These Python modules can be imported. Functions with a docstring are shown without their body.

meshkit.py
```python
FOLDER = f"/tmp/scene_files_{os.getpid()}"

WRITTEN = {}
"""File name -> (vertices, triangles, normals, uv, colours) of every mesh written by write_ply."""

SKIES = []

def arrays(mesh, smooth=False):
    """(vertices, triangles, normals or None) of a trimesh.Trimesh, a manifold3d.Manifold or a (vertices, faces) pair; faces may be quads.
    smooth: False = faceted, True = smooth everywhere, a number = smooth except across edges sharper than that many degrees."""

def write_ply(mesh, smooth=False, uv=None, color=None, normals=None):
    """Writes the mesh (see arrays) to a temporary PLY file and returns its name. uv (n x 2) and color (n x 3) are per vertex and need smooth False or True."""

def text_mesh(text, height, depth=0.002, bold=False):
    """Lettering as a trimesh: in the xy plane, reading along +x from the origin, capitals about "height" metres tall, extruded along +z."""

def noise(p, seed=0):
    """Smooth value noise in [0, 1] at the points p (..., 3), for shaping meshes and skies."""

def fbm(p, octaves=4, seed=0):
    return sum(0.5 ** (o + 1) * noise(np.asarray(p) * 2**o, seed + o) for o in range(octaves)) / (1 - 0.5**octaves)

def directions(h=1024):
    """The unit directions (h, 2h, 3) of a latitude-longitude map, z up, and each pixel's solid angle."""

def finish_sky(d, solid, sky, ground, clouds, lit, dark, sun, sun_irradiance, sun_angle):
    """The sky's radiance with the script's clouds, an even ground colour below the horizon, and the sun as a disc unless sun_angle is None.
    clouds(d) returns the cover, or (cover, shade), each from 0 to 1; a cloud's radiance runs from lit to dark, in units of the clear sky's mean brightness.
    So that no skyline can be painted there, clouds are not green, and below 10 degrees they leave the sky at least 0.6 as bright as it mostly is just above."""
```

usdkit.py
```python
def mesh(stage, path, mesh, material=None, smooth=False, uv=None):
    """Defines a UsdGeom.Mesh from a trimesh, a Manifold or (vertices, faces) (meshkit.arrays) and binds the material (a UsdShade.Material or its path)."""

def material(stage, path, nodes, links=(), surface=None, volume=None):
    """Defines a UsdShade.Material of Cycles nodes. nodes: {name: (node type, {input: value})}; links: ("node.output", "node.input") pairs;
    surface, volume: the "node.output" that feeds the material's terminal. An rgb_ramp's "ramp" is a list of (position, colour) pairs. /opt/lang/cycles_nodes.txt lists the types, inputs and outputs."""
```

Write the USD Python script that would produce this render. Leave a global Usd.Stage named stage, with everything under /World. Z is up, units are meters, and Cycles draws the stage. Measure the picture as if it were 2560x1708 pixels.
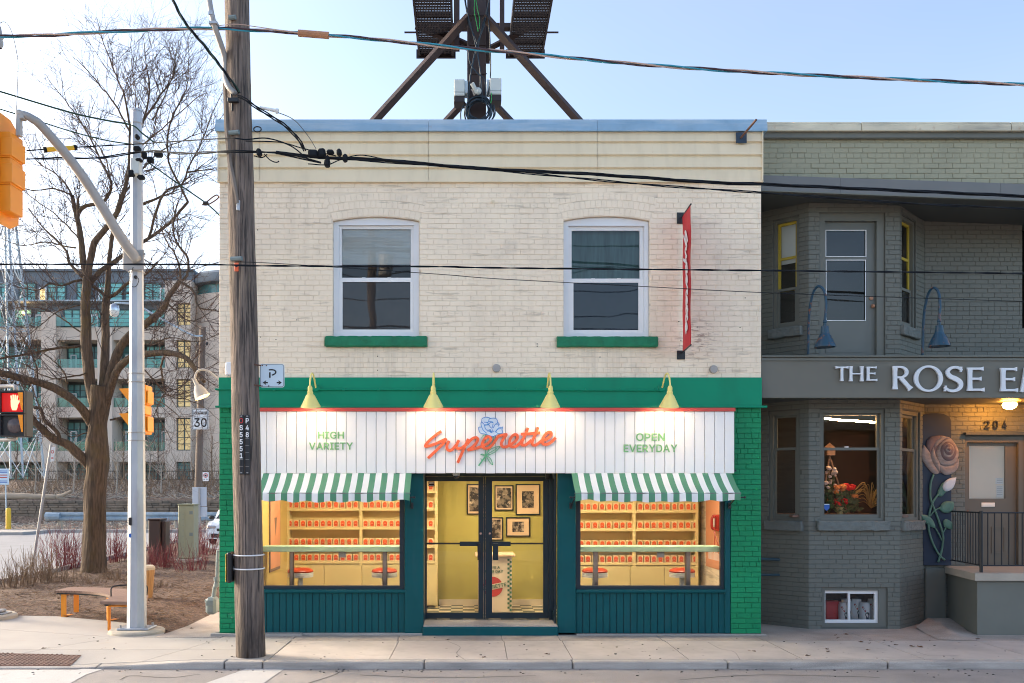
import math, random
import numpy as np, trimesh, usdkit, meshkit
import manifold3d as m3
from scipy.spatial import ConvexHull
from shapely.geometry import LineString, Polygon, Point, box as sbox
from shapely.ops import unary_union
from shapely import affinity
from pxr import Usd, UsdGeom, UsdLux, UsdShade, Gf, Sdf

stage = Usd.Stage.CreateInMemory()
UsdGeom.SetStageUpAxis(stage, 'Z'); UsdGeom.SetStageMetersPerUnit(stage, 1.0)
UsdGeom.Xform.Define(stage, '/World'); UsdGeom.Scope.Define(stage, '/World/Looks')
RS = random.Random(7); NR = np.random.default_rng(7)

# ---------------------------------------------------------------- camera, sky, sun, exposure
D, H, F, CX, CY = 13.3, 2.1, 2234.0, 1160.0, 1235.0      # distance to the shop front, eye height, focal length in photo pixels, vanishing point
cam = UsdGeom.Camera.Define(stage, '/World/camera')
cam.AddTranslateOp().Set(Gf.Vec3d(0, -D, H)); cam.AddRotateXOp().Set(90.0)
cam.CreateHorizontalApertureAttr(36.0); cam.CreateVerticalApertureAttr(24.02); cam.CreateFocalLengthAttr(36.0 * F / 2560)
cam.CreateHorizontalApertureOffsetAttr((1280 - CX) / 2560 * 36.0); cam.CreateVerticalApertureOffsetAttr((CY - 854) / 2560 * 36.0)
cam.CreateExposureAttr(2.05)
SUN_DIR = np.array([-0.89, 0.38, 0.33]); SUN_DIR /= np.linalg.norm(SUN_DIR)
SUN_EL, SUN_ROT = math.asin(SUN_DIR[2]), math.atan2(SUN_DIR[0], SUN_DIR[1])
usdkit.material(stage, '/World/Looks/sky_light', {
    'sky': ('sky_texture', {'sky_type': 'single_scattering', 'sun_disc': False, 'sun_elevation': SUN_EL, 'sun_rotation': SUN_ROT, 'air_density': 1.0, 'aerosol_density': 3.0, 'ozone_density': 2.0, 'altitude': 100.0}),
    'tc': ('texture_coordinate', {}), 'map': ('mapping', {'scale': (1.2, 1.2, 3.0)}),
    'n': ('noise_texture', {'scale': 1.6, 'detail': 4.0, 'roughness': 0.5}),
    'r': ('rgb_ramp', {'ramp': [(0.25, (0.03, 0.03, 0.03)), (0.8, (0.15, 0.15, 0.15))]}),
    'mix': ('mix_color', {'b': (3.6, 2.75, 1.95)}),
    'bg': ('background_shader', {'strength': 0.1})},
    [('tc.generated', 'map.vector'), ('map.vector', 'n.vector'), ('n.fac', 'r.fac'), ('r.color', 'mix.fac'), ('sky.color', 'mix.a'), ('mix.result', 'bg.color')], surface='bg.background')
sky = UsdLux.DomeLight.Define(stage, '/World/sky')
UsdShade.MaterialBindingAPI.Apply(sky.GetPrim()).Bind(UsdShade.Material.Get(stage, '/World/Looks/sky_light'))
sky.GetPrim().SetCustomDataByKey('kind', 'structure')
sun = UsdLux.DistantLight.Define(stage, '/World/sun')
sun.CreateNormalizeAttr(True); sun.CreateIntensityAttr(0.14); sun.CreateAngleAttr(14.0); sun.CreateColorAttr(Gf.Vec3f(1.0, 0.86, 0.72))
rot = Gf.Rotation(Gf.Vec3d(0, 0, 1), Gf.Vec3d(*SUN_DIR.tolist()))
sun.AddTransformOp().Set(Gf.Matrix4d().SetRotate(rot))

# ---------------------------------------------------------------- helpers
def X(px, Y=0.0): return (px - CX) * (D + Y) / F
def Z(py, Y=0.0): return H - (py - CY) * (D + Y) / F
def P(px, py, Y=0.0): return np.array([X(px, Y), Y, Z(py, Y)])
def Gd(px, py, z=0.0):
    d = F * (H - z) / (py - CY); return np.array([(px - CX) * d / F, d - D, z])

_names, _loc = {}, {}
def numbered(parent, name):
    k = _names.setdefault((parent, name), 0); _names[(parent, name)] += 1
    return f'{parent}/{name}' if k == 0 else f'{parent}/{name}_{k:03d}'
def tag(prim, label=None, cat=None, group=None, kind=None):
    for k, v in (('label', label), ('category', cat), ('group', group), ('kind', kind)):
        if v: prim.SetCustomDataByKey(k, v)
def thing(name, label=None, cat=None, group=None, kind=None, loc=(0, 0, 0)):
    p = numbered('/World', name); x = UsdGeom.Xform.Define(stage, p); x.AddTranslateOp().Set(Gf.Vec3d(*map(float, loc)))
    _loc[p] = np.array(loc, float); tag(x.GetPrim(), label, cat, group, kind); return p
def base_of(p):
    while p and p not in _loc: p = p.rsplit('/', 1)[0]
    return _loc.get(p, np.zeros(3))
def arr(m):
    if isinstance(m, list): return join(m)
    if isinstance(m, tuple): 
        v, f = np.asarray(m[0], float), np.asarray(m[1], int)
        if f.shape[1] == 4: f = np.vstack([f[:, [0, 1, 2]], f[:, [0, 2, 3]]])
        return v, f
    v, f, _ = meshkit.arrays(m); return v, f
def join(ms):
    vs, fs, n = [], [], 0
    for m in ms:
        v, f = arr(m); vs.append(v); fs.append(f + n); n += len(v)
    return np.vstack(vs), np.vstack(fs)
def part(name, mesh, mat, parent, label=None, smooth=False, kind=None):
    p = numbered(parent, name); v, f = arr(mesh)
    m = usdkit.mesh(stage, p, (v - base_of(parent), f), M(mat), smooth=smooth)
    tag(m.GetPrim(), label, kind=kind); return p
def solo(name, mesh, mat, label=None, cat=None, group=None, kind=None, smooth=False):
    p = numbered('/World', name); v, f = arr(mesh)
    m = usdkit.mesh(stage, p, (v, f), M(mat), smooth=smooth); tag(m.GetPrim(), label, cat, group, kind); return p
def copy(src, loc, label, rotz=0.0, name=None, scale=None):
    was = stage.GetPrimAtPath(src).GetCustomData()
    p = numbered('/World', name or src.split('/')[-1].rstrip('0123456789_'))
    x = UsdGeom.Xform.Define(stage, p); r = x.GetPrim()
    r.GetReferences().AddInternalReference(src)
    x.ClearXformOpOrder()
    x.GetPrim().CreateAttribute('xformOp:translate', Sdf.ValueTypeNames.Double3).Set(Gf.Vec3d(*map(float, loc)))
    ops = ['xformOp:translate']
    if rotz: r.CreateAttribute('xformOp:rotateZ', Sdf.ValueTypeNames.Float).Set(float(rotz)); ops.append('xformOp:rotateZ')
    if scale: r.CreateAttribute('xformOp:scale', Sdf.ValueTypeNames.Float3).Set(Gf.Vec3f(*scale)); ops.append('xformOp:scale')
    x.GetXformOpOrderAttr().Set(ops)
    r.SetInstanceable(True); tag(r, label, was.get('category'), was.get('group')); return p

_CB = None
def box(x0, x1, y0, y1, z0, z1, c=0.0):
    """A box, its edges chamfered by c."""
    global _CB
    lo, hi = np.minimum([x0, y0, z0], [x1, y1, z1]), np.maximum([x0, y0, z0], [x1, y1, z1])
    if c <= 0:
        v = np.array([[a, b, d] for a in (lo[0], hi[0]) for b in (lo[1], hi[1]) for d in (lo[2], hi[2])])
        return v, np.array([[0, 1, 3], [0, 3, 2], [4, 6, 7], [4, 7, 5], [0, 4, 5], [0, 5, 1], [2, 3, 7], [2, 7, 6], [0, 2, 6], [0, 6, 4], [1, 5, 7], [1, 7, 3]])
    if _CB is None:
        s, k = [], []
        for a in (0, 1):
            for b in (0, 1):
                for d in (0, 1):
                    for ax in range(3):
                        s.append((a, b, d)); q = [1, 1, 1]; q[ax] = 0; k.append(q)
        s, k = np.array(s, float), np.array(k, float)
        v = s * 1.0 + (1 - 2 * s) * k * 0.1
        h = ConvexHull(v); f = h.simplices.copy()
        n = np.cross(v[f[:, 1]] - v[f[:, 0]], v[f[:, 2]] - v[f[:, 0]])
        fl = (n * h.equations[:, :3]).sum(1) < 0; f[fl] = f[fl][:, ::-1]
        _CB = (s, k, f)
    s, k, f = _CB; c = min(c, 0.45 * float((hi - lo).min()))
    return lo + s * (hi - lo) + (1 - 2 * s) * k * c, f
def tube(pts, r, sides=8, cap=True):
    p = np.asarray(pts, float); n = len(p); r = np.broadcast_to(np.asarray(r, float), (n,))
    t = np.gradient(p, axis=0); t /= np.linalg.norm(t, axis=1, keepdims=True) + 1e-12
    a = np.cross(t[0], [0, 0, 1.0]); a = a if np.linalg.norm(a) > 0.1 else np.cross(t[0], [1.0, 0, 0]); A = [a / np.linalg.norm(a)]
    for i in range(1, n):
        a = A[-1] - t[i] * (A[-1] @ t[i]); A.append(a / (np.linalg.norm(a) + 1e-12))
    A = np.array(A); B = np.cross(t, A); g = np.arange(sides) * 2 * np.pi / sides
    v = (p[:, None] + r[:, None, None] * (np.cos(g)[None, :, None] * A[:, None] + np.sin(g)[None, :, None] * B[:, None])).reshape(-1, 3)
    i, j = np.meshgrid(np.arange(n - 1), np.arange(sides), indexing='ij'); k = (j + 1) % sides
    f = np.stack([i * sides + j, i * sides + k, (i + 1) * sides + k, (i + 1) * sides + j], -1).reshape(-1, 4)
    f = np.vstack([f[:, [0, 1, 2]], f[:, [0, 2, 3]]])
    if cap:
        q = np.arange(1, sides - 1)
        f = np.vstack([f, np.stack([q * 0, q + 1, q], 1), (n - 1) * sides + np.stack([q * 0, q, q + 1], 1)])
    return v, f
def lathe(prof, at=(0, 0, 0), sides=24, axis=(0, 0, 1)):
    """prof: (radius, height) pairs, turned about axis through at."""
    pr = np.asarray(prof, float); g = np.arange(sides) * 2 * np.pi / sides
    v = np.stack([pr[:, None, 0] * np.cos(g), pr[:, None, 0] * np.sin(g), np.repeat(pr[:, 1:2], sides, 1)], -1).reshape(-1, 3)
    n = len(pr); i, j = np.meshgrid(np.arange(n - 1), np.arange(sides), indexing='ij'); k = (j + 1) % sides
    f = np.stack([i * sides + j, i * sides + k, (i + 1) * sides + k, (i + 1) * sides + j], -1).reshape(-1, 4)
    z = np.asarray(axis, float); z /= np.linalg.norm(z); a = np.cross([0, 1.0, 0], z); a = a if np.linalg.norm(a) > .1 else np.array([1.0, 0, 0]); a /= np.linalg.norm(a); b = np.cross(z, a)
    return v @ np.stack([a, b, z]) + np.asarray(at, float), np.vstack([f[:, [0, 1, 2]], f[:, [0, 2, 3]]])
def prism(poly, y0, y1):
    """A shapely polygon in (x, z) given thickness from y0 to y1."""
    out = []
    for g in getattr(poly, 'geoms', [poly]):
        if g.is_empty or g.area < 1e-9: continue
        m = trimesh.creation.extrude_polygon(g, abs(y1 - y0), engine='earcut')
        v = np.array(m.vertices); v = np.stack([v[:, 0], max(y0, y1) - v[:, 2], v[:, 1]], 1); out.append((v, np.array(m.faces)))
    return join(out)
def slab(pts, z0, z1):
    """A polygon on the ground, z0 to z1."""
    m = trimesh.creation.extrude_polygon(Polygon([(p[0], p[1]) for p in pts]).buffer(0), z1 - z0, engine='earcut')
    v = np.array(m.vertices); v[:, 2] += z0; return v, np.array(m.faces)
def sheet(pts, z):
    p = Polygon([(q[0], q[1]) for q in pts]).buffer(0); out = []
    for g in getattr(p, 'geoms', [p]):
        v, f = trimesh.creation.triangulate_polygon(g, engine='earcut'); v = np.column_stack([v, np.full(len(v), z)])
        n = np.cross(v[f[:, 1]] - v[f[:, 0]], v[f[:, 2]] - v[f[:, 0]])[:, 2]; f = np.array(f); f[n < 0] = f[n < 0][:, ::-1]; out.append((v, f))
    return join(out)
def quad(a, b, c, d): return np.array([a, b, c, d], float), np.array([[0, 1, 2], [0, 2, 3]])
def pane(x0, x1, z0, z1, y): return quad((x0, y, z0), (x1, y, z0), (x1, y, z1), (x0, y, z1))
def xf(m, rz=0.0, move=(0, 0, 0), rx=0.0, ry=0.0, about=(0, 0, 0)):
    v, f = arr(m); v = v - np.asarray(about, float)
    for ang, (i, j) in ((rx, (1, 2)), (ry, (2, 0)), (rz, (0, 1))):
        if ang:
            c, s = math.cos(ang), math.sin(ang); a, b = v[:, i].copy(), v[:, j].copy(); v[:, i], v[:, j] = c * a - s * b, s * a + c * b
    return v + np.asarray(about, float) + np.asarray(move, float), f
def smooth_path(pts, n=8):
    """Catmull-Rom through the points."""
    p = np.asarray(pts, float); q = np.vstack([2 * p[0] - p[1], p, 2 * p[-1] - p[-2]]); out = []
    for i in range(1, len(q) - 2):
        for t in np.arange(n) / n:
            a, b, c, d = q[i - 1], q[i], q[i + 1], q[i + 2]
            out.append(0.5 * (2 * b + (c - a) * t + (2 * a - 5 * b + 4 * c - d) * t * t + (3 * b - a - 3 * c + d) * t ** 3))
    out.append(p[-1]); return np.array(out)
def text(s, x, z, h, y, depth=0.006, bold=True, wide=1.0, center=True):
    """Lettering standing on the front (y) of a wall; one mesh per letter."""
    out, cur = [], 0.0
    for ch in s:
        if ch == ' ': cur += 0.36 * h * wide; continue
        m = meshkit.text_mesh(ch, h, depth, bold); v = np.array(m.vertices); w = np.ptp(v[:, 0]) * wide
        v = np.stack([(v[:, 0] - v[:, 0].min()) * wide + cur, y - v[:, 2], v[:, 1]], 1); out.append((v, np.array(m.faces)[:, ::-1])); cur += w + 0.13 * h * wide
    cur -= 0.13 * h * wide
    return [(v + np.array([x - (cur / 2 if center else 0), 0, z]), f[:, ::-1]) for v, f in out]
def ball(c, r, sub=2, s=(1, 1, 1)):
    m = trimesh.creation.icosphere(sub, r); return np.array(m.vertices) * s + np.asarray(c, float), np.array(m.faces)
def cyl(a, b, r, sides=16): return tube([a, b], r, sides)
def rough(m, amp, freq, seed=0, keep_y=None):
    v, f = arr(m); o = np.stack([meshkit.fbm(v * freq + k * 37.7, 3, seed) - .5 for k in range(3)], 1) * 2 * amp
    return v + o, f
def sub(m, edge):
    v, f = arr(m); v, f = trimesh.remesh.subdivide_to_size(v, f, edge); t = trimesh.Trimesh(v, f); t.merge_vertices(); return np.array(t.vertices), np.array(t.faces)

# ---------------------------------------------------------------- materials
_mats, _spec = {}, {}
def look(name, *a, **k): _spec[name] = (a, k)
def M(name):
    if name not in _mats:
        a, k = _spec[name]; _mats[name] = build(name, *a, **k)
    return _mats[name]
def build(name, col, rough=0.6, var=0.10, scale=2.5, stretch=(1, 1, 1), bump=0.0, bscale=60.0, metal=0.0, spec=0.5, stain=None, speck=None, emit=None, custom=None, coat=0.0, alpha=None, translucent=0):
    path = '/World/Looks/' + name
    if custom: return custom(path)
    c = np.array(col, float)
    N = {'geo': ('geometry', {}), 'map': ('mapping', {'scale': stretch}), 'n': ('noise_texture', {'scale': scale, 'detail': 6.0, 'roughness': 0.6}),
         'r': ('rgb_ramp', {'ramp': [(0.28, tuple(c * (1 - var))), (0.72, tuple(np.minimum(c * (1 + var), 0.95)))]}), 'p': ('principled_bsdf', {'roughness': rough, 'metallic': metal, 'specular_ior_level': spec, 'coat_weight': coat})}
    L = [('geo.position', 'map.vector'), ('map.vector', 'n.vector'), ('n.fac', 'r.fac')]
    out = 'r.color'
    for i, st in enumerate(([stain] if isinstance(stain, dict) else stain) or []):
        k = f'{i}'
        N['sm' + k] = ('mapping', {'scale': st.get('stretch', (1, 1, 1))}); N['sn' + k] = ('noise_texture', {'scale': st['scale'], 'detail': 7.0, 'roughness': 0.62})
        t = st['at']; w = st.get('soft', 0.08); s = st.get('amount', 1.0)
        N['sr' + k] = ('rgb_ramp', {'ramp': [(max(t - w, 0), (0, 0, 0)), (min(t + w, 1), (s, s, s))]}); N['sx' + k] = ('mix_color', {'b': st['color']})
        L += [('geo.position', f'sm{k}.vector'), (f'sm{k}.vector', f'sn{k}.vector'), (f'sn{k}.fac', f'sr{k}.fac')]
        fac = f'sr{k}.color'
        if 'near' in st:                                        # worn patch round one spot
            (px, py, pz), R = st['near']
            N['vd' + k] = ('vector_math', {'math_type': 'distance', 'vector2': (px, py, pz)}); N['vm' + k] = ('mapping', {'scale': st.get('nscale', (1, 1, 1))})
            N['vr' + k] = ('map_range', {'from_min': R * .3, 'from_max': R, 'to_min': 1.0, 'to_max': 0.0, 'clamp': True}); N['mm' + k] = ('math', {'math_type': 'multiply'})
            L += [('geo.position', f'vd{k}.vector1'), (f'vd{k}.value', f'vr{k}.value'), (f'vr{k}.result', f'mm{k}.value1'), (f'sr{k}.color', f'mm{k}.value2')]; fac = f'mm{k}.value'
        L += [(fac, f'sx{k}.fac'), (out, f'sx{k}.a')]; out = f'sx{k}.result'
    if speck:
        N['kn'] = ('noise_texture', {'scale': speck[0], 'detail': 2.0}); a, b = speck[1], speck[2]
        N['kr'] = ('rgb_ramp', {'ramp': [(0.35, (a, a, a)), (0.65, (b, b, b))]}); N['kx'] = ('mix_color', {'blend_type': 'multiply', 'fac': 1.0})
        L += [('geo.position', 'kn.vector'), ('kn.fac', 'kr.fac'), (out, 'kx.a'), ('kr.color', 'kx.b')]; out = 'kx.result'
    L.append((out, 'p.base_color'))
    if bump:
        N['bn'] = ('noise_texture', {'scale': bscale, 'detail': 5.0, 'roughness': 0.6}); N['b'] = ('bump', {'strength': 0.7, 'distance': bump})
        L += [('map.vector', 'bn.vector'), ('bn.fac', 'b.height'), ('b.normal', 'p.normal')]
    if emit: N['p'][1].update(emission_color=emit[0], emission_strength=emit[1])
    return usdkit.material(stage, path, N, L, surface='p.BSDF')
def glassy(tint, refl=1.0, ior=1.5, dirt=0.0):
    def f(path):
        N = {'t': ('transparent_bsdf', {'color': tint}), 'g': ('glossy_bsdf', {'color': (refl,) * 3, 'roughness': 0.015}), 'f': ('fresnel', {'IOR': ior}), 'm': ('mix_closure', {}),
             'geo': ('geometry', {}), 'n': ('noise_texture', {'scale': 1.3, 'detail': 1.0}), 'b': ('bump', {'strength': 0.25, 'distance': 0.012})}
        L = [('f.fac', 'm.fac'), ('t.BSDF', 'm.closure1'), ('g.BSDF', 'm.closure2'), ('geo.position', 'n.vector'), ('n.fac', 'b.height'), ('b.normal', 'g.normal')]
        return usdkit.material(stage, path, N, L, surface='m.closure')
    return f
look('pane_clear', None, custom=glassy((0.97, 0.98, 0.97), ior=1.45))
look('pane_dark', None, custom=glassy((0.97, 0.98, 0.98), ior=1.6))
look('pane_far', None, custom=glassy((0.55, 0.85, 0.80), ior=1.9))
JOINT = dict(color=(0.16, 0.12, 0.09), scale=1.8, at=0.60, soft=0.10, amount=0.5, stretch=(1, 1, 9))
GRIME = dict(color=(0.30, 0.26, 0.21), scale=1.1, at=0.66, soft=0.14, amount=0.5)
look('cream_brick', (0.90, 0.77, 0.60), 0.55, 0.07, 1.3, bump=0.004, bscale=45, stain=[dict(color=(0.42, 0.37, 0.31), scale=2.2, at=0.68, soft=0.1, amount=0.45), dict(color=(0.20, 0.09, 0.06), scale=16, at=0.55, soft=0.03, amount=0.7, stretch=(0.4, 1, 2.2), near=((3.45, 0.0, 4.40), 0.42)), dict(color=(0.03, 0.025, 0.02), scale=9, at=0.735, soft=0.012, amount=0.9), dict(color=(0.60, 0.50, 0.37), scale=1.6, at=0.62, soft=0.12, amount=0.3, stretch=(3.0, 1, .35)), dict(color=(0.42, 0.35, 0.26), scale=2.0, at=0.54, soft=0.10, amount=0.30, stretch=(7, 1, .3), near=((-1.30, 0, 4.05), 0.75)), dict(color=(0.42, 0.35, 0.26), scale=2.0, at=0.54, soft=0.10, amount=0.30, stretch=(7, 1, .3), near=((2.13, 0, 4.05), 0.75)), dict(color=(0.45, 0.37, 0.27), scale=2.6, at=0.62, soft=0.04, amount=0.6, stretch=(.6, 1, 6)), dict(color=(0.36, 0.30, 0.23), scale=20, at=0.66, soft=0.02, amount=0.6, stretch=(.5, 1, 4))])
look('cream_joint', (0.82, 0.70, 0.545), 0.75, 0.10, 3, stain=JOINT)
look('green_brick', (0.004, 0.245, 0.100), 0.5, 0.16, 1.6, spec=0.3, bump=0.005, bscale=40, stain=[dict(color=(0.35, 0.42, 0.36), scale=7, at=0.66, soft=0.03, amount=0.9, near=((-3.4, 0, 0.12), 0.5)), dict(color=(0.35, 0.42, 0.36), scale=7, at=0.64, soft=0.03, amount=0.9, near=((4.2, 0, 0.05), 0.4))])
look('green_joint', (0.004, 0.165, 0.072), 0.6, 0.2, 2)
look('green_paint', (0.0, 0.25, 0.135), 0.42, 0.07, 1.2, spec=0.25, bump=0.003, bscale=25, stain=dict(color=(0.01, 0.13, 0.07), scale=1.5, at=0.62, soft=0.15, amount=0.5, stretch=(1, 1, .3)))
look('sill_green', (0.0, 0.17, 0.075), 0.5, 0.2, 6, bump=0.02, bscale=22)
look('teal_paint', (0.002, 0.080, 0.092), 0.45, 0.10, 1.5, spec=0.22, bump=0.002, bscale=30, stain=dict(color=(0.02, 0.085, 0.098), scale=2.5, at=0.66, soft=0.12, amount=0.5, stretch=(3, 1, .6)))
look('teal_dark', (0.002, 0.020, 0.032), 0.34, 0.1, 2)
look('white_board', (0.88, 0.86, 0.83), 0.5, 0.03, 2, bump=0.001, bscale=30, stain=dict(color=(0.62, 0.60, 0.57), scale=2.0, at=0.7, soft=0.1, amount=0.4))
look('dark_gap', (0.05, 0.045, 0.04), 0.9)
look('red_trim', (0.62, 0.075, 0.055), 0.45, 0.05)
look('coping_blue', (0.25, 0.40, 0.54), 0.42, 0.10, 4, metal=0.25, stain=[dict(color=(0.50, 0.58, 0.64), scale=2.2, at=0.55, soft=0.12, amount=0.7, stretch=(0.4, 1, 3)), dict(color=(0.42, 0.17, 0.07), scale=3.2, at=0.71, soft=0.05, amount=0.85)])
look('siding', (0.78, 0.68, 0.49), 0.5, 0.05, 2, bump=0.002, bscale=9, stain=[dict(color=(0.62, 0.53, 0.375), scale=2.0, at=0.62, soft=0.14, amount=0.55, stretch=(2.2, 1, .5)), dict(color=(0.40, 0.22, 0.09), scale=6.0, at=0.72, soft=0.05, amount=0.6, stretch=(3, 1, .3))])
look('window_white', (0.74, 0.77, 0.80), 0.4, 0.04)
look('sash_white', (0.78, 0.79, 0.79), 0.35, 0.03)
look('screen_grey', (0.085, 0.078, 0.08), 0.8, 0.15)
look('screen_blue', (0.018, 0.034, 0.062), 0.8, 0.15)
look('blind', (0.80, 0.86, 0.86), 0.6, 0.05)
look('curtain_teal', (0.075, 0.165, 0.17), 0.8, 0.35, 3, stretch=(4, 1, .5))
look('room_dark', (0.03, 0.028, 0.026), 0.9)
look('room_grey', (0.10, 0.10, 0.10), 0.9)
look('lamp_yellow', (0.95, 0.80, 0.26), 0.4, 0.03)
look('lamp_inside', (0.85, 0.82, 0.72), 0.5, 0.02)
look('bulb_warm', (1, 0.8, 0.5), emit=((1.0, 0.76, 0.48), 62.0), var=0)
look('bulb_room', (1, 0.8, 0.5), emit=((1.0, 0.83, 0.58), 30.0), var=0)
look('bulb_porch', (1, 0.6, 0.2), emit=((1.0, 0.38, 0.05), 42.0), var=0)
look('bulb_amber', (1, 0.6, 0.2), emit=((1.0, 0.56, 0.22), 24.0), var=0)
look('awning_green', (0.085, 0.26, 0.15), 0.75, 0.06, 4, bump=0.002, bscale=7)
look('awning_white', (0.80, 0.80, 0.78), 0.75, 0.03, 4, bump=0.002, bscale=7)
look('sign_orange', (0.80, 0.13, 0.045), 0.4, 0.05)
look('letter_green', (0.20, 0.44, 0.19), 0.4, 0.05)
look('flower_blue', (0.04, 0.24, 0.62), 0.4)
look('flower_face', (0.66, 0.75, 0.86), 0.5)
look('stem_green', (0.12, 0.42, 0.22), 0.4)
look('banner_red', (0.56, 0.022, 0.035), 0.6, 0.12, 3, bump=0.004, bscale=6)
look('lamp_grey', (0.36, 0.355, 0.34), 0.5, 0.05)
look('gum', (0.20, 0.175, 0.155), 0.9, 0.3, 9)
look('white_paint', (0.80, 0.80, 0.80), 0.45, 0.03)
look('black_metal', (0.012, 0.014, 0.017), 0.4, 0.15)
look('navy_metal', (0.015, 0.035, 0.065), 0.4, 0.2)
look('cable_black', (0.012, 0.015, 0.020), 0.8, spec=0.15)
look('cable_grey', (0.07, 0.08, 0.085), 0.5)
look('cable_blue', (0.03, 0.27, 0.38), 0.45)
look('cable_tan', (0.50, 0.35, 0.29), 0.45)
look('cable_green', (0.03, 0.065, 0.05), 0.8, spec=0.15)
look('copper', (0.42, 0.20, 0.11), 0.4, 0.2)
look('galv', (0.40, 0.43, 0.47), 0.45, 0.12, 3, metal=0.45, stretch=(1, 1, .4), stain=dict(color=(0.27, 0.26, 0.30), scale=2.5, at=0.6, soft=0.12, amount=0.6, stretch=(2, 2, .5)))
look('galv_arm', (0.36, 0.35, 0.34), 0.5, 0.1, 5, metal=0.35)
look('wood_pole', (0.165, 0.128, 0.108), 0.85, 0.60, 7, stretch=(5, 5, .30), bump=0.05, bscale=8, stain=[dict(color=(0.034, 0.028, 0.026), scale=8, at=0.565, soft=0.03, amount=0.9, stretch=(5, 5, .16)), dict(color=(0.33, 0.255, 0.185), scale=5, at=0.60, soft=0.05, amount=0.75, stretch=(5, 5, .14)), dict(color=(0.028, 0.021, 0.018), scale=3.0, at=0.48, soft=0.12, amount=0.8, stretch=(2, 2, .6), near=((-2.8, -1.7, 0.0), 0.85))])
look('wood_far', (0.14, 0.105, 0.085), 0.85, 0.25, 3, stretch=(4, 4, .3))
look('wood_strip', (0.20, 0.165, 0.14), 0.85, 0.3, 6, stretch=(5, 5, .4))
look('amber', (0.85, 0.29, 0.012), 0.42, 0.05, 2)
look('black_plastic', (0.012, 0.012, 0.014), 0.35)
look('lens_off', (0.10, 0.075, 0.075), 0.2, 0.3, 20)
look('hand_red', (1, 0.1, 0.05), emit=((1.0, 0.09, 0.055), 2.6), var=0)
look('hand_halo', (0.35, 0.008, 0.006), emit=((1.0, 0.006, 0.004), 0.10), var=0)
look('concrete', (0.50, 0.44, 0.39), 0.85, 0.09, 1.1, bump=0.002, bscale=90, speck=(160, 0.86, 1.08), stain=[dict(color=(0.31, 0.275, 0.245), scale=1.3, at=0.60, soft=0.14, amount=0.55), dict(color=(0.24, 0.205, 0.18), scale=14, at=0.66, soft=0.03, amount=0.5), dict(color=(0.36, 0.31, 0.27), scale=4, at=0.62, soft=0.06, amount=0.45)])
look('concrete_b', (0.355, 0.33, 0.305), 0.85, 0.07, 1.4, bump=0.002, bscale=90, speck=(160, 0.88, 1.07), stain=[dict(color=(0.36, 0.33, 0.30), scale=1.0, at=0.60, soft=0.14, amount=0.5), dict(color=(0.40, 0.27, 0.19), scale=1.7, at=0.70, soft=0.08, amount=0.35)])
look('concrete_c', (0.42, 0.355, 0.305), 0.9, 0.14, 2.2, bump=0.005, bscale=70, speck=(110, 0.72, 1.2), stain=dict(color=(0.22, 0.19, 0.165), scale=1.6, at=0.58, soft=0.12, amount=0.6))
look('kerb_stone', (0.42, 0.385, 0.35), 0.85, 0.12, 2, bump=0.004, bscale=60, speck=(130, 0.8, 1.15), stain=dict(color=(0.18, 0.165, 0.155), scale=2.4, at=0.55, soft=0.12, amount=0.6, stretch=(.5, 1, 4)))
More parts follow.
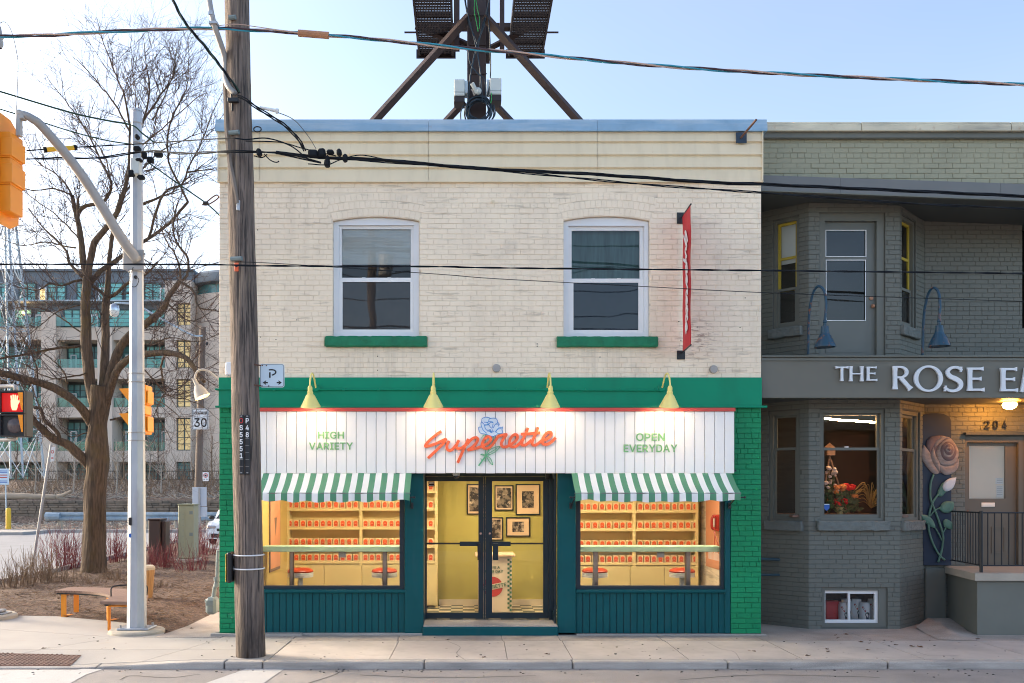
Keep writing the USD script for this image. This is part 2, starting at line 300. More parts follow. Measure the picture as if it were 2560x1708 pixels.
look('asphalt', (0.29, 0.262, 0.245), 0.9, 0.13, 1.2, bump=0.006, bscale=120, speck=(190, 0.60, 1.35), stain=[dict(color=(0.20, 0.18, 0.168), scale=0.9, at=0.6, soft=0.12, amount=0.6), dict(color=(0.05, 0.045, 0.04), scale=30, at=0.69, soft=0.03, amount=0.8)])
look('lot_asphalt', (0.25, 0.25, 0.265), 0.9, 0.08, .6, speck=(40, 0.88, 1.1), stain=dict(color=(0.19, 0.19, 0.20), scale=.5, at=0.6, soft=0.1, amount=0.5))
look('kerb_dark', (0.13, 0.12, 0.11), 0.9)
look('road_white', (0.46, 0.445, 0.43), 0.7, 0.06, 2, speck=(120, 0.86, 1.06), stain=dict(color=(0.30, 0.28, 0.265), scale=5, at=0.64, soft=0.06, amount=0.8))
look('mulch', (0.098, 0.053, 0.033), 0.95, 0.45, 7, bump=0.05, bscale=14, speck=(38, 0.45, 1.6), stain=dict(color=(0.21, 0.145, 0.09), scale=13, at=0.62, soft=0.06, amount=0.8))
look('mulch_chip', (0.155, 0.098, 0.060), 0.9, 0.4, 9)
look('dirt', (0.175, 0.122, 0.092), 0.95, 0.35, 1.5, bump=0.05, bscale=9, speck=(9, 0.6, 1.4), stain=dict(color=(0.24, 0.185, 0.13), scale=2.2, at=0.58, soft=0.08, amount=0.7))
look('rust_iron', (0.13, 0.062, 0.042), 0.7, 0.3, 8)
look('bark', (0.105, 0.070, 0.046), 0.9, 0.65, 5, stretch=(5, 5, .55), bump=0.10, bscale=6, stain=dict(color=(0.13, 0.088, 0.030), scale=2.2, at=0.58, soft=0.1, amount=0.55))
look('twig', (0.085, 0.055, 0.045), 0.85, 0.25)
look('birch', (0.36, 0.32, 0.27), 0.8, 0.2, 4)
look('red_stem', (0.17, 0.020, 0.026), 0.6, 0.25, 3)
look('dry_stem', (0.17, 0.115, 0.075), 0.85, 0.3, 3)
look('slat_wood', (0.21, 0.125, 0.09), 0.6, 0.15, 6, stretch=(1, 5, 5))
look('bin_wood', (0.33, 0.185, 0.075), 0.6, 0.2, 6, stretch=(5, 5, .5))
look('box_brown', (0.055, 0.032, 0.026), 0.5, 0.12)
look('box_green', (0.30, 0.32, 0.225), 0.5, 0.07)
look('gas_grey', (0.16, 0.21, 0.22), 0.5, 0.1)
look('stone_wall', (0.21, 0.165, 0.125), 0.9, 0.30, 1.7, bump=0.02, bscale=9)
look('stone_wall_b', (0.15, 0.125, 0.10), 0.9, 0.30, 1.7, bump=0.02, bscale=9)
look('log_wood', (0.36, 0.28, 0.205), 0.85, 0.2, 3, stretch=(.6, 3, 3))
look('car_white', (0.70, 0.72, 0.74), 0.25, 0.02, coat=0.6)
look('car_glass', (0.02, 0.025, 0.03), 0.08)
look('tyre', (0.02, 0.02, 0.02), 0.8)
look('chrome', (0.55, 0.55, 0.56), 0.18, 0.05, metal=1.0)
look('steel', (0.30, 0.27, 0.245), 0.28, 0.15, 3, metal=0.9, stretch=(4, 4, .5))
look('sign_white', (0.72, 0.73, 0.74), 0.45, 0.04, stain=dict(color=(0.35, 0.20, 0.12), scale=16, at=0.72, soft=0.02, amount=0.7))
look('sign_back', (0.50, 0.54, 0.60), 0.5, 0.05)
look('sign_red', (0.50, 0.03, 0.03), 0.5)
look('sign_pale', (0.55, 0.66, 0.74), 0.5, 0.04)
look('yellow_post', (0.70, 0.44, 0.03), 0.5, 0.1)
look('rail_blue', (0.24, 0.32, 0.39), 0.55, 0.12, 2, stain=dict(color=(0.40, 0.46, 0.50), scale=1.5, at=0.55, soft=0.1, amount=0.6))
look('cable_plum', (0.055, 0.028, 0.036), 0.6)
look('pylon', (0.42, 0.50, 0.56), 0.6, 0.08)
look('steel_brown', (0.040, 0.023, 0.022), 0.6, 0.25, 4, stain=dict(color=(0.065, 0.033, 0.026), scale=3, at=0.6, soft=0.1, amount=0.6))
look('grate_steel', (0.022, 0.014, 0.016), 0.5, 0.2)
look('box_pale', (0.56, 0.61, 0.60), 0.45, 0.04)
look('cable_navy', (0.012, 0.030, 0.050), 0.45)
look('cable_lime', (0.03, 0.40, 0.09), 0.5)
look('loft_slate', (0.15, 0.18, 0.21), 0.6, 0.06, 1)
look('loft_beige', (0.64, 0.53, 0.44), 0.85, 0.05, .5, stain=dict(color=(0.55, 0.45, 0.37), scale=.25, at=0.6, soft=0.15, amount=0.5))
look('loft_dark', (0.15, 0.16, 0.165), 0.7)
look('loft_frame', (0.05, 0.085, 0.088), 0.5)
look('loft_glass', (0.22, 0.56, 0.52), 0.12, 0.22, .6)
look('loft_glass_b', (0.11, 0.27, 0.27), 0.10, 0.25, .6)
look('loft_lit', (0.50, 0.42, 0.22), 0.3, 0.25, 1.5, emit=((1.0, 0.70, 0.30), 0.10))
look('loft_lit_b', (0.6, 0.42, 0.12), 0.3, 0.25, 1.5, emit=((1.0, 0.72, 0.35), 0.4))
# inside the shop
look('shelf_yellow', (0.70, 0.55, 0.25), 0.5, 0.04, 1.5)
look('wall_olive', (0.40, 0.335, 0.075), 0.6, 0.05, 1)
look('wall_yellow', (0.62, 0.45, 0.15), 0.6, 0.04, 1)
look('counter_mint', (0.42, 0.58, 0.42), 0.35, 0.10, 4, stretch=(.6, 1, 5))
look('stool_red', (0.42, 0.045, 0.012), 0.35, 0.06)
look('stool_white', (0.75, 0.72, 0.66), 0.3, 0.03)
look('tin_cream', (0.76, 0.56, 0.30), 0.45, 0.05, 8)
look('tin_orange', (0.72, 0.10, 0.018), 0.45, 0.10, 9)
look('tin_dark', (0.42, 0.035, 0.012), 0.5)
look('tile_black', (0.03, 0.04, 0.03), 0.3)
look('tile_cream', (0.62, 0.52, 0.36), 0.3)
look('frame_black', (0.012, 0.02, 0.012), 0.35)
look('mat_paper', (0.66, 0.45, 0.26), 0.8, 0.03)
look('photo_print', (0.20, 0.15, 0.10), 0.5, 0.1, 5, stain=[dict(color=(0.010, 0.008, 0.006), scale=9, at=0.50, soft=0.04), dict(color=(0.55, 0.42, 0.29), scale=11, at=0.60, soft=0.05)])
look('kiosk_cream', (0.70, 0.56, 0.38), 0.5, 0.03)
look('poster_pink', (0.68, 0.30, 0.16), 0.6, 0.05)
look('phone_red', (0.30, 0.012, 0.008), 0.35)
look('kiosk_red', (0.50, 0.04, 0.025), 0.5)
look('print_green', (0.04, 0.14, 0.06), 0.5)
# the neighbour
look('grey_brick', (0.138, 0.145, 0.125), 0.55, 0.10, 1.2, bump=0.005, bscale=40)
look('grey_joint', (0.102, 0.108, 0.094), 0.8, 0.15, 2)
look('sage_brick', (0.34, 0.335, 0.235), 0.6, 0.13, 1.6, bump=0.005, bscale=40, stain=[dict(color=(0.25, 0.245, 0.175), scale=1.6, at=0.60, soft=0.14, amount=0.6), dict(color=(0.24, 0.13, 0.08), scale=9, at=0.71, soft=0.02, amount=0.7)])
look('sage_joint', (0.26, 0.255, 0.18), 0.8, 0.2, 2)
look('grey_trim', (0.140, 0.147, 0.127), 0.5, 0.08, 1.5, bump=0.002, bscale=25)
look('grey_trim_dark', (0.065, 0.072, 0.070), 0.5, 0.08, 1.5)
look('band_grey', (0.140, 0.138, 0.115), 0.5, 0.06, 1.2, bump=0.003, bscale=12)
look('overhang_grey', (0.145, 0.152, 0.152), 0.5, 0.06, 1.0)
look('coping_pale', (0.60, 0.56, 0.43), 0.55, 0.12, 2, stain=[dict(color=(0.25, 0.24, 0.20), scale=2, at=0.55, soft=0.1, amount=0.7, stretch=(.5, 1, 3)), dict(color=(0.36, 0.18, 0.07), scale=3, at=0.68, soft=0.05, amount=0.8)])
look('stone_sill', (0.15, 0.165, 0.155), 0.8, 0.15, 6, bump=0.03, bscale=18)
look('letter_silver', (0.66, 0.70, 0.75), 0.35, 0.04)
look('sash_yellow', (0.52, 0.39, 0.045), 0.5, 0.05)
look('door_grey', (0.135, 0.148, 0.136), 0.45, 0.06)
look('door_olive', (0.125, 0.108, 0.082), 0.45, 0.06)
look('lamp_blue', (0.010, 0.050, 0.090), 0.4, 0.2, 6, stain=dict(color=(0.20, 0.075, 0.035), scale=11, at=0.60, soft=0.04, amount=0.9))
look('pipe_blue', (0.020, 0.055, 0.075), 0.45, 0.1)
look('plaque_navy', (0.010, 0.022, 0.048), 0.5, 0.2, 2)
look('rose_clay', (0.29, 0.225, 0.20), 0.7, 0.30, 9, stretch=(1, 1, 2.5), bump=0.006, bscale=40)
look('rose_shade', (0.16, 0.105, 0.105), 0.75, 0.2, 8)
look('leaf_green', (0.085, 0.18, 0.135), 0.6, 0.25, 8)
look('bud_white', (0.58, 0.58, 0.60), 0.6, 0.08)
look('paper_white', (0.90, 0.80, 0.68), 0.7, 0.03)
look('landing_stone', (0.40, 0.355, 0.29), 0.85, 0.12, 2, bump=0.01, bscale=25)
look('petal_red', (0.70, 0.010, 0.012), 0.6, 0.3, 20)
look('petal_peach', (0.72, 0.24, 0.07), 0.6, 0.2, 20)
look('petal_pink', (0.80, 0.62, 0.55), 0.6, 0.2, 20)
look('plant_green', (0.04, 0.085, 0.02), 0.6, 0.4, 12)
look('plant_dry', (0.36, 0.23, 0.07), 0.6, 0.2, 8)
look('pot_pale', (0.42, 0.40, 0.17), 0.5, 0.06)
look('shield_blue', (0.02, 0.11, 0.42), 0.4)
look('cup_white', (0.80, 0.86, 0.88), 0.5, 0.04)
look('cup_blue', (0.015, 0.05, 0.10), 0.5)
look('cup_red', (0.50, 0.04, 0.04), 0.5)
look('crate_red', (0.60, 0.035, 0.045), 0.6, 0.1)
look('dry_leaf', (0.13, 0.065, 0.035), 0.8, 0.4, 25)
look('paper_bit', (0.75, 0.76, 0.76), 0.7, 0.03)
look('street_brick', (0.23, 0.10, 0.07), 0.85, 0.2, 1)
# ---------------------------------------------------------------- ground
ROAD = -0.09
def struct(name, mesh, mat, smooth=False): return solo(name, mesh, mat, kind='structure', smooth=smooth)
struct('ground', sheet([(-400, -60), (400, -60), (400, 500), (-400, 500)], -0.16), 'dirt')
road = struct('road', sheet([(-60, -13.0), (60, -13.0), (60, -2.0), (-60, -2.0)], ROAD), 'asphalt')
struct('far_pavement', box(-60, 60, -17.5, -13.0, -0.15, 0.02), 'concrete')
YK = -2.13                                                   # kerb face
def roadmark(pts): part('road_marking', sheet(pts, ROAD + 0.004), 'road_white', road)
def G(px, py): return Gd(px, py, ROAD)
roadmark([G(-60, 1685), G(216, 1687), G(282, 1666), G(240, 1666), G(190, 1676), G(-60, 1676)])
roadmark([G(-60, 1712), G(170, 1712), G(216, 1687), G(-60, 1685)])
roadmark([G(505, 1712), G(655, 1712), G(712, 1672), G(618, 1672)])
roadmark([G(590, 1667.5), G(712, 1667.5), G(712, 1670), G(590, 1670)])
for pts in ([(300, 1700), (330, 1690), (420, 1695), (500, 1686)], [(760, 1712), (830, 1690), (850, 1680)], [(900, 1688), (1100, 1695), (1340, 1690)], [(1700, 1700), (1900, 1688), (2200, 1694)]):
    part('crack', [sheet([tuple(a + n * .008), tuple(b + n * .008), tuple(b - n * .008), tuple(a - n * .008)], ROAD + .003) for q in [smooth_path([G(*p) for p in pts], 6)] for a, b in zip(q[:-1], q[1:]) for n in [np.array([-(b - a)[1], (b - a)[0], 0]) / np.linalg.norm(b - a)]], 'dark_gap', road)
# pavement: concrete slabs with joints between them
pave = thing('pavement', kind='structure')
part('bedding', box(-3.2, 14, YK + .16, 3.0, -0.15, -0.012), 'kerb_dark', pave); part('bedding', box(-9.6, -3.2, -1.25, 3.0, -.15, -.012), 'kerb_dark', pave)
def dip(v):
    v = np.array(v, float); d = .074 * np.clip((-1.25 - v[:, 1]) / (-1.25 - YK), 0, 1) * np.clip((-3.3 - v[:, 0]) / 1.5, 0, 1); v[:, 2] -= d; return v
def slabs(pts, mat, gap=0.0045, ramp=False):
    m = slab([tuple(p) for p in np.asarray(Polygon([q[:2] for q in pts]).buffer(-gap, join_style=2).exterior.coords)[:-1]], -0.10, 0.0)
    if ramp: m = sub(m, .25); m = (dip(m[0]), m[1])
    part('slab', m, mat, pave)
KY = YK + 0.17
cuts = [-2.48, -0.95, 0.55, 1.38, 2.85, 4.3, 5.85, 7.3, 8.8, 10.4, 12.0, 13.9]
for i, (a, b) in enumerate(zip(cuts[:-1], cuts[1:])):
    slabs([(a, KY), (b, KY), (b + .02, -0.52), (a + .02, -0.52)], 'concrete')
    slabs([(a, -0.52), (b, -0.52), (b, 0.03 if b < 4.5 else 2.2), (a, 0.03 if b < 4.5 else 2.2)], 'concrete_c')
# the corner plaza, left of the wooden pole
slabs([(-2.48, KY), (-2.48, -1.30), (-3.75, -1.22), (-4.1, KY)], 'concrete_b', ramp=True)
slabs([(-2.48, -1.30), (-2.48, -0.25), (-3.55, -0.25), (-3.75, -1.22)], 'concrete_b')
slabs([(-3.55, -0.25), (-2.48, -0.25), (-2.48, 0.08), (-3.55, 0.08)], 'concrete_c')
slabs([(-3.75, -1.22), (-3.55, -0.25), (-5.1, -0.20), (-5.7, -1.25)], 'concrete_b')
slabs([(-4.1, KY), (-3.75, -1.22), (-5.7, -1.25), (-6.3, KY)], 'concrete_b', ramp=True)
slabs([(-5.7, -1.25), (-5.1, -0.20), (-7.2, 0.55), (-9.5, 0.6), (-9.5, -1.25)], 'concrete_b')
slabs([(-6.3, KY), (-5.7, -1.25), (-9.5, -1.25), (-9.5, KY)], 'concrete_b', ramp=True)
ring = [(-5.1, -.2), (-4.55, -.2), (-4.50, .12), (-4.62, .45), (-5.05, .95), (-5.9, 1.5), (-7.0, 2.05), (-9.5, 2.3), (-9.5, .6), (-7.2, .55)]
slabs(ring, 'concrete_b')
slabs([(-4.55, -.2), (-3.55, -.2), (-3.68, 0.9), (-3.70, 2.6), (-4.42, 2.6), (-4.40, .9), (-4.50, .12)], 'concrete_c')
# kerb stones
kerb = thing('kerb', kind='structure')
kx = [-4.6, -3.0, -2.52, -0.5, 1.36, 3.3, 5.3, 7.4, 9.5, 11.6, 13.9]
for i, (a, b) in enumerate(zip(kx[:-1], kx[1:])):
    if i == 0:
        m = sub(box(a + .005, b - .005, YK, KY - .003, -.2, 0.0, .012), .3); m = (dip(m[0]), m[1])
    else: m = box(a + .005, b - .005, YK, KY - .003, -.2, 0.0, .014)
    part('kerb_stone', m, 'kerb_stone', kerb)
m = sub(box(-9.6, -4.605, YK, KY - .003, -.2, 0, .01), .3); part('ramp_edge', (dip(m[0]), m[1]), 'kerb_stone', kerb)
struct('path_edge', slab([(-3.74, -.12), (-2.4, -.12), (-2.4, .02), (-3.74, .02)], 0.0, 0.035), 'concrete_b')
# cast-iron tactile plate set in the ramp
tac = thing('tactile_plate', 'rusty cast iron tactile plate set in the pavement ramp at the corner', 'tactile plate')
tp = [Gd(-80, 1652), Gd(176, 1652), Gd(203, 1634), Gd(-80, 1629)]
m = sub(slab(tp, -.004, .006), .25); part('plate', (dip(m[0]), m[1]), 'rust_iron', tac)
def inside(p, a): return Polygon([q[:2] for q in a]).contains(Point(p[0], p[1]))
dome = [lathe([(.017, 0), (.012, .007), (.0001, .009)], (x, y, .006), 6) for x in np.arange(-7.6, -4.9, .062) for y in np.arange(-2.2, -1.0, .062) if inside((x, y), tp)]
dm = join(dome); part('domes', (dip(dm[0]), dm[1]), 'rust_iron', tac, kind='stuff')
# planting bed, parking lot, slope
bed = [(-4.42, .95), (-4.40, 2.6), (-3.70, 2.62), (-3.70, 18), (-9.2, 20.2), (-12.5, 25.5), (-11.6, 17.4), (-11.1, 12.6), (-10.8, 7.5), (-10.5, 3.5), (-9.8, 2.25), (-7.0, 2.05), (-5.9, 1.5), (-5.05, .95), (-4.62, .45), (-4.5, .15)]
bm = sub(sheet(bed, 0.0), 0.35); v = bm[0]
edge = np.array([Polygon(bed).exterior.distance(Point(p[0], p[1])) for p in v]); v[:, 2] = -0.005 + np.minimum(edge, 1.2) * .10 + (meshkit.fbm(v * [1.8, 1.8, 1], 3, 5) - .5) * .10 * np.minimum(edge, 1)
struct('planting_bed', (v, bm[1]), 'mulch', smooth=True)
chips = []
for _ in range(5200):
    q = (RS.uniform(-10.8, -3.7), -0.2 + 14 * RS.random() ** 1.7)
    if not Polygon(bed).contains(Point(q)): continue
    e = Polygon(bed).exterior.distance(Point(q)); z = -.005 + min(e, 1.2) * .10 + .02 * RS.random()
    l, w, a = RS.uniform(.04, .16), RS.uniform(.006, .018), RS.uniform(0, 3.14)
    chips.append(xf(box(-l / 2, l / 2, -w / 2, w / 2, 0, .006), rz=a, ry=RS.uniform(-.35, .35), move=(q[0], q[1], z + .012)))
solo('mulch_chips', chips, 'mulch_chip', 'brown wood chips strewn over the planting bed by the tree', 'mulch', kind='stuff')
lot_kerb = thing('lot_kerb', kind='structure')
kl = smooth_path([(-14.5, 1.0), (-11.2, 5.2), (-10.95, 7.5), (-11.2, 12.6), (-11.7, 17.4), (-12.6, 25.6)], 3)
for a, b in zip(kl[:-1], kl[1:]):
    d = (b - a) / np.linalg.norm(b - a); n = np.array([-d[1], d[0]]) * .09; a2, b2 = a + d * .01, b - d * .01
    part('kerb_stone', slab([a2 + n, b2 + n, b2 - n, a2 - n], -.1, .10), 'concrete_b', lot_kerb)
struct('parking_lot', sheet([(-60, 4), (-14.4, 1.0), (-10.6, 5.2), (-10.7, 12), (-12.0, 25), (-9.3, 20.5), (-3.5, 18), (30, 18), (30, 36), (-60, 36)], -0.012), 'lot_asphalt')
far = thing('far_kerb', kind='structure')
for a, b in zip(np.arange(-26, -4, 2.0), np.arange(-24, -2, 2.0)): part('kerb_stone', box(a + .01, b - .01, 35.4, 35.75, -.1, .16, .02), 'concrete_b', far)
part('kerb_stone', box(-26, -22.6, 32.5, 35.3, -.1, .14, .02), 'concrete_b', far)
gx, gy = np.meshgrid(np.linspace(-60, 40, 90), np.concatenate([np.linspace(35.6, 44.8, 14), np.linspace(45.2, 70, 30)]), indexing='xy')
gz = np.where(gy < 45, 0.02 + (gy - 35.6) * .02, 1.68 + np.clip((gy - 45) / 12, 0, 1) * 1.45)
gz = gz + (meshkit.fbm(np.stack([gx * .5, gy * .5, gx * 0], -1), 3, 3) - .5) * .35 * (np.abs(gy - 45.05) > 1)
n = gx.shape; idx = np.arange(gx.size).reshape(n); f = np.stack([idx[:-1, :-1], idx[:-1, 1:], idx[1:, 1:], idx[1:, :-1]], -1).reshape(-1, 4)
struct('slope', (np.stack([gx, gy, gz], -1).reshape(-1, 3), f), 'dirt', smooth=True)

# ---------------------------------------------------------------- bricks
def brick_quad(c, y, gap=np.array([.0017, .0034]), bev=.0042, thick=.015):
    """One brick: four corners (x, z) anticlockwise, its face at y (towards -y), edges bevelled."""
    c = np.asarray(c, float); m = c.mean(0); d = c - m
    k = np.abs(d).max(0); g = d * (1 - gap / np.maximum(k, 1e-6)); h = d * (1 - (gap + bev) / np.maximum(k, 1e-6))
    g, h = m + g, m + h
    v = np.vstack([np.column_stack([g[:, 0], np.full(4, y + thick), g[:, 1]]), np.column_stack([g[:, 0], np.full(4, y + bev * .8), g[:, 1]]), np.column_stack([h[:, 0], np.full(4, y), h[:, 1]])])
    f = [[8, 9, 10], [8, 10, 11]]
    for s in (0, 4):
        for i in range(4): j = (i + 1) % 4; f += [[s + i, s + j, s + 4 + j], [s + i, s + 4 + j, s + 4 + i]]
    return v, np.array(f)
def lay(x0, x1, z0, z1, blocked, y=0.0, course=.0765, L=.2135, seed=0, jit=.0022):
    """Running bond between x0..x1, z0..z1; blocked(za, zb) gives the intervals left out. Returns (corner list, y)."""
    r = random.Random(seed); out = []; n = int(round((z1 - z0) / course))
    for i in range(n):
        za, zb = z0 + i * course, z0 + (i + 1) * course
        head = r.random() < .12; l = L / 2 if head else L
        cuts = [x0] + [x for x in np.arange(x0 + l * (.5 if i % 2 else 1.0) + r.uniform(-.02, .02), x1 - .03, l)] + [x1]
        for a, b in zip(cuts[:-1], cuts[1:]):
            segs = [(a, b)]
            for p, q in blocked(za, zb):
                segs = [t for s in segs for t in ((s[0], min(s[1], p)), (max(s[0], q), s[1])) if t[1] - t[0] > .035]
            for s in segs:
                w = r.uniform(-.0024, .0024); w2 = r.uniform(-.0016, .0016); out.append((np.array([[s[0], za + w], [s[1], za + w2], [s[1] + w2, zb + w], [s[0] + w, zb + w2]]), y + r.uniform(-jit, jit)))
    return out
def voussoirs(xc, zc, R, ang, rows, n0, y, h=.112):
    out = []
    for k in range(rows):
        r0, r1, n = R + .008 + k * (h + .004), R + .004 + (k + 1) * (h + .004), n0 + k
        a = np.linspace(-ang - .012 * k, ang + .012 * k, n + 1)
        for p, q in zip(a[:-1], a[1:]):
            out.append((np.array([[xc + r0 * math.sin(p), zc + r0 * math.cos(p)], [xc + r0 * math.sin(q), zc + r0 * math.cos(q)], [xc + r1 * math.sin(q), zc + r1 * math.cos(q)], [xc + r1 * math.sin(p), zc + r1 * math.cos(p)]]), y + RS.uniform(-.002, .003)))
    return out
def put_bricks(bricks, mat, parent, single, tf=None):
    """The first `single` bricks as pieces of their own, the rest joined."""
    tf = tf or (lambda m: m)
    rest = []
    for i, (c, y) in enumerate(bricks):
        m = tf(brick_quad(c, y))
        if i < single: part('brick', m, mat, parent)
        else: rest.append(m)
    if rest: part('bricks', rest, mat, parent, kind='stuff')

# ---------------------------------------------------------------- the corner shop
shop = thing('shop_building', 'two storey cream painted brick shop with green base and white sign board', 'building')
XL, XR = X(548), X(1903); ZT = Z(455); ZG = Z(945)
def arch(x0, x1, ze, zm, n=14):
    c, s = (x1 - x0) / 2, zm - ze; R = (c * c + s * s) / (2 * s); a = math.asin(c / R); xc = (x0 + x1) / 2
    return [(xc + R * math.sin(t), zm - R + R * math.cos(t)) for t in np.linspace(a, -a, n)], xc, zm - R, R, a
wins = []
for (a, b, e, m, bot) in ((832, 1048, 552, 541, 842), (1409, 1624, 551, 540, 843)):
    x0, x1 = X(a), X(b); top, xc, zc, R, ang = arch(x0, x1, Z(e), Z(m)); wins.append(dict(x0=x0, x1=x1, ze=Z(e), zm=Z(m), zb=Z(bot), top=top, xc=xc, zc=zc, R=R, ang=ang))
front = sbox(XL, ZG - .1, XR, ZT + .05)
for w in wins: front = front.difference(Polygon([(w['x0'], w['zb'])] + [(w['x1'], w['zb'])] + w['top']))
part('wall', prism(front, 0.0055, 0.26), 'cream_joint', shop)
def blocked(za, zb):
    z = (za + zb) / 2; out = []
    for w in wins:
        if Z(869) - .01 < z < w['zb'] : out.append((w['x0'] - .125, w['x1'] + .125))
        elif w['zb'] <= z < w['ze'] - .01: out.append((w['x0'], w['x1']))
        elif w['ze'] - .01 <= z < w['zm'] + .355:
            k = (z - w['ze']) / .38; out.append((w['x0'] - .02 - .10 * k, w['x1'] + .02 + .10 * k))
    return out
cream = lay(XL, XR, ZG, ZT, blocked, seed=3)
for w in wins: cream += voussoirs(w['xc'], w['zc'], w['R'], w['ang'], 3, 17, 0.0)
PL, PR = (XL, X(628)), (X(1827), XR)
green = []
for (a, b), s in ((PL, 5), (PR, 6)): green += lay(a, b, .02, Z(1020), lambda p, q: [], seed=s, jit=.004)
put_bricks(green, 'green_brick', shop, 500)
order = sorted(range(len(cream)), key=lambda i: -(cream[i][0][1, 0] - cream[i][0][0, 0]) + .0001 * abs(i - 700))
put_bricks([cream[i] for i in order], 'cream_brick', shop, max(0, 298 - len(green)))
for a, b in (PL, PR): part('pilaster', box(a + .003, b, .012, .30, .02, Z(1020)), 'green_joint', shop)
part('footing', box(XL - .06, X(632), -.05, .3, -.05, .035, .012), 'concrete_b', shop); part('footing', box(X(1440), XR + .07, -.045, .3, -.05, .018, .01), 'concrete_b', shop)
part('footing', box(X(632), X(1057), -.03, .3, -.05, .03, .01), 'kerb_stone', shop)
part('wall', box(XL + .002, XL + .25, .265, 9.0, 0, ZT), 'cream_joint', shop); part('wall', box(XR - .25, XR - .002, .265, 9.0, 0, ZT), 'cream_joint', shop)
part('wall', box(XL + .002, XR - .002, 8.8, 9.05, 0, ZT), 'cream_joint', shop)
part('roof', box(XL + .26, XR - .26, .33, 8.79, 7.05, 7.25), 'loft_dark', shop)
# ribbed siding under the coping
def siding(x0, x1):
    zt, zb = Z(333), Z(455); ribs = [Z(357), Z(390), Z(422)]
    pr = [(-.035, zb)]
    for z in reversed(ribs): pr += [(-.037, z - .05), (-.020, z - .012), (-.055, z + .004), (-.055, z + .022), (-.037, z + .03)]
    pr += [(-.037, zt)]
    v, f = [], []
    for i, (y, z) in enumerate(pr): v += [(x0, y, z), (x1, y, z)]
    for i in range(len(pr) - 1): f += [[2 * i, 2 * i + 1, 2 * i + 3], [2 * i, 2 * i + 3, 2 * i + 2]]
    return np.array(v), np.array(f)
sx = [XL - .005, X(650), X(1072), X(1492), XR + .005]
for a, b in zip(sx[:-1], sx[1:]): part('siding_panel', siding(a + .003, b - .003), 'siding', shop)
part('siding_trim', [box(XL - .02, XR + .02, -.045, 0.0, Z(457.5), Z(454), .003)] + [box(x - .008, x + .008, -.058, -.03, Z(455), Z(333)) for x in (XL - .004, XR + .004)], 'siding', shop)
part('wall', box(XL, XR, .0, .26, ZT + .052, Z(334)), 'cream_joint', shop)
def coping(x0, x1, y0, mat, parent, zt, zb, zm):
    poly = Polygon([(y0, zb), (y0, zm), (y0 + .025, zm + .012), (y0 + .025, zt), (.32, zt), (.32, zb)])
    m = prism(poly, 0, 1); v = m[0].copy(); v = np.stack([x0 + v[:, 1] * (x1 - x0), v[:, 0], v[:, 2]], 1); part('coping', (v, m[1][:, ::-1]), mat, parent)
cx = [X(541), X(1071.5), X(1492), X(1914)]
for a, b in zip(cx[:-1], cx[1:]): coping(a + .002, b - .002, -.085, 'coping_blue', shop, Z(303), Z(333), Z(316))
# upper windows
def upper_window(w, glass_u, glass_l, sash, back_u, back_l, blind):
    x0, x1, zb = w['x0'], w['x1'], w['zb']; zh = w['ze'] - .03
    head = Polygon([(x0 + .004, zb + .004), (x1 - .004, zb + .004)] + [(x0 + (x - x0) * .994 + .002, z - .006) for x, z in w['top']])
    s0, s1 = X(sash[0], .1), X(sash[1], .1); st, sb = Z(sash[2], .1), Z(sash[3], .1)
    win = part('window', prism(head.difference(sbox(s0, sb, s1, st)), .055, .13), 'window_white', shop)
    gu = [X(glass_u[0], .1), X(glass_u[1], .1), Z(glass_u[3], .1), Z(glass_u[2], .1)]; gl = [X(glass_l[0], .1), X(glass_l[1], .1), Z(glass_l[3], .1), Z(glass_l[2], .1)]
    zm = (gu[2] + gl[3]) / 2
    part('sash', prism(sbox(s0 + .002, zm - .02, s1 - .002, st - .002).difference(sbox(gu[0], gu[2], gu[1], gu[3])), .095, .125), 'sash_white', win)
    part('sash', prism(sbox(s0 + .002, sb + .002, s1 - .002, zm + .02).difference(sbox(gl[0], gl[2], gl[1], gl[3])), .072, .094), 'sash_white', win)
    part('pane', pane(gu[0] - .003, gu[1] + .003, gu[2] - .003, gu[3] + .003, .112), 'pane_dark', win)
    part('pane', pane(gl[0] - .003, gl[1] + .003, gl[2] - .003, gl[3] + .003, .084), 'pane_dark', win)
    for k in (.33, .67): part('latch', box(s0 + (s1 - s0) * k - .03, s0 + (s1 - s0) * k + .03, .075, .1, zm + .021, zm + .036, .005), 'sash_white', win)
    part('screen', box(gl[0] + .004, gl[1] - .004, .10, .104, gl[2], gl[3]), back_l, win)
    if blind:
        part('blind', [xf(box(s0 + .02, s1 - .02, .13, .155, z, z + .003), rx=1.2, about=(0, .142, z)) for z in np.arange(Z(662, .18), st + .02, .022)], 'blind', win)
        part('blind_cloth', box(s0 + .01, s1 - .01, .165, .168, Z(662, .2), st), 'blind', win)
    part('curtain', box(s0 + .01, s1 - .01, .19 if not blind else .3, .2 if not blind else .31, sb, st + .05), back_u, win)
    part('reveal', [box(s0 - .03, s0 - .002, .131, .42, sb, st + .02), box(s1 + .002, s1 + .03, .131, .42, sb, st + .02), box(s0 - .03, s1 + .03, .131, .42, st + .022, st + .05)], 'room_grey', win)
upper_window(wins[0], (855, 1027, 573, 695), (857, 1026, 706, 825), (848, 1035, 565, 832), 'room_dark', 'screen_grey', True)
upper_window(wins[1], (1429, 1599, 577, 697), (1433, 1595, 708, 826), (1420, 1609, 567, 833), 'curtain_teal', 'screen_blue', False)
for a, b, t, u in ((813, 1068, 842, 868), (1391, 1643, 843, 869)):
    part('window_sill', rough(sub(box(X(a), X(b), -.07, .05, Z(u), Z(t), .012), .045), .010, 14, 3), 'sill_green', shop, smooth=35)
